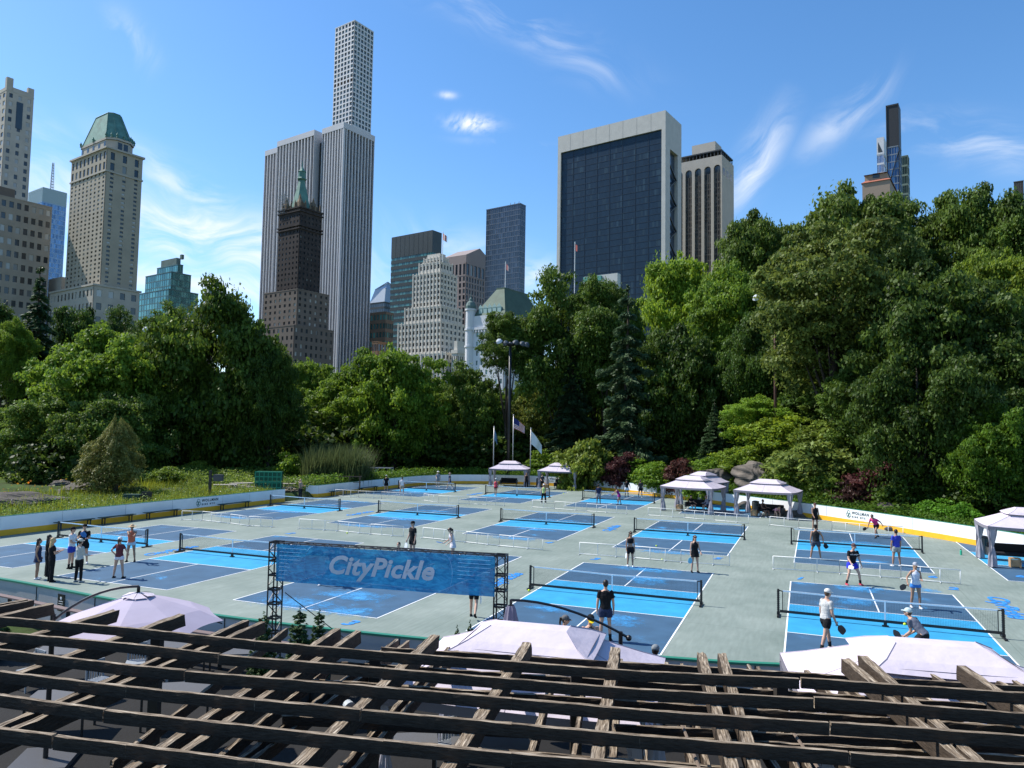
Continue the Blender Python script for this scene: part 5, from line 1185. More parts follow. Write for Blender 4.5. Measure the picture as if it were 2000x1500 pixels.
# ================================================================ PEOPLE
def skin_mat(n, c): return mat('skin_%s' % n, c, .6, .35, var=.06, scale=8)
SK = {'fair': skin_mat('fair', (.52, .31, .22)), 'tan': skin_mat('tan', (.36, .2, .13)), 'brown': skin_mat('brown', (.16, .085, .055))}
CLO = {}
def cloth(c, n=None):
    k = tuple(c)
    if k not in CLO: CLO[k] = mat('cloth_%d' % len(CLO), k, .85, .15, var=.12, scale=6, bump=.6, bscale=11)
    return CLO[k]
BLK, WHT, NVY, GRY, BLU, RED, PNK = (.012, .012, .014), (.72, .72, .73), (.025, .035, .08), (.33, .34, .35), (.03, .05, .42), (.5, .04, .06), (.75, .05, .2)
HAIR = {'dark': mat('hair_dark', (.018, .012, .01), .5, .4), 'blonde': mat('hair_blonde', (.5, .34, .16), .5, .4), 'brown': mat('hair_brown', (.07, .04, .022), .5, .4)}
paddle_m = {'black': mat('paddle_black', (.015, .015, .018), .4, .5), 'blue': mat('paddle_blue', (.03, .16, .45), .4, .5), 'white': mat('paddle_white', (.75, .75, .76), .4, .5), 'cyan': mat('paddle_cyan', (.2, .55, .7), .4, .5)}
def remesh(b, name, m, root, vox=.014, smooth_it=3, loc=None):
    """fuse overlapping volumes into ONE continuous surface"""
    me = bpy.data.meshes.new(name); me.from_pydata(b.v, [], b.f); me.update(); o = bpy.data.objects.new(name, me); COL.objects.link(o)
    r = o.modifiers.new('r', 'REMESH'); r.mode = 'VOXEL'; r.voxel_size = vox; r.use_smooth_shade = True
    if smooth_it: s_ = o.modifiers.new('s', 'SMOOTH'); s_.iterations = smooth_it; s_.factor = .5
    dg = bpy.context.evaluated_depsgraph_get(); m2 = bpy.data.meshes.new_from_object(o.evaluated_get(dg)); bpy.data.objects.remove(o); bpy.data.meshes.remove(me)
    m2.name = name; m2.materials.clear(); m2.materials.append(m); o = bpy.data.objects.new(name, m2); COL.objects.link(o); o.parent = root
    if loc is not None: o.location = loc
    return o
def rotx(a): return Matrix.Rotation(a, 3, 'X')
def rotz_(a): return Matrix.Rotation(a, 3, 'Z')
def person(px, py, label, face=0., h=1.75, skin='fair', top=BLK, sleeves='short', bottom='shorts', bcol=BLK, hair='dark', hlen=0, hat=None, lean=0., la=(0, 8, 10), ra=(0, 8, 10),
           ll=(0, 4, 3), rl=(0, 4, 3), head=(0, 0), shoes=WHT, socks=None, paddle=None, pcol='black', seat=None, female=False, z=0., pos=None, bend=0., vox=.014, letter=None, twist=0.):
    """face: 0 = towards the camera, 90 = to the picture's right, 180 = away. arms (forward pitch, outward, elbow bend); legs (forward pitch, outward, knee bend) in degrees.
    built facing +y, feet brought to z = 0."""
    s = h/1.75; P = gp(px, py, z) if pos is None else Vector(pos)
    root = thing('person', label, 'person', P, rad(face)+PI); root.scale = (s, s, s)
    fw = 1.0 if not female else .88
    pel = Vector((0, 0, .93)); L_ = rotx(-rad(lean)) @ rotz_(rad(twist))
    def up(v): return pel + L_ @ Vector(v)
    waist, chest, neck, = up((0, .0, .13)), up((0, .005, .37)), up((0, -.01, .53))
    hd = rotx(-rad(lean*.45)+rad(head[0])) @ rotz_(rad(head[1])) ; hc = neck + (L_ @ Vector((0, .015, .07))) + hd @ Vector((0, .02, .075))
    arms = {}
    for sgn, A, nm in ((-1, la, 'l'), (1, ra, 'r')):
        sh = up((sgn*.172*fw, 0, .445)); p_, o_, e_ = [rad(q) for q in A]
        def dirv(p, o): return Vector((sgn*math.sin(o), math.sin(p)*math.cos(o), -math.cos(p)*math.cos(o)))
        d1 = (L_ @ dirv(p_, o_)).normalized(); el = sh+d1*.285
        inw = -.35 if e_ > rad(60) else -.05
        d2 = (L_ @ dirv(p_+e_, o_*.3+inw*min(1, e_))).normalized(); wr = el+d2*.25; arms[nm] = (sh, el, wr, d1, d2)
    legs = {}
    for sgn, A, nm in ((-1, ll, 'l'), (1, rl, 'r')):
        hp = pel+Vector((sgn*.09, 0, -.02)); p_, o_, k_ = [rad(q) for q in A]
        d1 = Vector((sgn*math.sin(o_), math.sin(p_)*math.cos(o_), -math.cos(p_)*math.cos(o_))).normalized(); kn = hp+d1*.43
        p2 = p_-k_; d2 = Vector((sgn*math.sin(o_*.8), math.sin(p2), -math.cos(p2))).normalized(); an = kn+d2*.41; legs[nm] = (hp, kn, an, d1, d2)
    low = min(legs['l'][2].z, legs['r'][2].z)-.07 if seat is None else (.93-seat/s)
    off = Vector((0, 0, -low))
    for nm in arms: arms[nm] = tuple(q+off if i < 3 else q for i, q in enumerate(arms[nm]))
    for nm in legs: legs[nm] = tuple(q+off if i < 3 else q for i, q in enumerate(legs[nm]))
    pel, waist, chest, neck, hc = [q+off for q in (pel, waist, chest, neck, hc)]
    X = L_ @ Vector((1, 0, 0))
    # ---- body, one fused surface
    b = MB(); tw = .125*fw
    hipw = .15 if not female else .16
    b.tube([pel-Vector((0, 0, .09)), pel, waist, chest, (chest+neck)/2+L_ @ Vector((0, 0, .02)), neck], 0, 14, ell=[(hipw*.8, .085), (hipw, .11), (tw, .09), (tw+.04, .108), (tw+.025, .085), (.055, .055)], side=X)
    b.tube([neck-(L_ @ Vector((0, 0, .05))), neck+(L_ @ Vector((0, .01, .06))), hc], .052, 10)
    for nm, (sh, el, wr, d1, d2) in arms.items():
        b.tube([sh-(L_ @ Vector((0, 0, -.0)))-d1*.03, sh+d1*.06, sh+d1*.16, el], [.05*fw, .054*fw, .048*fw, .038*fw], 10); b.tube([el-d1*.02, el+d2*.07, wr], [.039*fw, .039*fw, .026], 10); b.ball(sh, .056*fw, 10)
        palm = wr+d2*.045; b.tube([wr-d2*.01, palm, wr+d2*.085], 0, 8, ell=[(.024, .02), (.038, .017), (.036, .014)], side=Vector((0, 1, 0)) if abs(d2.y) < .8 else Vector((1, 0, 0)))
    for nm, (hp, kn, an, d1, d2) in legs.items():
        b.tube([hp+Vector((0, 0, .05)), hp+d1*.1, hp+d1*.28, kn], [.08, .083*(1.04 if female else 1), .066, .05], 12); b.tube([kn-d1*.03, kn+d2*.12, kn+d2*.26, an], [.05, .054, .042, .034], 12); b.ball(kn, .051, 10)
    HM = hd.to_4x4()
    b.ball(hc+hd @ Vector((0, -.012, .025)), (.073, .092, .1), 14, 0, 9, hd); b.ball(hc+hd @ Vector((0, .025, -.035)), (.052, .062, .07), 12, 0, 8, hd)
    b.tube([hc+hd @ Vector((0, .078, .02)), hc+hd @ Vector((0, .103, -.012)), hc+hd @ Vector((0, .082, -.022))], [.011, .017, .012], 8)
    for sg in (-1, 1): b.ball(hc+hd @ Vector((sg*.075, -.008, .0)), (.012, .02, .03), 8, 0, 6, hd)
    body = remesh(b, 'body', SK[skin], root, vox, 2)
    # fingers and thumb join the palm inside the same mesh
    fb = MB()
    for nm, (sh, el, wr, d1, d2) in arms.items():
        sg = -1 if nm == 'l' else 1; ax = Vector((0, 1, 0)) if abs(d2.y) < .8 else Vector((1, 0, 0)); ax = (ax-d2*ax.dot(d2)).normalized(); pn = d2.cross(ax)*sg
        for k, ln in enumerate((.062, .072, .068, .052)):
            a0 = wr+d2*.078+ax*(.026-.018*k); m1 = a0+d2*ln*.5-pn*.012; fb.tube([a0-d2*.01, m1, a0+d2*ln*.85-pn*.034], [.0085, .008, .0065], 6)
        t0 = wr+d2*.03+ax*.03; fb.tube([t0, t0+d2*.03+ax*.022, t0+d2*.06+ax*.026-pn*.015], [.011, .0095, .0075], 6)
    bm = bmesh.new(); bm.from_mesh(body.data); base_n = len(bm.verts)
    nv = [bm.verts.new(v) for v in fb.v]
    for f in fb.f: bm.faces.new([nv[i] for i in f]).smooth = True
    bm.to_mesh(body.data); bm.free()
    # ---- face
    fb = MB()
    for sg in (-1, 1): fb.ball(hc+hd @ Vector((sg*.03, .079, .022)), (.011, .008, .007), 8, 0, 5, hd); fb.box(sg*.03-.017, sg*.03+.017, .083, .09, .038, .043, 0, Matrix.Translation(hc) @ HM)
    fb.build('eyes', HAIR['dark'], root)
    fb = MB(); fb.box(-.02, .02, .082, .087, -.05, -.043, 0, Matrix.Translation(hc) @ HM); fb.build('mouth', mat('lips', (.35, .12, .1), .5), root)
    # ---- clothes
    g = 1.0
    if top is not None:
        b = MB(); drop = {'crop': .28, 'dress': -.1}.get(sleeves, -.03)
        p0 = pel+(L_ @ Vector((0, 0, drop))); mid = waist
        if sleeves == 'crop': b.tube([waist+(chest-waist)*.35, chest, chest+(neck-chest)*.55], 0, 14, ell=[(tw+.018, .105), (tw+.055, .125), (tw+.03, .1)], side=X)
        else:
            b.tube([p0, pel+(L_ @ Vector((0, 0, .04))), mid, chest, chest+(neck-chest)*.5, neck+(L_ @ Vector((0, 0, -.015)))], 0, 16, ell=[(hipw+.02, .128), (hipw+.016, .125), (tw+.03, .112), (tw+.062, .128), (tw+.045 if sleeves in ('short', 'long') else tw-.0, .103), (.066, .066)], side=X)
        for nm, (sh, el, wr, d1, d2) in arms.items():
            if sleeves == 'short': b.tube([sh-d1*.05+(chest-sh)*.15, sh, sh+d1*.09, sh+d1*.17], [.055, .066*fw, .06*fw, .06*fw], 12)
            elif sleeves == 'long': b.tube([sh-d1*.05+(chest-sh)*.15, sh, sh+d1*.12, el, el+d2*.1, wr], [.06, .07*fw, .06*fw, .05*fw, .048*fw, .036], 12); b.ball(el, .05*fw, 10)
            elif sleeves in ('tank', 'crop', 'dress'): b.tube([sh*.62+neck*.38-(L_ @ Vector((0, 0, .02))), chest+(sh-chest)*.55], [.03, .07], 8)
        remesh(b, {'dress': 'dress', 'crop': 'crop_top', 'tank': 'tank_top'}.get(sleeves, 'shirt'), cloth(top), root, .013, 3)
        if letter:
            t_ = text_mesh(letter[0], .055, 'lettering', cloth(WHT), root, .001, .002); sgn = letter[1]
            n_ = L_ @ Vector((0, 1, 0)); c_ = chest+(L_ @ Vector((0, sgn*.145, .03))); t_.matrix_local = Matrix.Translation(c_) @ (L_.to_4x4()) @ Matrix.Rotation(PI if sgn > 0 else 0, 4, 'Z') @ Matrix.Rotation(PI/2, 4, 'X')
    if bottom:
        b = MB(); ln = {'shorts': .24, 'short': .13, 'biker': .27, 'skirt': .1, 'pants': .43, 'leggings': .43}[bottom]; ex = {'shorts': .027, 'short': .025, 'biker': .008, 'skirt': .02, 'pants': .022, 'leggings': .008}[bottom]
        b.tube([pel-Vector((0, 0, .1)), pel-Vector((0, 0, .02)), pel+(L_ @ Vector((0, 0, .06)))], 0, 16, ell=[(hipw*.9, .1+ex), (hipw+.012+ex*.5, .112+ex*.5), (hipw*.88+.006, .104)], side=(1, 0, 0))
        for nm, (hp, kn, an, d1, d2) in legs.items():
            b.tube([hp+Vector((0, 0, .03)), hp+d1*.08, hp+d1*ln], [.09, .09+ex, .07+ex*1.2 if ln < .4 else .052+ex], 14)
            if bottom in ('pants', 'leggings'): b.tube([kn-d1*.04, kn, kn+d2*.14, an+d2*.0], [.053+ex, .054+ex, .055+ex, .036+ex*1.5], 12)
        if bottom == 'skirt' or sleeves == 'dress': b.tube([pel+Vector((0, 0, .04)), pel-Vector((0, 0, .2))], 0, 18, ell=[(hipw, .115), (hipw+.06, .17)], side=(1, 0, 0))
        remesh(b, {'pants': 'trousers', 'leggings': 'leggings', 'skirt': 'skirt'}.get(bottom, 'shorts'), cloth(bcol), root, .013, 2)
    # ---- hair and hat
    b = MB(); b.ball(hc+hd @ Vector((0, -.025, .04)), (.082, .093, .095), 14, 0, 9, hd); b.ball(hc+hd @ Vector((0, -.04, .0)), (.077, .072, .085), 12, 0, 8, hd)
    if hlen == 1: b.tube([hc+hd @ Vector((0, -.09, .05)), hc+hd @ Vector((0, -.15, .03)), hc+hd @ Vector((0, -.15, -.1)), hc+hd @ Vector((0, -.12, -.24))], [.03, .035, .03, .012], 8)
    if hlen == 2: b.tube([hc+hd @ Vector((0, -.03, .06)), hc+hd @ Vector((0, -.07, -.08)), hc+Vector((0, -.09, -.25)), hc+Vector((0, -.08, -.4))], 0, 12, ell=[(.08, .07), (.095, .055), (.1, .045), (.06, .02)], side=hd @ Vector((1, 0, 0)))
    remesh(b, 'hair', HAIR[hair], root, .012, 1)
    if hat:
        kind, hcol, *br_ = hat; b = MB(); m_ = [cloth(hcol), cloth(br_[0] if br_ else hcol)]; MM = Matrix.Translation(hc) @ HM
        def disc(r0, r1, zc, m, n=20, sy=1., dz=.0):
            for j in range(n):
                a, c = 2*PI*j/n, 2*PI*(j+1)/n; b.quad(*[MM @ Vector(q) for q in ((r0*math.cos(a), -.015+r0*math.sin(a), zc), (r1*math.cos(a), -.015+r1*math.sin(a)*sy, zc-dz), (r1*math.cos(c), -.015+r1*math.sin(c)*sy, zc-dz), (r0*math.cos(c), -.015+r0*math.sin(c), zc))], m=m)
        if kind in ('cap', 'visor'):
            if kind == 'cap': b.ball(hc+hd @ Vector((0, -.018, .06)), (.09, .104, .082), 14, 0, 8, hd)
            else:
                pts = [MM @ Vector((.088*math.cos(a), -.015+.1*math.sin(a), .055)) for a in np.linspace(0, 2*PI, 17)]; b.tube(pts, .014, 6)
            P_ = [(-.07, .05, .05), (-.055, .13, .045), (0, .165, .043), (.055, .13, .045), (.07, .05, .05)]
            b.poly([MM @ Vector(q) for q in P_], 1); b.poly([MM @ (Vector(q)+Vector((0, 0, -.008))) for q in reversed(P_)], 1)
            for k in range(4): b.quad(MM @ Vector(P_[k]), MM @ Vector(P_[k+1]), MM @ (Vector(P_[k+1])-Vector((0, 0, .008))), MM @ (Vector(P_[k])-Vector((0, 0, .008))), 1)
        else:
            b.ball(hc+hd @ Vector((0, -.018, .07)), (.088, .1, .085), 14, 0, 8, hd); disc(.08, .19, .062, 1, dz=.015); disc(.19, .08, .058, 1, dz=-.015)
        b.build({'cap': 'cap', 'visor': 'visor', 'brim': 'sun_hat'}[kind], m_, root, smooth=kind != 'visor')
    # ---- shoes
    for nm, (hp, kn, an, d1, d2) in legs.items():
        b = MB(); tilt = 0. if an.z < .12 or seat is not None else .6; sg = -1 if nm == 'l' else 1; f_ = Vector((sg*.12, math.cos(tilt), -math.sin(tilt))).normalized(); dn = Vector((0, -math.sin(tilt), -math.cos(tilt)))
        h0 = an+dn*.045-f_*.05; b.tube([h0-f_*.02, h0+f_*.06, h0+f_*.14, h0+f_*.215], 0, 10, ell=[(.034, .032), (.041, .04), (.047, .034), (.034, .022)], side=(1, 0, 0)); b.tube([an+dn*.04, an-dn*.015], .04, 10)
        b.build('shoe', cloth(shoes), root, smooth=True)
        if socks: b = MB(); b.tube([an+dn*.02, an-d2*.13], [.042, .05], 10); b.build('sock', cloth(socks), root, smooth=True)
    # ---- paddle, a thing of its own
    if paddle:
        sh, el, wr, d1, d2 = arms[paddle[0]]; dv = Vector(paddle[1]).normalized() if len(paddle) > 1 else d2
        hnd = wr+d2*.07; M0 = Matrix.Translation(P) @ Matrix.Rotation(rad(face)+PI, 4, 'Z') @ Matrix.Scale(s, 4)
        nrm = Vector(paddle[2]).normalized() if len(paddle) > 2 else Vector((1, 0, 0)); nrm = (nrm-dv*nrm.dot(dv)).normalized(); sd_ = dv.cross(nrm)
        b = MB(); b.tube([hnd-dv*.06, hnd+dv*.08], .016, 8); g0 = hnd+dv*.08; k = []
        for u, v in ((-.025, 0), (-.085, .05), (-.1, .1), (-.1, .2), (-.085, .25), (-.05, .275), (.05, .275), (.085, .25), (.1, .2), (.1, .1), (.085, .05), (.025, 0)): k.append(g0+sd_*u+dv*v)
        b.poly([q+nrm*.007 for q in k]); b.poly([q-nrm*.007 for q in reversed(k)])
        for i in range(12): a_, c_ = k[i], k[(i+1) % 12]; b.quad(a_-nrm*.007, c_-nrm*.007, c_+nrm*.007, a_+nrm*.007)
        b.v = [tuple(M0 @ Vector(q)) for q in b.v]; o = b.build('paddle', paddle_m[pcol]); tag(o, '%s pickleball paddle held by the %s' % (pcol, paddle[3] if len(paddle) > 3 else 'player'), 'paddle', 'paddles in the players hands')
    return root
AX = (12, 6, 100)   # arms crossed
# left group
person(72, 1131, 'woman in dark tank top and navy skirt, leftmost of the standing group', 115, h=1.66, skin='tan', top=NVY, sleeves='tank', bottom='skirt', bcol=NVY, hlen=2, female=True, la=(-20, 6, 60), ra=(-10, 8, 30))
person(92, 1125, 'woman in black hidden behind the blonde woman of the standing group', 130, h=1.72, top=BLK, sleeves='short', bottom='pants', hlen=2, female=True, shoes=BLK)
person(99, 1136, 'blonde long haired woman in black tee and black trousers, arms folded', 135, h=1.76, top=BLK, bottom='pants', hair='blonde', hlen=2, female=True, la=AX, ra=AX, shoes=BLK)
person(138, 1110, 'man in white tee, blue shorts and black cap in the standing group', 95, h=1.82, top=WHT, bottom='shorts', bcol=(.03, .06, .4), hat=('cap', BLK), la=(18, 6, 80), ra=(15, 6, 70), shoes=BLK, socks=BLK)
person(162, 1101, 'man in black tee and cap holding up a blue paddle in the standing group', 25, h=1.8, top=BLK, bottom='shorts', bcol=BLK, hat=('cap', BLK), la=(15, 8, 85), ra=(22, 12, 95), shoes=WHT, paddle=('l', (.5, .3, .8), (0, 1, 0), 'man in black tee of the group'), pcol='blue')
person(153, 1137, 'woman in light grey long sleeved top, black leggings and pale cap, ponytail', 160, h=1.74, top=(.42, .43, .42), sleeves='long', bottom='leggings', hair='dark', hlen=1, female=True, hat=('cap', (.6, .56, .48)), la=(14, 4, 60), ra=(14, 4, 60), shoes=GRY)
person(231, 1129, 'woman in maroon top, white shorts and white cap with hands on hips', 176, h=1.7, top=(.13, .035, .045), sleeves='short', bottom='short', bcol=(.66, .62, .7), hair='brown', hlen=1, female=True, hat=('cap', WHT), la=(-14, 42, 62), ra=(-14, 42, 62), ll=(0, 9, 2), rl=(0, 9, 2), shoes=BLK)
person(255, 1097, 'woman in straw hat and coral top holding a paddle out to the right', 12, h=1.72, skin='tan', top=(.6, .16, .09), sleeves='tank', bottom='short', bcol=(.45, .62, .75), hair='brown', hat=('brim', (.55, .38, .22)), la=(80, 12, 5), ra=(72, -30, 45), ll=(0, 6, 2), rl=(2, 6, 4), shoes=BLK, paddle=('l', (-.9, .25, 0), (0, 0, 1), 'woman in the straw hat'))
# banner players
person(805, 1092, 'man in black tee and cap standing beyond the banner', 315, h=1.86, top=BLK, bottom='shorts', hat=('cap', BLK), la=(0, 12, 15), ra=(0, 14, 25), shoes=BLK, paddle=('r', (.1, .1, -1), (0, 1, 0), 'man in black beyond the banner'), pcol='white')
person(884, 1098, 'woman in white dress and black visor beyond the banner, dark ponytail', 285, h=1.68, top=(.66, .6, .62), sleeves='dress', bottom='short', bcol=(.66, .6, .62), hlen=1, female=True, hat=('visor', BLK), la=(10, 5, 60), ra=(28, 8, 45), lean=14, paddle=('r', (.1, 1, .2), (0, 0, 1), 'woman in white'), pcol='blue')
person(777, 1137, 'man mostly hidden by the banner with only his dark hair above it', 340, h=1.68, top=GRY, bottom='shorts', ll=(6, 12, 16), rl=(6, 12, 16), shoes=BLK)
person(648, 1143, 'crouching player hidden behind the banner, white shoes wide apart', 0, h=1.74, top=WHT, bottom='shorts', bcol=GRY, ll=(42, 30, 70), rl=(42, 30, 70), lean=38, la=(45, 10, 40), ra=(45, 10, 40), shoes=WHT)
person(925, 1206, 'player in black tee and bike shorts stepping away under the banner edge', 172, h=1.7, top=BLK, bottom='biker', ll=(14, 3, 6), rl=(-18, 3, 30), la=(10, 8, 40), ra=(-10, 8, 40), shoes=BLK, paddle=('r', (0, .3, -1), (1, 0, 0), 'player under the banner'), pcol='white', lean=8)
# court B
person(1231, 1107, 'woman in black sports bra and bike shorts, left of the two facing women', 8, h=1.68, skin='tan', top=BLK, sleeves='crop', bottom='biker', hlen=2, female=True, hat=('visor', BLK), la=(0, 8, 12), ra=(0, 10, 10), ll=(6, 1, 4), rl=(-4, 1, 8), paddle=('r', (.1, .1, -1), (1, 0, .1), 'woman in the sports bra'), pcol='white')
person(1357, 1118, 'woman in black tank dress and visor, right of the two facing women', 5, h=1.7, top=BLK, sleeves='dress', bottom='skirt', bcol=BLK, hair='brown', hlen=2, female=True, hat=('visor', BLK), la=(10, 10, 45), ra=(0, 10, 8), ll=(0, 5, 2), shoes=BLK, paddle=('r', (.1, 0, -1), (0, 1, 0), 'woman in the black dress'), pcol='cyan')
person(1182, 1251, 'tall man in black tee and navy shorts standing with his back to the camera', 175, h=1.84, top=BLK, bottom='shorts', bcol=NVY, la=(0, 11, 8), ra=(0, 11, 8), shoes=BLK, socks=BLK, hair='dark', ll=(2, 3, 4), vox=.012)
# court A
person(1613, 1270, 'man in light grey tee, black shorts and white cap walking to the right', 108, h=1.85, top=(.46, .46, .45), bottom='shorts', hair='brown', hat=('cap', (.68, .64, .58)), la=(4, 14, 14), ra=(6, 8, 26), ll=(24, 2, 14), rl=(-16, 2, 4), lean=6, head=(-6, 0), shoes=(.55, .48, .4), socks=BLK, paddle=('r', (.1, .75, -.8), (1, 0, 0), 'man in the light grey tee'), vox=.011)
person(1806, 1301, 'man in slate grey tee and pale cap crouching with both hands on a paddle', 215, h=1.78, top=(.13, .14, .18), bottom='shorts', bcol=(.02, .02, .022), hair='brown', hat=('cap', (.5, .6, .6)), lean=44, la=(38, -8, 55), ra=(35, -8, 60), ll=(40, 12, 50), rl=(28, 14, 46), head=(24, 20), shoes=WHT, paddle=('l', (.35, .95, .1), (1, 0, .2), 'crouching man in slate grey'), vox=.011)
person(1664, 1141, 'man in black tee with white print and royal blue shorts, ready stance', 2, h=1.86, top=BLK, bottom='shorts', bcol=(.03, .04, .5), lean=14, la=(18, 16, 25), ra=(30, 10, 45), ll=(26, 15, 34), rl=(26, 15, 34), hat=('cap', (.1, .06, .06)), shoes=(.65, .08, .12), socks=BLK, paddle=('r', (.55, .75, -.4), (0, .4, 1), 'man in royal blue shorts'), pcol='white', letter=('NYC RACKET', 1))
person(1789, 1188, 'woman in white tank top, grey cap and bright blue shorts', 355, h=1.7, skin='tan', top=(.6, .6, .66), sleeves='tank', bottom='short', bcol=(.05, .2, .55), hair='blonde', hlen=1, female=True, hat=('cap', (.35, .36, .4)), la=(20, 4, 75), ra=(12, 40, 30), ll=(8, 3, 8), rl=(-4, 3, 6), shoes=WHT, paddle=('r', (.7, .2, -.3), (0, 1, 0), 'woman in blue shorts'))
# court E
person(1594, 1093, 'man in black tank top and navy shorts, back to camera by the right net', 165, h=1.8, skin='tan', top=(.02, .02, .022), sleeves='tank', bottom='shorts', bcol=(.06, .07, .1), la=(0, 12, 15), ra=(10, 32, 20), ll=(10, 12, 14), rl=(10, 10, 14), lean=8, hat=('cap', BLK), paddle=('r', (.5, .3, -.7), (0, 1, 0), 'man in the black tank top'))
person(1751, 1106, 'man in royal blue tee and grey shorts, back to camera by the right net', 185, h=1.82, skin='tan', top=(.04, .06, .42), bottom='shorts', bcol=(.33, .34, .32), la=(0, 10, 10), ra=(0, 10, 10), ll=(0, 7, 2), rl=(0, 7, 2))
person(1592, 1036, 'bearded man in black sleeveless top facing the camera by the right boards', 8, h=1.84, skin='tan', top=BLK, sleeves='tank', bottom='shorts', la=(4, 10, 18), ra=(10, 6, 30), hat=('cap', (.1, .05, .05)), shoes=BLK, ll=(4, 4, 6))
person(1712, 1050, 'player in bright pink tee lunging in front of the WOLLMAN sign', 300, h=1.76, skin='tan', top=(.75, .05, .22), bottom='shorts', lean=42, la=(-15, 30, 15), ra=(40, 25, 20), ll=(42, 5, 40), rl=(-20, 5, 18), shoes=BLK, paddle=('r', (.3, .9, -.3), (1, 0, 0), 'player in bright pink'))
# far courts
person(754, 962, 'player in black tee on the far left court', 178, h=1.76, top=BLK, bottom='shorts', la=(0, 20, 25), ra=(0, 20, 25), hat=('cap', (.5, .5, .5)), vox=.018)
person(785, 967, 'player in white tee and khaki shorts on the far left court', 185, h=1.76, top=(.66, .67, .72), bottom='shorts', bcol=(.36, .32, .26), la=(0, 14, 15), ra=(0, 14, 20), ll=(0, 8, 2), vox=.018)
person(855, 951, 'player in grey top and pale sun hat beyond the far left net', 20, h=1.76, top=(.3, .3, .32), bottom='shorts', bcol=(.3, .3, .3), hat=('brim', WHT), la=(0, 14, 10), ra=(10, 10, 60), vox=.018)
person(878, 955, 'player in navy walking left beyond the far left net', 275, h=1.8, top=NVY, bottom='shorts', bcol=NVY, ll=(22, 2, 6), rl=(-22, 2, 10), hat=('brim', (.3, .25, .2)), vox=.018)
person(968, 969, 'woman in coral red vest and white cap by the far middle net', 160, h=1.74, skin='tan', top=(.6, .07, .1), sleeves='tank', bottom='short', bcol=(.2, .02, .03), female=True, hat=('cap', WHT), la=(4, 8, 50), ra=(4, 8, 20), ll=(10, 2, 4), rl=(-10, 2, 14), vox=.018)
person(1062, 983, 'player in lime tank top, black leggings and white cap', 340, h=1.74, skin='tan', top=(.38, .5, .2), sleeves='tank', bottom='pants', female=True, hat=('cap', WHT), la=(10, 12, 60), ra=(0, 20, 30), ll=(4, 8, 4), rl=(4, 8, 4), vox=.018)
person(1169, 985, 'player in navy tee and grey shorts, back to camera, by the far right net', 180, h=1.78, skin='brown', top=NVY, bottom='shorts', bcol=(.3, .3, .32), la=(0, 10, 10), ra=(10, 10, 20), shoes=BLK, vox=.016)
person(1209, 986, 'woman in purple dress leaning with her arm stretched left', 268, h=1.68, skin='tan', top=(.25, .03, .2), sleeves='dress', bottom='skirt', bcol=(.25, .03, .2), female=True, lean=28, la=(60, 5, 20), ra=(72, 5, 0), ll=(10, 6, 4), rl=(-12, 8, 4), shoes=BLK, paddle=('r', (0, 1, .1), (1, 0, 0), 'woman in purple'), pcol='white', vox=.016)
person(1224, 971, 'man in black tee and white shorts near the right far boards, left one', 170, h=1.78, skin='brown', top=BLK, bottom='shorts', bcol=WHT, la=(0, 20, 20), ra=(0, 25, 30), shoes=BLK, vox=.018)
person(1251, 972, 'man in dark grey tee and black shorts near the right far boards, right one', 190, h=1.76, skin='brown', top=(.05, .05, .05), bottom='shorts', la=(0, 18, 15), ra=(0, 14, 15), ll=(0, 10, 2), vox=.018)
person(586, 975, 'person in tan jacket and dark trousers standing in the left gateway', 70, h=1.8, top=(.36, .26, .2), sleeves='long', bottom='pants', bcol=(.02, .02, .03), hair='blonde', hlen=1, la=(20, 8, 80), ra=(20, 8, 80), vox=.018)
person(1028, 953, 'woman in black standing under the left far gazebo', 10, h=1.7, skin='tan', top=BLK, sleeves='tank', bottom='pants', hlen=2, hair='brown', female=True, la=(0, 10, 40), ra=(0, 10, 20), vox=.02)
person(1059, 956, 'person in dark clothes between the two far gazebos', 20, h=1.72, top=(.05, .05, .06), sleeves='short', bottom='pants', la=(10, 10, 60), ra=(10, 10, 60), hat=('cap', BLK), vox=.02)
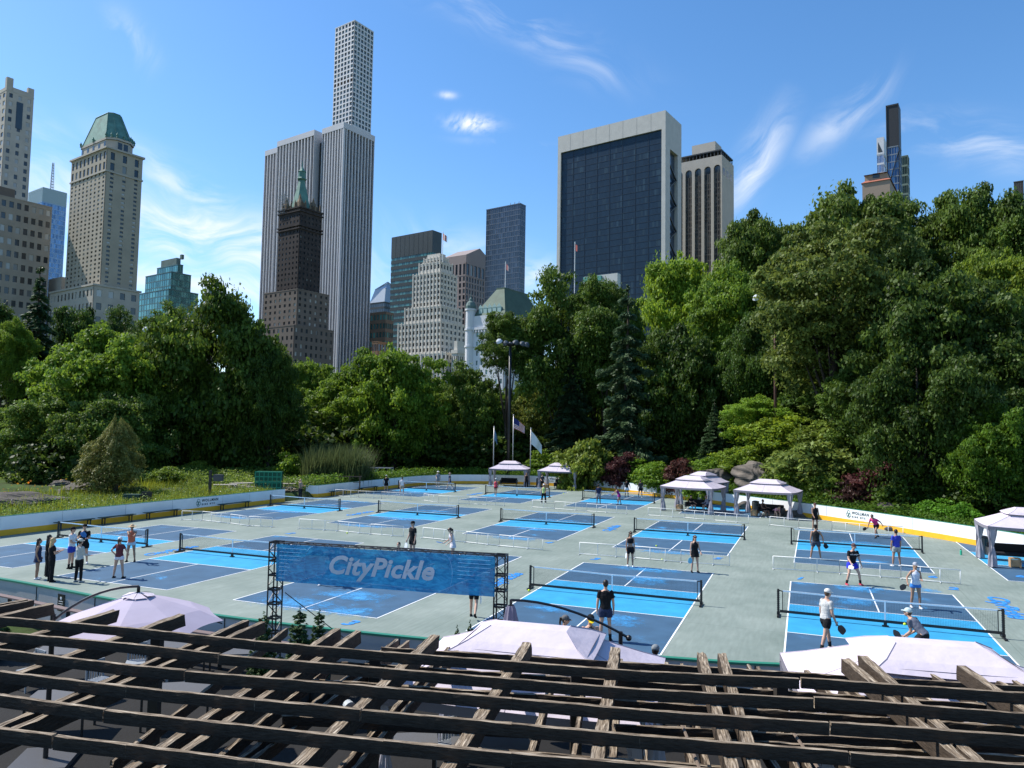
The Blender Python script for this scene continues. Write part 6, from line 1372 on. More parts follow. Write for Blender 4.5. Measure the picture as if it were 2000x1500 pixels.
# ================================================================ GAZEBOS, UMBRELLAS, BANNER
canvas = mat('lilac_canvas', (.55, .49, .55), .8, .15, var=.09, scale=1.6, bump=.55, bscale=2.2)
valm = mat('grey_valance', (.2, .19, .22), .85, .15)
drape = mat('grey_drape', (.3, .29, .33), .85, .15, var=.12, scale=3)
mesh_d = mat('dark_mesh_vent', (.05, .048, .06), .9, .1)
def gazebo(c, rz, label, a=4.4, b_=3.3, z=0., drapes=True, eave=2.02, group='lilac double roofed gazebos', fold=.03):
    r = thing('gazebo', label, 'gazebo', (c[0], c[1], z), rad(rz), group); A, B = a/2, b_/2
    def ring(fx, fy, zz, sag=0., n=6):
        P = [(-A*fx, -B*fy), (A*fx, -B*fy), (A*fx, B*fy), (-A*fx, B*fy)]; o = []
        for k in range(4):
            p, q = P[k], P[(k+1) % 4]
            for j in range(n): t_ = j/n; o.append((p[0]+(q[0]-p[0])*t_, p[1]+(q[1]-p[1])*t_, zz-sag*4*t_*(1-t_)))
        return o
    def skin(b, R0, R1):
        n = len(R0)
        for k in range(n): b.quad(R0[k], R0[(k+1) % n], R1[(k+1) % n], R1[k])
    b = MB(); R = [ring(1, 1, eave, .05), ring(.82, .82, eave+.16, .03), ring(.62, .62, eave+.36, .02), ring(.46, .46, eave+.52)]
    for k in range(3): skin(b, R[k], R[k+1])
    b.build('lower_canopy', canvas, r)
    b = MB(); skin(b, ring(.45, .45, eave+.5), ring(.5, .5, eave+.6)); b.build('vent', mesh_d, r)
    b = MB(); U = [ring(.54, .56, eave+.56, .03), ring(.42, .4, eave+.69, .01), ring(.3, .12, eave+.84)]
    skin(b, U[0], U[1]); skin(b, U[1], U[2]); b.poly(U[2]); b.build('upper_canopy', canvas, r)
    sm_ = mat('canvas_seam', (.42, .37, .42), .85)
    for k in range(4):
        for ring_, kk, nq, rr in ((R, k*6, 4, .009), (R, k*6+3, 4, .006), (U, k*6, 3, .009)):
            b = MB(); b.tube([Vector(ring_[q][kk])+Vector((0, 0, .004)) for q in range(nq)], rr, 4); b.build('seam', sm_, r)
    b = MB(); skin(b, ring(1.003, 1.003, eave-.15, .05), ring(1.003, 1.003, eave, .05)); b.build('valance', valm, r)
    for sx in (-1, 1):
        for sy in (-1, 1):
            b = MB(); x, y = sx*(A-.08), sy*(B-.08); b.box(x-.03, x+.03, y-.03, y+.03, 0.015, eave-.02); b.build('post', blackm if not drapes else valm, r)
            if drapes:
                b = MB(); n = 18; prof = [(.05, .21), (.5, .17), (.95, .08), (1.05, .06), (1.2, .1), (1.6, .17), (eave-.1, .2)]; x, y = sx*(A-.2), sy*(B-.2)
                rings = []
                for zz, rr in prof: rings.append([(x+rr*(1+.22*math.sin(j*PI*2/3+zz))*math.cos(2*PI*j/n), y+rr*(1+.22*math.sin(j*PI*2/3+zz))*math.sin(2*PI*j/n), zz) for j in range(n)])
                for k in range(len(rings)-1):
                    for j in range(n): b.quad(rings[k][j], rings[k][(j+1) % n], rings[k+1][(j+1) % n], rings[k+1][j])
                b.build('curtain', drape, r)
    return r
gz = [((-.1, 84.9), -8, 'left one of the two small far gazebos, in front of the flagpoles'), ((5.55, 81.7), -20, 'right one of the two small far gazebos'),
      ((15.0, 60.6), -35, 'front gazebo of the overlapping pair at the right boards'), ((20.1, 57.6), -35, 'gazebo standing alone right of the overlapping pair'),
      ((26.15, 37.1), -22.3, 'gazebo cut by the right edge of the frame with a sofa inside')]
for c, rz, lab in gz: gazebo(c, rz, lab)
gazebo((17.2, 65.8), -50, 'rear gazebo of the overlapping pair at the right boards', 3.2, 3.2, eave=2.1)
gazebo((.4, 13.25), -15, 'large foreground gazebo roof in the centre seen from above through the pergola', 4.5, 3.4, z=.015)
gazebo((7.2, 12.6), -12, 'large foreground gazebo roof at the lower right', 4.5, 3.4, z=.015)
b = MB(); g = (17.2, 65.8)
# leaning panel of drape on the gazebo pair
# furniture under the gazebos
sofa_m = mat('sofa_black', (.018, .018, .02), .8, .2); frame_m = mat('sofa_frame', (.06, .06, .065), .5, .4); woodm = mat('light_wood', (.42, .26, .13), .6, .3, var=.2, scale=5, stretch=(1, 6, 1))
def sofa(c, rz, label, w_=1.9):
    r = thing('sofa', label, 'sofa', (c[0], c[1], .012), rad(rz), 'black outdoor sofas under the gazebos'); b = MB(); b.box(-w_/2, w_/2, -.38, .38, .26, .42); b.build('seat', sofa_m, r, bevel=.03)
    b = MB(); b.box(-w_/2, w_/2, .28, .42, .42, .82); b.build('backrest', sofa_m, r, bevel=.03)
    for s_ in (-1, 1): b = MB(); b.box(s_*w_/2-.06, s_*w_/2+.06, -.38, .42, .2, .6); b.build('armrest', frame_m, r)
    b = MB()
    for x in (-w_/2+.05, w_/2-.05):
        for y in (-.33, .33): b.box(x-.025, x+.025, y-.025, y+.025, .003, .26)
    b.build('frame', frame_m, r)
def crate(c, rz, label, s_=.45):
    r = thing('wooden_side_table', label, 'side table', (c[0], c[1], .012), rad(rz), 'wooden side tables under the gazebos'); b = MB(); h = s_
    b.box(-h/2, h/2, -h/2, h/2, h-.04, h); b.build('top', woodm, r)
    for s2 in (-1, 1): b = MB(); b.box(s2*(h/2-.02)-.02, s2*(h/2-.02)+.02, -h/2, h/2, .003, h-.042); b.build('side_panel', woodm, r)
    b = MB(); b.box(-h/2+.05, h/2-.05, -h/2+.02, -h/2+.04, .05, h-.06); b.build('front_panel', woodm, r)
for c, rz, lab in (((-.2, 85.6), -8, 'black sofa under the left far gazebo'), ((5.9, 82.4), -20, 'black sofa under the right far gazebo'), ((15.6, 61.5), -35, 'black sofa under the front gazebo of the pair'), ((20.5, 58.3), -35, 'black sofa under the lone right gazebo'), ((26.6, 38.3), -22.3, 'long black sofa under the gazebo at the right edge')):
    sofa(c, rz, lab, 1.9 if c[0] < 26 else 3.2)
for c, rz, lab in (((-1.6, 84.9), -8, 'wooden side table under the left far gazebo'), ((4.0, 81.9), -20, 'wooden side table under the right far gazebo'), ((13.9, 60.7), -35, 'wooden side table under the front gazebo of the pair'), ((19.0, 57.6), -30, 'wooden side table beside the seated man in the lone right gazebo'), ((24.9, 36.6), -22, 'wooden side table by the curtain of the right edge gazebo')):
    crate(c, rz, lab)
r = thing('stool', 'bent wood stool at the right edge under the gazebo', 'stool', (26.0, 36.0, .012), 0); b = MB(); b.tube([(-.22, 0, 0), (-.2, 0, .4), (0, 0, .46), (.2, 0, .4), (.22, 0, 0)], .02, 6); b.tube([(-.22, .3, 0), (-.2, .3, .4), (0, .3, .46), (.2, .3, .4), (.22, .3, 0)], .02, 6); b.build('legs', woodm, r); b = MB(); b.box(-.2, .2, 0, .3, .455, .48); b.build('seat', woodm, r)
def bin_(px, py, label, z=0., D=None):
    g = gp(px, py); r = thing('litter_bin', label, 'litter bin', (g.x, g.y, .005)); b = MB(); b.lathe([(.25, 0), (.28, .05), (.28, .85), (.25, .9)], 16); b.build('body', mat('bin_dark', (.05, .06, .06), .5), r)
    b = MB()
    for k in range(16): a = 2*PI*k/16; b.box(-.012, .012, .278, .292, .06, .84, M=Matrix.Rotation(a, 4, 'Z'))
    b.build('slats', mat('bin_slat', (.09, .1, .1), .5), r)
    b = MB(); b.lathe([(.29, .9), (.29, .94), (.12, .99)], 16); b.build('lid', blackm, r)
bin_(1476, 1002, 'dark litter bin behind the seated man in the lone right gazebo'); bin_(1052, 950, 'dark litter bin between the two far gazebos'); bin_(1921, 1082, 'slatted litter bin behind the curtain of the right edge gazebo')
# seated people under the gazebos
person(0, 0, 'seated man in dark top and cap under the front gazebo of the pair', 20, h=1.75, top=BLK, bottom='shorts', la=(30, 8, 50), ra=(40, 8, 60), ll=(88, 6, 88), rl=(88, 6, 88), seat=.5, pos=(14.8, 60.6, .42-.4), vox=.02, hat=('cap', BLK))
person(0, 0, 'seated man in pale lilac shirt under the front gazebo of the pair', 275, h=1.75, top=(.34, .33, .42), sleeves='long', bottom='shorts', bcol=NVY, la=(30, 8, 50), ra=(40, 8, 60), ll=(88, 6, 88), rl=(88, 6, 88), seat=.5, pos=(16.2, 60.4, .02), vox=.02, lean=18, hat=('cap', (.3, .2, .18)))
person(0, 0, 'seated man in dark vest under the lone right gazebo', 30, h=1.8, skin='brown', top=(.03, .02, .02), sleeves='tank', bottom='shorts', la=(35, 8, 50), ra=(25, 8, 60), ll=(88, 8, 88), rl=(88, 8, 88), seat=.5, pos=(19.5, 57.1, .02), vox=.018)
person(0, 0, 'person in pink top bending far forward on the sofa of the lone right gazebo', 20, h=1.7, skin='fair', top=(.6, .3, .36), bottom='shorts', la=(50, 8, 10), ra=(50, 8, 10), ll=(85, 8, 70), rl=(85, 8, 70), seat=.46, lean=62, pos=(20.35, 57.0, .02), vox=.018)
person(0, 0, 'seated person in black, left of two under the right far gazebo', 10, top=BLK, sleeves='short', bottom='pants', la=(30, 8, 50), ra=(30, 8, 50), ll=(88, 6, 88), rl=(88, 6, 88), seat=.5, pos=(5.2, 81.6, .02), vox=.022, shoes=BLK)
person(0, 0, 'seated person in black, right of two under the right far gazebo', 0, top=(.02, .02, .025), sleeves='short', bottom='pants', la=(30, 8, 50), ra=(30, 8, 50), ll=(88, 6, 88), rl=(88, 6, 88), seat=.52, pos=(5.8, 81.9, .02), vox=.022, shoes=BLK)
# people near the foreground boards
q = dp(1153, 1190, 18.7); person(0, 0, 'man in black tank top and yellow brimmed cap behind the centre gazebo roof', 5, h=1.8, top=(.03, .03, .03), sleeves='tank', bottom='shorts', hat=('cap', (.015, .015, .015), (.75, .55, .02)), head=(-26, 0), la=(20, 6, 60), ra=(20, 6, 60), pos=(q.x, 18.7, 0), vox=.011)
q = dp(1103, 1190, 19.0); person(0, 0, 'woman in dark tank top and cap looking right behind the centre gazebo roof', 50, h=1.68, top=(.05, .05, .055), sleeves='tank', bottom='shorts', female=True, hat=('cap', (.12, .12, .12)), hlen=1, la=(10, 6, 30), ra=(10, 6, 30), head=(-10, 20), pos=(q.x, 19.0, 0), vox=.012)
q = dp(1197, 1245, 16.6); person(0, 0, 'person with dark hair whose head shows at the corner of the centre gazebo roof', 160, h=1.68, top=NVY, bottom='pants', hlen=0, pos=(q.x, 16.6, .012), vox=.014)
q = dp(1280, 1245, 16.3); person(0, 0, 'person in navy tee and grey cap facing away at the green rail', 150, h=1.72, top=(.03, .045, .1), bottom='pants', bcol=BLK, hat=('cap', (.2, .22, .23)), la=(25, 14, 60), ra=(25, 14, 60), pos=(q.x, 16.3, .012), vox=.012, shoes=BLK)
# --- umbrellas
def umbrella_open():
    c = dp(270, 1163, 14.3); r = thing('cantilever_umbrella', 'open lilac cantilever umbrella at the lower left above the pergola', 'umbrella', (c.x, c.y, .012), rad(12)); z0 = c.z; R = 1.56; n = 8
    b = MB(); P = [(R*math.cos(2*PI*k/n), R*math.sin(2*PI*k/n)) for k in range(n)]; lv = [(.1, 0.), (.4, .15), (.72, .33), (1, .54)]
    m_ = 6
    for i in range(len(lv)-1):
        f0, d0 = lv[i]; f1, d1 = lv[i+1]
        for k in range(n):
            p, q = P[k], P[(k+1) % n]
            for j in range(m_):
                def pt(f, d, t_): s_ = 4*t_*(1-t_); ff = f*(1-.05*s_); return ((p[0]+(q[0]-p[0])*t_)*ff, (p[1]+(q[1]-p[1])*t_)*ff, z0-d+.03*s_*f)
                b.quad(pt(f1, d1, j/m_), pt(f1, d1, (j+1)/m_), pt(f0, d0, (j+1)/m_), pt(f0, d0, j/m_))
    b.build('canopy', mat('umbrella_lilac', (.43, .38, .46), .85, .1, var=.06, scale=1.5), r, smooth=False)
    b = MB()
    for k in range(n): a = 2*PI*(k+.5)/n; b.quad((.05*math.cos(a-.3), .05*math.sin(a-.3), z0+.05), (.05*math.cos(a+.3), .05*math.sin(a+.3), z0+.05), (.3*math.cos(a+.38), .3*math.sin(a+.38), z0-.02), (.3*math.cos(a-.38), .3*math.sin(a-.38), z0-.02+.03*(k % 2)))
    b.build('top_vent', canvas, r)
    for k in range(n):
        b = MB(); b.tube([(0, 0, z0+.0), (P[k][0]*.99, P[k][1]*.99, z0-.6)], .012, 5); b.build('rib', blackm, r)
    b = MB(); b.tube([(0, 0, z0-.55), (0, 0, z0+.12)], .03, 8); b.build('hub', blackm, r)
    mloc = Matrix.Rotation(-rad(12), 3, 'Z'); q = dp(104, 1200, 14.1); e = mloc @ Vector((q.x-c.x, q.y-c.y, 0)); top = Vector((0, 0, z0+.16))
    b = MB(); pts = [Vector((e.x*t_, e.y*t_, top.z+.0*t_-(.62*t_**2.2))) for t_ in np.linspace(0, 1, 10)]; b.tube(pts, .026, 8); b.tube([top, top-Vector((0, 0, .2))], .03, 8); b.build('arm', blackm, r)
    b = MB(); b.tube([(e.x, e.y, 0), (e.x, e.y, top.z-.5)], .045, 10); b.build('mast', blackm, r)
    b = MB(); b.box(e.x-.5, e.x+.5, e.y-.5, e.y+.5, 0, .09); b.build('base', frame_m, r)
umbrella_open()
def umbrella_closed():
    a = dp(998, 1172, 15.6); m_ = dp(1228, 1246, 15.9); r = thing('closed_umbrella', 'folded dark lilac umbrella hanging from a curved black arm above the centre gazebo', 'umbrella', (a.x, a.y, .012))
    b = MB(); d = m_-a; pts = [Vector((d.x*t_, d.y*t_, a.z-.012+d.z*(t_**1.8)+.0)) for t_ in np.linspace(0, 1, 10)]; b.tube(pts, .027, 8); b.ball(pts[-1], .065, 10); b.build('arm', blackm, r)
    b = MB(); b.tube([(0, 0, a.z), (0, 0, a.z-.16)], .03, 8); b.build('hub', blackm, r)
    b = MB(); n = 16; prof = [(.06, -.12), (.09, -.2), (.13, -.4), (.19, -.62), (.16, -.7), (.14, -1.4), (.05, -1.7)]; R_ = [[(rr*(1+.25*(j % 2))*math.cos(2*PI*j/n), rr*(1+.25*(j % 2))*math.sin(2*PI*j/n), a.z+zz) for j in range(n)] for rr, zz in prof]
    for k in range(len(R_)-1):
        for j in range(n): b.quad(R_[k][j], R_[k][(j+1) % n], R_[k+1][(j+1) % n], R_[k+1][j])
    b.build('folded_canopy', mat('dark_lilac', (.16, .15, .2), .8), r)
    b = MB(); x, y = d.x*.93, d.y*.93; b.tube([(x, y, 0), (x, y, a.z+d.z*.85)], .045, 10); b.build('mast', blackm, r)
umbrella_closed()
# --- banner on its truss
tl = dp(541, 1052, 18.5); tr_ = dp(979, 1080, 17.1); HT = 3.47
r = thing('banner_truss', 'black box truss goalpost carrying the blue banner', 'truss', (tl.x, tl.y, .012)); ax = Vector((tr_.x-tl.x, tr_.y-tl.y, 0)); W_ = ax.length; ax.normalize(); ay = Vector((-ax.y, ax.x, 0)); r.rotation_euler[2] = math.atan2(ax.y, ax.x)
def tower_(x):
    b = MB(); s_ = .125
    for sx in (-s_, s_):
        for sy in (-s_, s_): b.tube([(x+sx, sy, 0), (x+sx, sy, HT)], .018, 6)
    n = 16
    for k in range(n):
        z0, z1 = HT*k/n, HT*(k+1)/n; f = 1 if k % 2 else -1
        b.beam((x-s_*f, -s_, z0), (x+s_*f, -s_, z1), .012, .012); b.beam((x+s_*f, s_, z0), (x-s_*f, s_, z1), .012, .012); b.beam((x-s_, -s_*f, z0), (x-s_, s_*f, z1), .012, .012); b.beam((x+s_, s_*f, z0), (x+s_, -s_*f, z1), .012, .012)
    for z in (.75, 1.25, 1.6, 1.95, 2.3, 2.65, 3.0, HT-.02):
        for sx in (-s_, s_): b.box(x+sx-.015, x+sx+.015, -s_-.01, s_+.01, z-.02, z+.02)
        for sy in (-s_, s_): b.box(x-s_-.01, x+s_+.01, sy-.015, sy+.015, z-.02, z+.02)
    b.build('tower', blackm, r)
    b = MB(); b.box(x-.4, x+.4, -.4, .4, 0, .02); b.build('base_plate', blackm, r)
tower_(0); tower_(W_)
b = MB(); s_ = .12
for sy in (-s_, s_):
    for z in (HT-.26, HT-.02): b.tube([(.1, sy, z), (W_-.1, sy, z)], .018, 6)
n = 26
for k in range(n):
    x0, x1 = .1+(W_-.2)*k/n, .1+(W_-.2)*(k+1)/n; f = k % 2
    for sy in (-s_, s_): b.beam((x0, sy, HT-.26 if f else HT-.02), (x1, sy, HT-.02 if f else HT-.26), .012, .012)
    for z in (HT-.26, HT-.02): b.beam((x0, -s_ if f else s_, z), (x1, s_ if f else -s_, z), .012, .012)
b.build('top_beam', blackm, r)
b = MB(); b.tube([(.1, .3, HT*.62), (1.9, .6, .9)], .012, 5); b.build('guy_cable', blackm, r)
# blue mesh banner: thin cloth with its own woven pattern
bm_ = bpy.data.materials.new('banner_blue'); bm_.use_nodes = True; t = bm_.node_tree; p_ = t.nodes['Principled BSDF']; o_ = t.nodes['Material Output']; p_.inputs['Roughness'].default_value = .7
co = t.nodes.new('ShaderNodeTexCoord'); mp = t.nodes.new('ShaderNodeMapping'); t.links.new(co.outputs['Object'], mp.inputs[0]); mp.inputs['Scale'].default_value = (1, 1, 2)
n1 = t.nodes.new('ShaderNodeTexNoise'); n1.inputs['Scale'].default_value = 3.2; n1.inputs['Detail'].default_value = 8; n1.inputs['Distortion'].default_value = 2.2; t.links.new(mp.outputs[0], n1.inputs['Vector'])
rp = t.nodes.new('ShaderNodeValToRGB'); rp.color_ramp.elements[0].position = .3; rp.color_ramp.elements[1].position = .68; rp.color_ramp.elements[0].color = (.015, .19, .46, 1); rp.color_ramp.elements[1].color = (.06, .45, .78, 1); t.links.new(n1.outputs['Fac'], rp.inputs[0]); t.links.new(rp.outputs[0], p_.inputs['Base Color'])
trn = t.nodes.new('ShaderNodeBsdfTranslucent'); t.links.new(rp.outputs[0], trn.inputs[0]); tp = t.nodes.new('ShaderNodeBsdfTransparent'); m1 = t.nodes.new('ShaderNodeMixShader'); m2 = t.nodes.new('ShaderNodeMixShader'); m1.inputs[0].default_value = .5; m2.inputs[0].default_value = .05
t.links.new(p_.outputs[0], m1.inputs[1]); t.links.new(trn.outputs[0], m1.inputs[2]); t.links.new(m1.outputs[0], m2.inputs[1]); t.links.new(tp.outputs[0], m2.inputs[2]); t.links.new(m2.outputs[0], o_.inputs[0])
rb = thing('banner', 'blue mesh banner reading CityPickle in bold pale letters', 'banner', (tl.x-ay.x*.16, tl.y-ay.y*.16, 0), math.atan2(ax.y, ax.x))
b = MB(); nx_, nz_ = 60, 10; BX0, BX1, BZ0, BZ1 = .1, W_-.1, HT-.93, HT-.03
def bp_(i, k): x = BX0+(BX1-BX0)*i/nx_; z = BZ0+(BZ1-BZ0)*k/nz_; return (x, .012*math.sin(i*.7)+.01*math.sin(i*.23+k), z-.012*math.sin(PI*i/nx_)*(1-k/nz_))
for i in range(nx_):
    for k in range(nz_): b.quad(bp_(i, k), bp_(i+1, k), bp_(i+1, k+1), bp_(i, k+1))
b.build('cloth', bm_, rb, smooth=True)
lm_ = mat('banner_letter', (.62, .64, .68), .7, .2, var=.1, scale=2)
lt = text_mesh('CityPickle', .64, 'lettering', lm_, rb, .002, .02, .28, 1.04); lt.rotation_euler = (PI/2, 0, 0); lt.location = ((BX0+BX1)/2-.05, -.035, (BZ0+BZ1)/2+.02); lt.scale = (1.0, .93, 1)
for cx, xa, xb in ((W_*.19, BX0+.1, W_*.16), (W_*.77, W_*.83, BX1-.1)):
    b = MB(); pts = [(cx+(-.22 if cx < W_/2 else .22)*math.cos(a), -.03, (BZ0+BZ1)/2+.44*math.sin(a)) for a in np.linspace(-PI/2, PI/2, 12)]; b.tube(pts, .005, 4)
    for k in range(9): z = BZ0+.09+k*.09; b.tube([(xa, -.03, z), (xb, -.03, z)], .0035, 4)
    b.build('printed_lines', mat('print_line', (.16, .38, .62), .7), rb)

# ================================================================ PERGOLA
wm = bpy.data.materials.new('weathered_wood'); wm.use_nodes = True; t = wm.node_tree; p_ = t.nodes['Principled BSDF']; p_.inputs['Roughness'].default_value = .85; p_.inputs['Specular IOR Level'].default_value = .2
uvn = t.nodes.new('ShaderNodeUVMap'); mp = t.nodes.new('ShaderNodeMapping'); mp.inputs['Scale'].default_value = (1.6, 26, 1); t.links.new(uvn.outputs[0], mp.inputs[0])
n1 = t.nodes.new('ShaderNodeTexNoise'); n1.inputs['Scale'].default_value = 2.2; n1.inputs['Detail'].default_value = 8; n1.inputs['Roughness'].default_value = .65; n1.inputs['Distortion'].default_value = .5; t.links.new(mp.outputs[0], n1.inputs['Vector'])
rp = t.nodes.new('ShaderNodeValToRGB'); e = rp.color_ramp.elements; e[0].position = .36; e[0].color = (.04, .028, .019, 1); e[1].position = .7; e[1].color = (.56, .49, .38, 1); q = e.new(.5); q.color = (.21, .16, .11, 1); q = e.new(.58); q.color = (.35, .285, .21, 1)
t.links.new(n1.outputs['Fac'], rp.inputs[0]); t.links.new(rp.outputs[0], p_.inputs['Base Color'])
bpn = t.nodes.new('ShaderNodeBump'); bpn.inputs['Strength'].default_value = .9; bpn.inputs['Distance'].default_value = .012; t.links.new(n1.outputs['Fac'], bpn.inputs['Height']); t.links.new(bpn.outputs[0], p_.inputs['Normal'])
wd2 = mat('shade_toned_wood_side', (.05, .036, .025), .8, .2, var=.35, scale=9, bump=.5, stretch=(1, 1, 5))  # side faces: same timber, with their shade put into a darker colour
def plank(name, P0, P1, wd, ht, root, seed, jag=.006, ragged=.02):
    """weathered timber: ragged ends, chipped edges, grain along its length (uv u = metres along)"""
    rg = random.Random(seed); P0, P1 = Vector(P0), Vector(P1); d = P1-P0; l = d.length; y = d/l; x = y.cross(Vector((0, 0, 1))).normalized(); z = x.cross(y); n = max(2, int(l/.16)); b = MB(); rings = []
    prof = [(-.5, -.5), (.5, -.5), (.5, .12), (.47, .5), (.16, .485), (-.14, .5), (-.47, .49), (-.5, .1)]
    for i in range(n+1):
        t_ = l*i/n; R = []
        for k, (u, v) in enumerate(prof):
            j = jag*(2.2 if v > .4 else 1); e_ = rg.uniform(-ragged, ragged) if i in (0, n) else 0
            R.append(P0+y*(t_+e_)+x*(u*wd+rg.uniform(-j, j)*.6)+z*(v*ht+rg.uniform(-j, j*.3)))
        rings.append(R)
    per = [0]; 
    for k in range(8): u0, v0 = prof[k]; u1, v1 = prof[(k+1) % 8]; per.append(per[-1]+math.hypot((u1-u0)*wd, (v1-v0)*ht))
    s0 = seed*.37
    for i in range(n):
        for k in range(8):
            a, c = rings[i], rings[i+1]; u0, u1 = s0+l*i/n, s0+l*(i+1)/n; b.quad(a[k], a[(k+1) % 8], c[(k+1) % 8], c[k], m=0 if k in (3, 4, 5) else 1, uv=[(u0, per[k]+seed), (u0, per[k+1]+seed), (u1, per[k+1]+seed), (u1, per[k]+seed)])  # slot split paints sunlit tone on tops, shade tone on the rest
    for R in (rings[0], rings[-1]): b.poly(R if R is rings[0] else list(R)); b.uv[len(b.f)-1] = [(s0+.2*prof[k][0], seed+prof[k][1]*.1) for k in range(8)]
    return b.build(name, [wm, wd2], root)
pg = thing('pergola', 'weathered dark wooden pergola with long beams over cross rafters across the foreground', 'pergola', (0, 0, 0))
PZ = 3.2
PUR = [[(0, 1204), (250, 1225), (500, 1251), (750, 1272.5), (1000, 1291), (1250, 1310), (1560, 1324), None, (1564, 1322.5), (1750, 1336), (2000, 1352.5)],
 [(0, 1234), (250, 1256), (428, 1276), None, (430, 1278), (750, 1304), (1000, 1325), (1250, 1345), (1588, 1363), None, (1590, 1360), (1750, 1372.5), (2000, 1392.5)],
 [(0, 1267.5), (250, 1297.5), (362, 1308), None, (364, 1310), (750, 1341), (1000, 1363), (1250, 1385), (1618, 1410), None, (1622, 1409), (1750, 1417.5), (2000, 1436)],
 [(0, 1310), (250, 1340), (500, 1365), (705, 1384), None, (708, 1385), (1000, 1412), (1250, 1435), (1656, 1467), None, (1660, 1468), (1750, 1475), (2000, 1492)],
 [(0, 1356), (205, 1384), None, (207, 1386), (500, 1417.5), (750, 1445), (1000, 1469), (1250, 1490)], [(0, 1421), (106, 1434), None, (109, 1436), (250, 1452.5), (500, 1485)]]
sd_ = 1
ends = []
for li, line in enumerate(PUR):
    runs = [[]]
    for q in line:
        if q is None: runs.append([])
        else: runs[-1].append(gp(q[0], q[1], PZ))
    # run on past both sides of the frame
    a, c = runs[0][0], runs[0][1]; runs[0].insert(0, a+(a-c).normalized()*2.0); a, c = runs[-1][-1], runs[-1][-2]; runs[-1].append(a+(a-c).normalized()*(2.0 if li < 4 else 6.5))
    for R in runs:
        for a, c in zip(R[:-1], R[1:]):
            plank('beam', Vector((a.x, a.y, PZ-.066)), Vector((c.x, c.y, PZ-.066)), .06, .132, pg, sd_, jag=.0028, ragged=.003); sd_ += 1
    ends.append((runs[0][0], runs[-1][-1]))
for k in (1, 2):                                                   # two more toward the camera, mostly below the frame
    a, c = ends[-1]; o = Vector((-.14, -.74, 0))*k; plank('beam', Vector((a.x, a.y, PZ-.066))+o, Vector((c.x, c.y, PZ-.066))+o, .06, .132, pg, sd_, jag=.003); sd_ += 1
RAF = [((101, 1177.5), (0, 1201), .14), ((225, 1191), (0, 1257), .14), ((355, 1199), (0, 1326), .14), ((482, 1210), (72, 1386), .09), ((515, 1213), (109, 1387), .09), ((660, 1226), (282, 1479), .11), ((700, 1231), (330, 1484), .11),
       ((850, 1239), (625, 1449), .14), ((1030, 1254), (887, 1476), .15), ((1202, 1264), (1172, 1444), .15), ((1370, 1274), (1422, 1465), .13), ((1410, 1275), (1466, 1465), .13), ((1652, 1286), (1832, 1441), .13), ((1685, 1280), (1867, 1444), .14), ((1877, 1299), (2060, 1424), .14), ((62, 1172), (-40, 1190), .07), ((50, 1170), (-50, 1188), .07)]
RZ = PZ-.134
for a, c, wd in RAF:
    A_ = gp(a[0], a[1], RZ+.0); C_ = gp(c[0], c[1], RZ); d = (C_-A_).normalized(); E_ = A_+d*7.0
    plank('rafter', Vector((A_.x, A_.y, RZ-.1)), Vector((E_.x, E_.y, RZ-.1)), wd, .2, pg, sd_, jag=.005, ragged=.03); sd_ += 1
LZ = 2.62                                                          # lower lattice of thinner battens
LOW = [((775, 1247), (566, 1405), .06), ((797, 1250), (587, 1409), .06), ((877, 1262), (730, 1425), .06), ((897, 1262), (752, 1428), .06), ((1092, 1276), (1040, 1457), .09), ((1211, 1285), (1199, 1455), .09), ((1301, 1292), (1345, 1460), .07), ((1332, 1295), (1372, 1455), .07),
       ((1462, 1297), (1530, 1440), .06), ((1480, 1300), (1552, 1440), .06), ((1575, 1307), (1720, 1450), .08), ((1822, 1315), (2030, 1440), .08), ((1950, 1328), (2150, 1440), .07), ((1980, 1327), (2180, 1440), .07), ((560, 1225), (330, 1400), .05), ((1250, 1330), (1262, 1490), .05), ((1395, 1335), (1480, 1490), .06), ((1430, 1350), (1520, 1500), .07), ((1530, 1345), (1650, 1490), .06), ((1600, 1350), (1745, 1500), .08), ((1745, 1350), (1900, 1470), .09), ((1790, 1345), (1960, 1470), .07), ((1880, 1340), (2060, 1450), .09), ((640, 1300), (470, 1440), .06), ((985, 1300), (900, 1470), .05), ((1140, 1340), (1120, 1480), .06), ((1640, 1340), (1800, 1480), .06), ((1660, 1340), (1822, 1480), .06)]
for a, c, wd in LOW:
    A_ = gp(a[0], a[1], LZ); C_ = gp(c[0], c[1], LZ); d = (C_-A_).normalized(); E_ = A_+d*5.5
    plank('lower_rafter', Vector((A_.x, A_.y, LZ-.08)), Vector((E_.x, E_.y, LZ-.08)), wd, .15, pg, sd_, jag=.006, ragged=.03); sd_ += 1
for k, (a, c) in enumerate((((745, 1263), (2100, 1345)), ((640, 1290), (2100, 1385)), ((560, 1322), (2100, 1425)), ((552, 1395), (2100, 1480)), ((480, 1425), (1750, 1520)), ((1250, 1350), (2100, 1405)), ((1200, 1412), (2100, 1462)))):
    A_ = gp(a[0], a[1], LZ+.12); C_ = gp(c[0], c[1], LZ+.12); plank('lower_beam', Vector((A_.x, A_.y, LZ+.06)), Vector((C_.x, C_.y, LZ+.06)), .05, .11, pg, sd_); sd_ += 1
for px, py in ((335, 1215), (745, 1262), (1120, 1290), (1500, 1310), (1900, 1340), (-100, 1190)):
    g = gp(px, py, RZ-.2); b = MB(); b.box(-.08, .08, -.08, .08, .012, RZ-.22); b.build('post', mat('post_dark', (.03, .025, .02), .8), pg, loc=(g.x, g.y-.5, 0))
q0, q1 = gp(-150, 1215, RZ-.2), gp(2150, 1370, RZ-.2); 
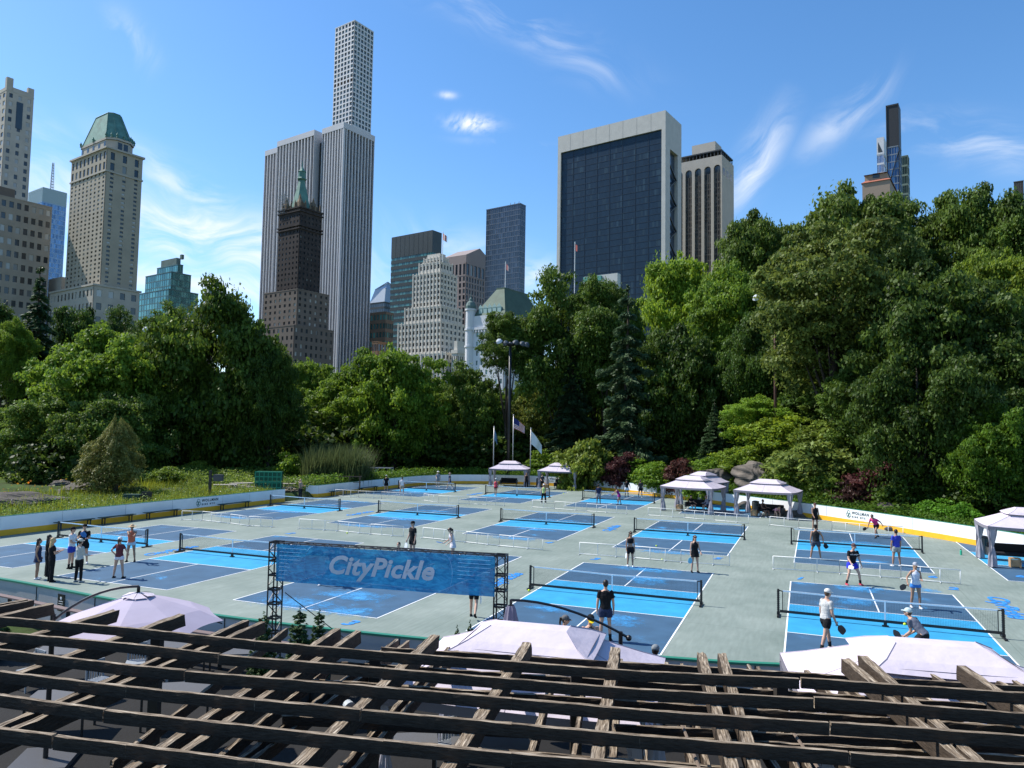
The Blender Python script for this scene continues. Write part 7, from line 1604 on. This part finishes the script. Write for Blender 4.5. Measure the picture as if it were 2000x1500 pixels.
fl = thing('floodlight', 'small grey floodlight on the pergola left of centre', 'floodlight', gp(676, 1372, 3.0), .4); fl.scale = (.6, .6, .6); b = MB(); b.lathe([(.05, 0), (.09, .03), (.11, .12), (.12, .16)], 12); b.build('housing', mat('lamp_grey', (.42, .44, .44), .5), fl).rotation_euler = (1.9, 0, .3)
b = MB(); b.tube([(0, 0, -.1), (0, 0, .02)], .02, 6); b.build('bracket', STEEL, fl)
# conduit pipes on the right part of the pergola
cp = thing('conduit_pipe', 'thin brown pipe crossing beneath the pergola beams right of centre', 'pipe', (0, 0, 0)); b = MB(); b.tube([gp(1330, 1410, 3.0), gp(1390, 1560, 3.0)], .018, 6); b.build('pipe', mat('pipe_brown', (.16, .12, .09), .7), cp)
cp = thing('conduit_pipe', 'thin brown pipe slanting below the pergola beams far right', 'pipe', (0, 0, 0)); b = MB(); b.tube([gp(1545, 1425, 3.0), gp(1640, 1560, 3.0)], .018, 6); b.build('pipe', mat('pipe_brown', (.16, .12, .09), .7), cp)
# ================================================================ PARK PROPS
dgm = mat('dark_green_metal', (.012, .045, .035), .5, .4); rustm = mat('lamp_post_brown', (.1, .05, .04), .7, .3, var=.2, scale=2)
def lamp_post(px, pyt, D, pybase, label, m, heads, rad0=.16):
    tp_ = dp(px, pyt, D); z0 = gh(tp_.x, tp_.y); r = thing('lamp_post', label, 'lamp post', (tp_.x, tp_.y, z0)); H = tp_.z-z0
    b = MB(); b.tube([(0, 0, -.3), (0, 0, H*.5), (0, 0, H)], [rad0*1.2, rad0, rad0*.75], 10); b.build('pole', m, r, smooth=True)
    b = MB(); w_ = max(abs(h[0]) for h in heads); b.beam((-w_, 0, H-.1), (w_, 0, H-.1), .12, .12); b.lathe([(.3, H-.5), (.55, H-.35), (.6, H-.2), (.3, H-.1)], 12); b.build('crossarm', m, r)
    for hx, hz, c_ in heads:
        b = MB(); b.lathe([(.1, .25), (.3, .12), (.42, -.15), (.38, -.2)], 12); o = b.build('lamp_head', mat('lamp_shell_%s' % ('pale' if c_ else 'dark'), (.55, .57, .6) if c_ else (.05, .06, .07), .4, .5), r); o.location = (hx, 0, H+hz); o.rotation_euler = (.5, .5 if hx > 0 else -.5, 0)
lamp_post(997, 668, 88.5, 800, 'tall dark lamp post with a cluster of floodlights before the white hotel', blackm, [(-1.4, .1, 1), (-.6, -.1, 0), (.7, 0, 0), (1.5, -.15, 0), (2.0, -.25, 0)], .2)
lamp_post(1513, 580, 72, 840, 'red-brown lamp post with two pale floodlights on the right bank', rustm, [(-1.8, -.05, 1), (-.9, .15, 1), (.6, .0, 0)], .13)
lamp_post(303, 643, 83, 900, 'black lamp post with two pale heads among the left trees', blackm, [(-1.1, 0, 1), (.1, .1, 1)], .16)
r = thing('garden_lamp', 'small white mushroom shaped garden lamp behind the middle far boards', 'lamp', dp(1240, 935, 84)); r.location.z = gh(r.location.x, r.location.y); b = MB(); b.tube([(0, 0, -.2), (0, 0, 1.9)], .05, 8); b.build('pole', blackm, r)
b = MB(); b.lathe([(.05, 1.9), (.45, 1.95), (.4, 2.1), (.15, 2.25)], 14); b.build('shade', white, r)
# flagpoles
polem = mat('flagpole_grey', (.5, .5, .5), .4, .5, metal=.3)
def flagpole(px, pyt, D, label, kind):
    tp_ = dp(px, pyt, D); z0 = gh(tp_.x, tp_.y); r = thing('flagpole', label, 'flagpole', (tp_.x, tp_.y, z0)); H = tp_.z-z0
    b = MB(); b.tube([(0, 0, -.2), (0, 0, H)], [.075, .045], 8); b.build('pole', polem, r, smooth=True); b = MB(); b.ball((0, 0, H+.08), .09, 8); b.build('finial', polem, r)
    f = thing('flag', {'us': 'limp red, white and blue striped flag on the middle pole', 'white': 'white flag drooping from the right flagpole', 'blue': 'small furled blue grey flag on the left flagpole'}[kind], 'flag', (tp_.x, tp_.y, z0+H-.25))
    w_, h_, dr = {'us': (1.35, 1.35, 1.0), 'white': (1.3, 1.6, 1.7), 'blue': (.35, 1.3, .9)}[kind]; b = MB(); n, k_ = 10, 13 if kind == 'us' else 6
    def pt(i, k):
        u = i/n; v = k/k_; return (.05+w_*u, .16*math.sin(u*8+v*2)*u, -h_*v-dr*u**1.2*(1-.15*v)+(.25*v*u))
    for i in range(n):
        for k in range(k_):
            m = 0
            if kind == 'us': m = 2 if (k < 7 and i < 5) else (k % 2)
            b.quad(pt(i, k+1), pt(i+1, k+1), pt(i+1, k), pt(i, k), m)
    ms = {'us': [mat('flag_red', (.5, .12, .1)), mat('flag_white', (.7, .66, .64)), mat('flag_blue', (.03, .04, .16), .8)], 'white': [mat('flag_pale', (.68, .74, .72), .8)], 'blue': [mat('flag_bluegrey', (.1, .2, .3), .8)]}[kind]
    b.build('cloth', ms, f, smooth=True)
flagpole(965, 835, 90, 'left and shortest of the three flagpoles', 'blue'); flagpole(1003, 812, 90.5, 'middle and tallest of the three flagpoles', 'us'); flagpole(1037, 838, 89.5, 'right one of the three flagpoles', 'white')
# benches along the left boards
def bench(x0, y0, x1, y1, label):
    a, c = gp(x0, y0), gp(x1, y1); qa, n = snap(a.x, a.y); qc, _ = snap(c.x, c.y); m_ = (Vector((qa.x, qa.y))+Vector((qc.x, qc.y)))/2; l = min(3.2, (qa-qc).length)
    r = thing('bench', label, 'bench', (m_.x+n.x*.38, m_.y+n.y*.38, .004), math.atan2(n.y, n.x)+PI/2, 'long benches along the left boards')
    b = MB()
    for k in range(3): b.box(-l/2, l/2, -.16+k*.11, -.06+k*.11, .43, .47)
    b.build('seat', dgm, r)
    for sx in (-1, 1):
        b = MB(); x = sx*(l/2-.3); b.box(x-.03, x+.03, -.15, -.1, 0, .43); b.box(x-.03, x+.03, .1, .15, 0, .43); b.box(x-.03, x+.03, -.2, .2, .38, .43); b.beam((x, 0, .38), (x-sx*.6, 0, .42), .03, .03); b.build('leg', blackm, r)
for q in ((122, 1038, 190, 1028, 'bench behind the leftmost net'), (205, 1027, 268, 1018, 'second bench from the left along the left boards'), (291, 1016, 350, 1007, 'bench left of the WOLLMAN panel on the left boards'), (436, 998, 488, 990, 'bench right of the WOLLMAN panel on the left boards'), (650, 970, 685, 966, 'bench right of the gateway, nearer one'), (703, 963, 732, 958, 'bench right of the gateway, farther one')):
    bench(*q)
# gateway: green barricades
def barricade(px, py, rz, label):
    g = gp(px, py, .01); r = thing('barricade', label, 'barrier', (g.x, g.y, .02 if rink_sd(np.array([g.x]), np.array([g.y]))[0] < 0 else gh(g.x, g.y)), rad(rz), 'green steel barricades at the gateway'); b = MB(); b.tube([(-1.1, 0, .15), (-1.1, 0, 1.0), (-1., 0, 1.08), (1., 0, 1.08), (1.1, 0, 1.0), (1.1, 0, .15), (-1.1, 0, .15)], .022, 6); b.build('frame', dgm, r)
    b = MB()
    for k in range(1, 16): x = -1.1+2.2*k/16; b.tube([(x, 0, .15), (x, 0, 1.08)], .008, 5)
    b.build('bars', dgm, r)
    for s_ in (-1, 1): b = MB(); b.tube([(s_*.8, -.3, 0), (s_*.8, 0, .12), (s_*.8, .3, 0)], .018, 5); b.build('foot', dgm, r)
barricade(574, 962, 35, 'rear green barricade in the left gateway'); barricade(571, 977, 30, 'front green barricade in the left gateway')
# crates, picnic tables, cart
crm = mat('green_plastic', (.02, .28, .16), .5, .4)
for k, (dx, dz) in enumerate(((0, 0), (0, .95), (1.15, 0), (1.15, .95))):
    g = dp(513, 945, 66); z = gh(g.x, g.y); r = thing('plastic_crate', ['lower left green crate of the stack', 'upper left green crate of the stack', 'lower right green crate of the stack', 'upper right green crate of the stack'][k]+' behind the left boards', 'crate', (g.x+dx, g.y, z+dz), .1, 'green crates stacked beside the picnic tables')
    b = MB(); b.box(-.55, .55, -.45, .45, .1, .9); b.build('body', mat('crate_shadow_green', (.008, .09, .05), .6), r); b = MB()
    for x in (-.56, -.2, .2, .56): b.box(x-.03, x+.03, -.5, -.452, .0, .92)
    for z in (.05, .45, .88): b.box(-.58, .58, -.49, -.455, z-.04, z+.04)
    b.build('ribs', crm, r)
tabm = mat('picnic_wood', (.34, .31, .27), .8, .2, var=.15, scale=4)
def picnic(px, py, D, rz, label):
    g = dp(px, py, D); r = thing('picnic_table', label, 'picnic table', (g.x, g.y, gh(g.x, g.y)), rad(rz), 'picnic tables in the left garden'); b = MB()
    for k in range(5): b.box(-.95, .95, -.38+k*.155, -.24+k*.155, .72, .76)
    b.build('table_top', tabm, r)
    for s_ in (-1, 1):
        b = MB(); b.box(-.95, .95, s_*.72-.14, s_*.72+.14, .42, .46); b.build('seat', tabm, r)
        b = MB(); x = s_*.65; b.beam((x, -.75, -.1), (x, -.2, .72), .06, .09); b.beam((x, .75, -.1), (x, .2, .72), .06, .09); b.box(x-.03, x+.03, -.8, .8, .34, .42); b.build('leg_frame', tabm, r)
for q in ((440, 940, 62.5, 20, 'picnic table left of the green crates, nearest the pole'), (472, 936, 64, 40, 'tilted picnic table between pole and green crates'), (556, 948, 67, 10, 'picnic table right of the green crates'), (585, 944, 69, -15, 'picnic table behind the gateway')):
    picnic(*q)
r = thing('bollard_post', 'thin dark post with a box floodlight behind the WOLLMAN panel', 'post', dp(410, 955, 57)); r.location.z = gh(r.location.x, r.location.y); b = MB(); b.box(-.09, .09, -.09, .09, 0, 2.3); b.build('post', blackm, r); b = MB(); b.box(.3, .95, -.2, .2, 1.5, 2.0); b.box(.1, .35, -.05, .05, 1.75, 1.85); b.build('floodlight_box', frame_m, r)
# container, skid steer, cabinet
g = dp(388, 915, 93); r = thing('shipping_container', 'dark green shipping container under the left trees', 'container', (g.x, g.y, gh(g.x, g.y)), .08); b = MB(); b.box(-2.1, 2.1, -1.2, 1.2, .1, 2.7)
for k in range(14): x = -2.0+k*.3; b.box(x, x+.14, -1.26, -1.2, .2, 2.6)
b.build('body', mat('container_green', (.03, .1, .095), .6, .3), r)
b = MB(); b.box(-.03, .03, -1.3, -1.262, .15, 2.65); b.box(-1.1, -1.05, -1.3, -1.262, .15, 2.65); b.box(1.05, 1.1, -1.3, -1.262, .15, 2.65); b.build('door_bars', dgm, r)
g = dp(306, 915, 90); r = thing('skip_loader', 'small loader with a red bucket under the left trees', 'loader', (g.x, g.y, gh(g.x, g.y)), .1)
b = MB(); P = [(-1.0, .3), (-.9, 1.5), (.7, 1.5), (.5, .3)]
for y0, y1 in ((-.9, .9),):
    b.poly([(x, y0, z) for x, z in P]); b.poly([(x, y1, z) for x, z in reversed(P)])
    for k in range(4): a, c = P[k], P[(k+1) % 4]; b.quad((a[0], y1, a[1]), (c[0], y1, c[1]), (c[0], y0, c[1]), (a[0], y0, a[1]))
b.box(-.95, .72, -.95, -.9, 1.4, 1.6); b.build('bucket', mat('bucket_red', (.55, .06, .035), .5, .4), r)
b = MB(); b.beam((.6, -.8, 1.7), (1.7, -.8, .7), .14, .2); b.beam((.6, .8, 1.7), (1.7, .8, .7), .14, .2); b.box(1.0, 2.2, -.6, .6, .4, 1.2); b.build('arms', mat('loader_white', (.6, .6, .58), .5), r)
for s_ in (-1, 1): b = MB(); b.tube([(1.3, s_*.65, .4), (1.3, s_*.95, .4)], .4, 14); b.build('wheel', blackm, r)
g = dp(327, 915, 94); r = thing('utility_cabinet', 'pale olive utility cabinet beside the red loader bucket', 'cabinet', (g.x, g.y, gh(g.x, g.y)), .1); b = MB(); b.box(-.7, .7, -.5, .5, 0, 2.2); b.build('body', mat('cabinet_olive', (.3, .3, .18), .6), r); b = MB(); b.box(-.6, -.02, -.53, -.502, .1, 2.1); b.box(.02, .6, -.53, -.502, .1, 2.1); b.build('door', mat('cabinet_door', (.33, .33, .2), .6), r)
# iron fence at the far left
r = thing('iron_fence', 'black iron picket fence along the lawn at the far left', 'fence', dp(-40, 925, 84)); r.location.z = 0; A_, B_ = dp(-60, 925, 84), dp(72, 918, 84); d = B_-A_; n = 60
for k in range(0, n+1, 20):
    p = d*k/n; z = gh(A_.x+p.x, A_.y+p.y); q = Vector((A_.x+p.x-r.location.x, A_.y+p.y-r.location.y, z)); b = MB(); b.tube([q, q+Vector((0, 0, 2.3))], .07, 6); b.build('post', blackm, r)
b = MB()
for k in range(n+1):
    p = d*k/n; z = gh(A_.x+p.x, A_.y+p.y); q = Vector((A_.x+p.x-r.location.x, A_.y+p.y-r.location.y, z)); b.tube([q, q+Vector((0, 0, 2.1))], .018, 4)
for zz in (.25, 1.9): b.beam((A_.x-r.location.x, A_.y-r.location.y, gh(A_.x, A_.y)+zz), (B_.x-r.location.x, B_.y-r.location.y, gh(B_.x, B_.y)+zz), .04, .05)
b.build('pickets', blackm, r)
# metal frame and rail behind the left end of the far boards
g = dp(736, 940, 84); r = thing('pipe_frame_rack', 'grey pipe scaffold frame behind the far boards beside the reeds', 'frame', (g.x, g.y, gh(g.x, g.y))); b = MB()
for x in (-2.1, -.2, 1.6):
    for y in (0, 1.4): b.tube([(x, y, -.2), (x, y, 1.55)], .05, 6)
for y in (0, 1.4):
    for z in (.7, 1.5): b.tube([(-2.1, y, z), (1.6, y, z)], .045, 6)
b.tube([(-.8, 0, 0), (.1, 0, 1.5)], .05, 6); b.build('pipes', STEEL, r)
g = dp(672, 945, 72); r = thing('wooden_rail', 'low brown wooden rail fence in front of the reeds', 'fence', (g.x, g.y, gh(g.x, g.y)), .25); b = MB()
for x in (-1.5, -.5, .5, 1.5): b.box(x-.06, x+.06, -.06, .06, -.1, 1.05)
b.beam((-1.7, 0, 1.05), (1.7, 0, 1.05), .1, .08); b.beam((-1.6, 0, .5), (1.6, 0, .5), .06, .06); b.build('rails', mat('rail_brown', (.1, .07, .05), .8), r)
r = thing('green_box', 'dark green utility box at the foot of the golden conifer', 'box', dp(262, 972, 53)); r.location.z = gh(r.location.x, r.location.y); b = MB(); b.box(-.7, .5, -.3, .3, 0, .9); b.build('body', dgm, r); b = MB(); b.box(.55, 1.3, -.1, 0, 0, 1.1); b.build('side_panel', blackm, r)
r = thing('culvert_pipe', 'black drain pipe lying beside the left garden path', 'pipe', dp(340, 955, 60)); r.location.z = gh(r.location.x, r.location.y)+.3; b = MB(); b.tube([(-1.0, 0, 0), (1.0, .3, 0)], .3, 12); b.build('pipe', blackm, r)
b = MB(); P0, P1, P2, P3 = gp(300, 950, .62), gp(480, 962, .62), gp(600, 952, .62), gp(560, 930, .62)
pth = MB(); L2 = [gp(285, 937, .7), gp(350, 944, .7), gp(430, 949, .7), gp(520, 953, .7), gp(580, 957, .7)]
for a, c in zip(L2[:-1], L2[1:]):
    pth.quad(Vector((a.x, a.y, gh(a.x, a.y)+.05)), Vector((c.x, c.y, gh(c.x, c.y)+.05)), Vector((c.x-1, c.y+4.5, gh(c.x-1, c.y+4.5)+.05)), Vector((a.x-1, a.y+4.5, gh(a.x-1, a.y+4.5)+.05)))
o = pth.build('path', mat('path_stone', (.3, .25, .21), .9, var=.15, scale=1)); o['kind'] = 'structure'
# yellow balls
ballm = mat('ball_yellow', (.7, .85, .05), .6)
for px, py, z, lab in ((1033, 1153, .04, 'yellow ball lying left of the net of the tall man in black'), (1767, 1219, .25, 'yellow ball in the air before the crouching man in slate grey'), (1293, 1093, .04, 'yellow ball at the barrier between the two facing women'), (1282, 1066, .04, 'pale ball on the court behind the two facing women'), (678, 1041, .04, 'small pale ball left of the banner top'), (1101, 964, .9, 'small ball over the far middle net')):
    g = gp(px, py, z); b = MB(); b.ball((0, 0, 0), .045, 12, 0, 8); o = b.build('ball', ballm, loc=g, smooth=True); tag(o, lab, 'ball', 'pickleballs')
r = thing('bottle', 'green water bottle by the left curtain of the right edge gazebo', 'bottle', gp(1877, 1084)); b = MB(); b.lathe([(.05, 0), (.055, .02), (.055, .22), (.03, .27)], 10); b.build('body', mat('bottle_green', (.03, .4, .25), .3), r); b = MB(); b.lathe([(.03, .27), (.03, .32)], 8); b.build('cap', blackm, r)
r = thing('bag', 'dark sports bag lying by the right boards behind the barrier', 'bag', gp(1738, 1037)); b = MB(); b.tube([(-.35, 0, .12), (-.2, 0, .14), (.25, 0, .13), (.36, 0, .11)], [.06, .14, .13, .05], 10); b.build('body', mat('bag_grey', (.07, .07, .075), .8), r); b = MB(); b.tube([(-.15, 0, .25), (0, .02, .34), (.15, 0, .25)], .012, 5); b.build('handle', blackm, r)
# ================================================================ TERRACE BELOW THE PERGOLA
# bar counter along the boards
ctr = thing('bar_counter', 'long brown drink ledge on black legs outside the near boards', 'counter', (0, 0, 0)); k0, k1 = 6, len(arc)-8
wall_strip('ledge', ctr, arc[k0:k1], .8, 1.0, .86, .9, mat('ledge_brown', (.17, .12, .11), .7)); L9 = offset_line(arc[k0:k1], .9); acc_ = 0
for k in range(len(L9)-1):
    acc_ += math.dist(L9[k], L9[k+1])
    if acc_ > 2.4: acc_ = 0; b = MB(); b.box(-.04, .04, -.04, .04, 0, .855); b.build('leg', blackm, ctr, loc=(*L9[k], .015))
sg = gp(136, 1172, .75); q, n = snap(sg.x, sg.y); r = thing('notice', 'black notice plate with white lines on the outer boards, lower left', 'sign', (q.x-n.x*.11, q.y-n.y*.11, .72), math.atan2(-n.y, -n.x)+PI/2); b = MB(); b.box(-.17, .17, -.012, 0, -.26, .26); b.build('plate', blackm, r)
b = MB(); b.ball((0, -.014, .14), (.05, .002, .05), 10, 0, 6)
for k in range(4): b.box(-.11, .11, -.016, -.0125, .03-k*.07, .05-k*.07)
b.build('marks', white, r)
# planters with young cedars
plm = mat('planter_dark', (.03, .03, .032), .7)
for px, py, D, w_, lab in ((515, 1196, 17.2, 44, 'potted cedar left of the truss leg'), (587, 1186, 17.3, 56, 'potted cedar right of the truss leg, taller one'), (625, 1190, 17.6, 42, 'potted cedar right of the truss leg, slimmer one'), (893, 1222, 16.4, 26, 'small potted evergreen left of the centre gazebo roof'), (918, 1212, 16.2, 26, 'small potted evergreen touching the centre gazebo roof'), (1672, 1270, 14.6, 40, 'potted evergreen hidden behind the right gazebo roof'), (-6, 1170, 20, 40, 'potted evergreen at the left edge')):
    g = dp(px, py, D); r = thing('potted_cedar', lab, 'potted plant', (g.x, g.y, .013), px, 'potted evergreens on the terrace'); H = g.z; R = w_/2*D/F_PX
    b = MB(); b.lathe([(.2, 0), (.26, .05), (.3, .5), (.28, .52)], 14); b.build('pot', plm, r)
    o = bpy.data.objects.new('foliage', CED); COL.objects.link(o); o.parent = r; o.location = (0, 0, .45); o.scale = (R*1.7, R*1.7, (H-.45)/2); o.color = (1., 1.1, .9, 1)
# tables and chairs
tgm = mat('table_grey', (.1, .1, .105), .6, .3); chm = mat('chair_pale', (.25, .27, .29), .6); 
def cafe_table(px, py, s_, rz, label):
    g = gp(px, py, .74); r = thing('cafe_table', label, 'table', (g.x, g.y, .013), rad(rz), 'grey cafe tables on the terrace'); b = MB(); b.box(-s_, s_, -.4, .4, .71, .74); b.build('table_top', tgm, r)
    for x in (-1, 1):
        for y in (-1, 1): b = MB(); b.box(x*(s_-.06)-.02, x*(s_-.06)+.02, y*.34-.02, y*.34+.02, 0, .71); b.build('leg', blackm, r)
def chair_mk():
    r = thing('slat_chair', 'x', 'chair'); b = MB(); b.box(-.22, .22, -.22, .22, .43, .46); b.build('seat', chm, r)
    for x in (-1, 1):
        for y in (-1, 1): b = MB(); b.box(x*.2-.015, x*.2+.015, y*.2-.015, y*.2+.015, 0, .43 if y < 0 else .86); b.build('leg', chm, r)
    b = MB()
    for k in range(7): x = -.18+k*.06; b.box(x-.012, x+.012, .2, .215, .46, .84)
    b.box(-.22, .22, .195, .22, .82, .87); b.build('backrest', chm, r); return r
ch0 = None
for px, py, rz, lab in ((265, 1290, 20, 'pale slatted chair seen between the left pergola beams'), (195, 1325, 60, 'slatted chair lower down between the left pergola beams'), (60, 1305, -30, 'slatted chair at the far left under the pergola'), (345, 1300, 200, 'slatted chair at the table near the left umbrella'), (880, 1450, 30, 'slatted chair below the centre of the pergola')):
    g = gp(px, py, .5); 
    if ch0 is None: ch0 = chair_mk(); o = ch0
    else: o = dup(ch0)
    o.location = (g.x, g.y, .013); o.rotation_euler[2] = rad(rz); o['label'] = lab; o['group'] = 'slatted chairs on the terrace'
for px, py, s_, rz, lab in ((130, 1270, .7, 10, 'grey table left under the pergola'), (120, 1360, .6, 10, 'grey table at the lower left under the pergola'), (350, 1345, .7, 12, 'grey table under the pergola left of centre'), (450, 1270, .6, 10, 'grey table near the left umbrella'), (335, 1258, .5, 10, 'sunlit cream table beside the left umbrella'), (700, 1340, .6, 10, 'dark table left of the centre gazebo'), (960, 1455, .7, 8, 'grey table below the centre of the pergola'), (800, 1450, .5, 8, 'small grey table low in the centre')):
    cafe_table(px, py, s_, rz, lab)
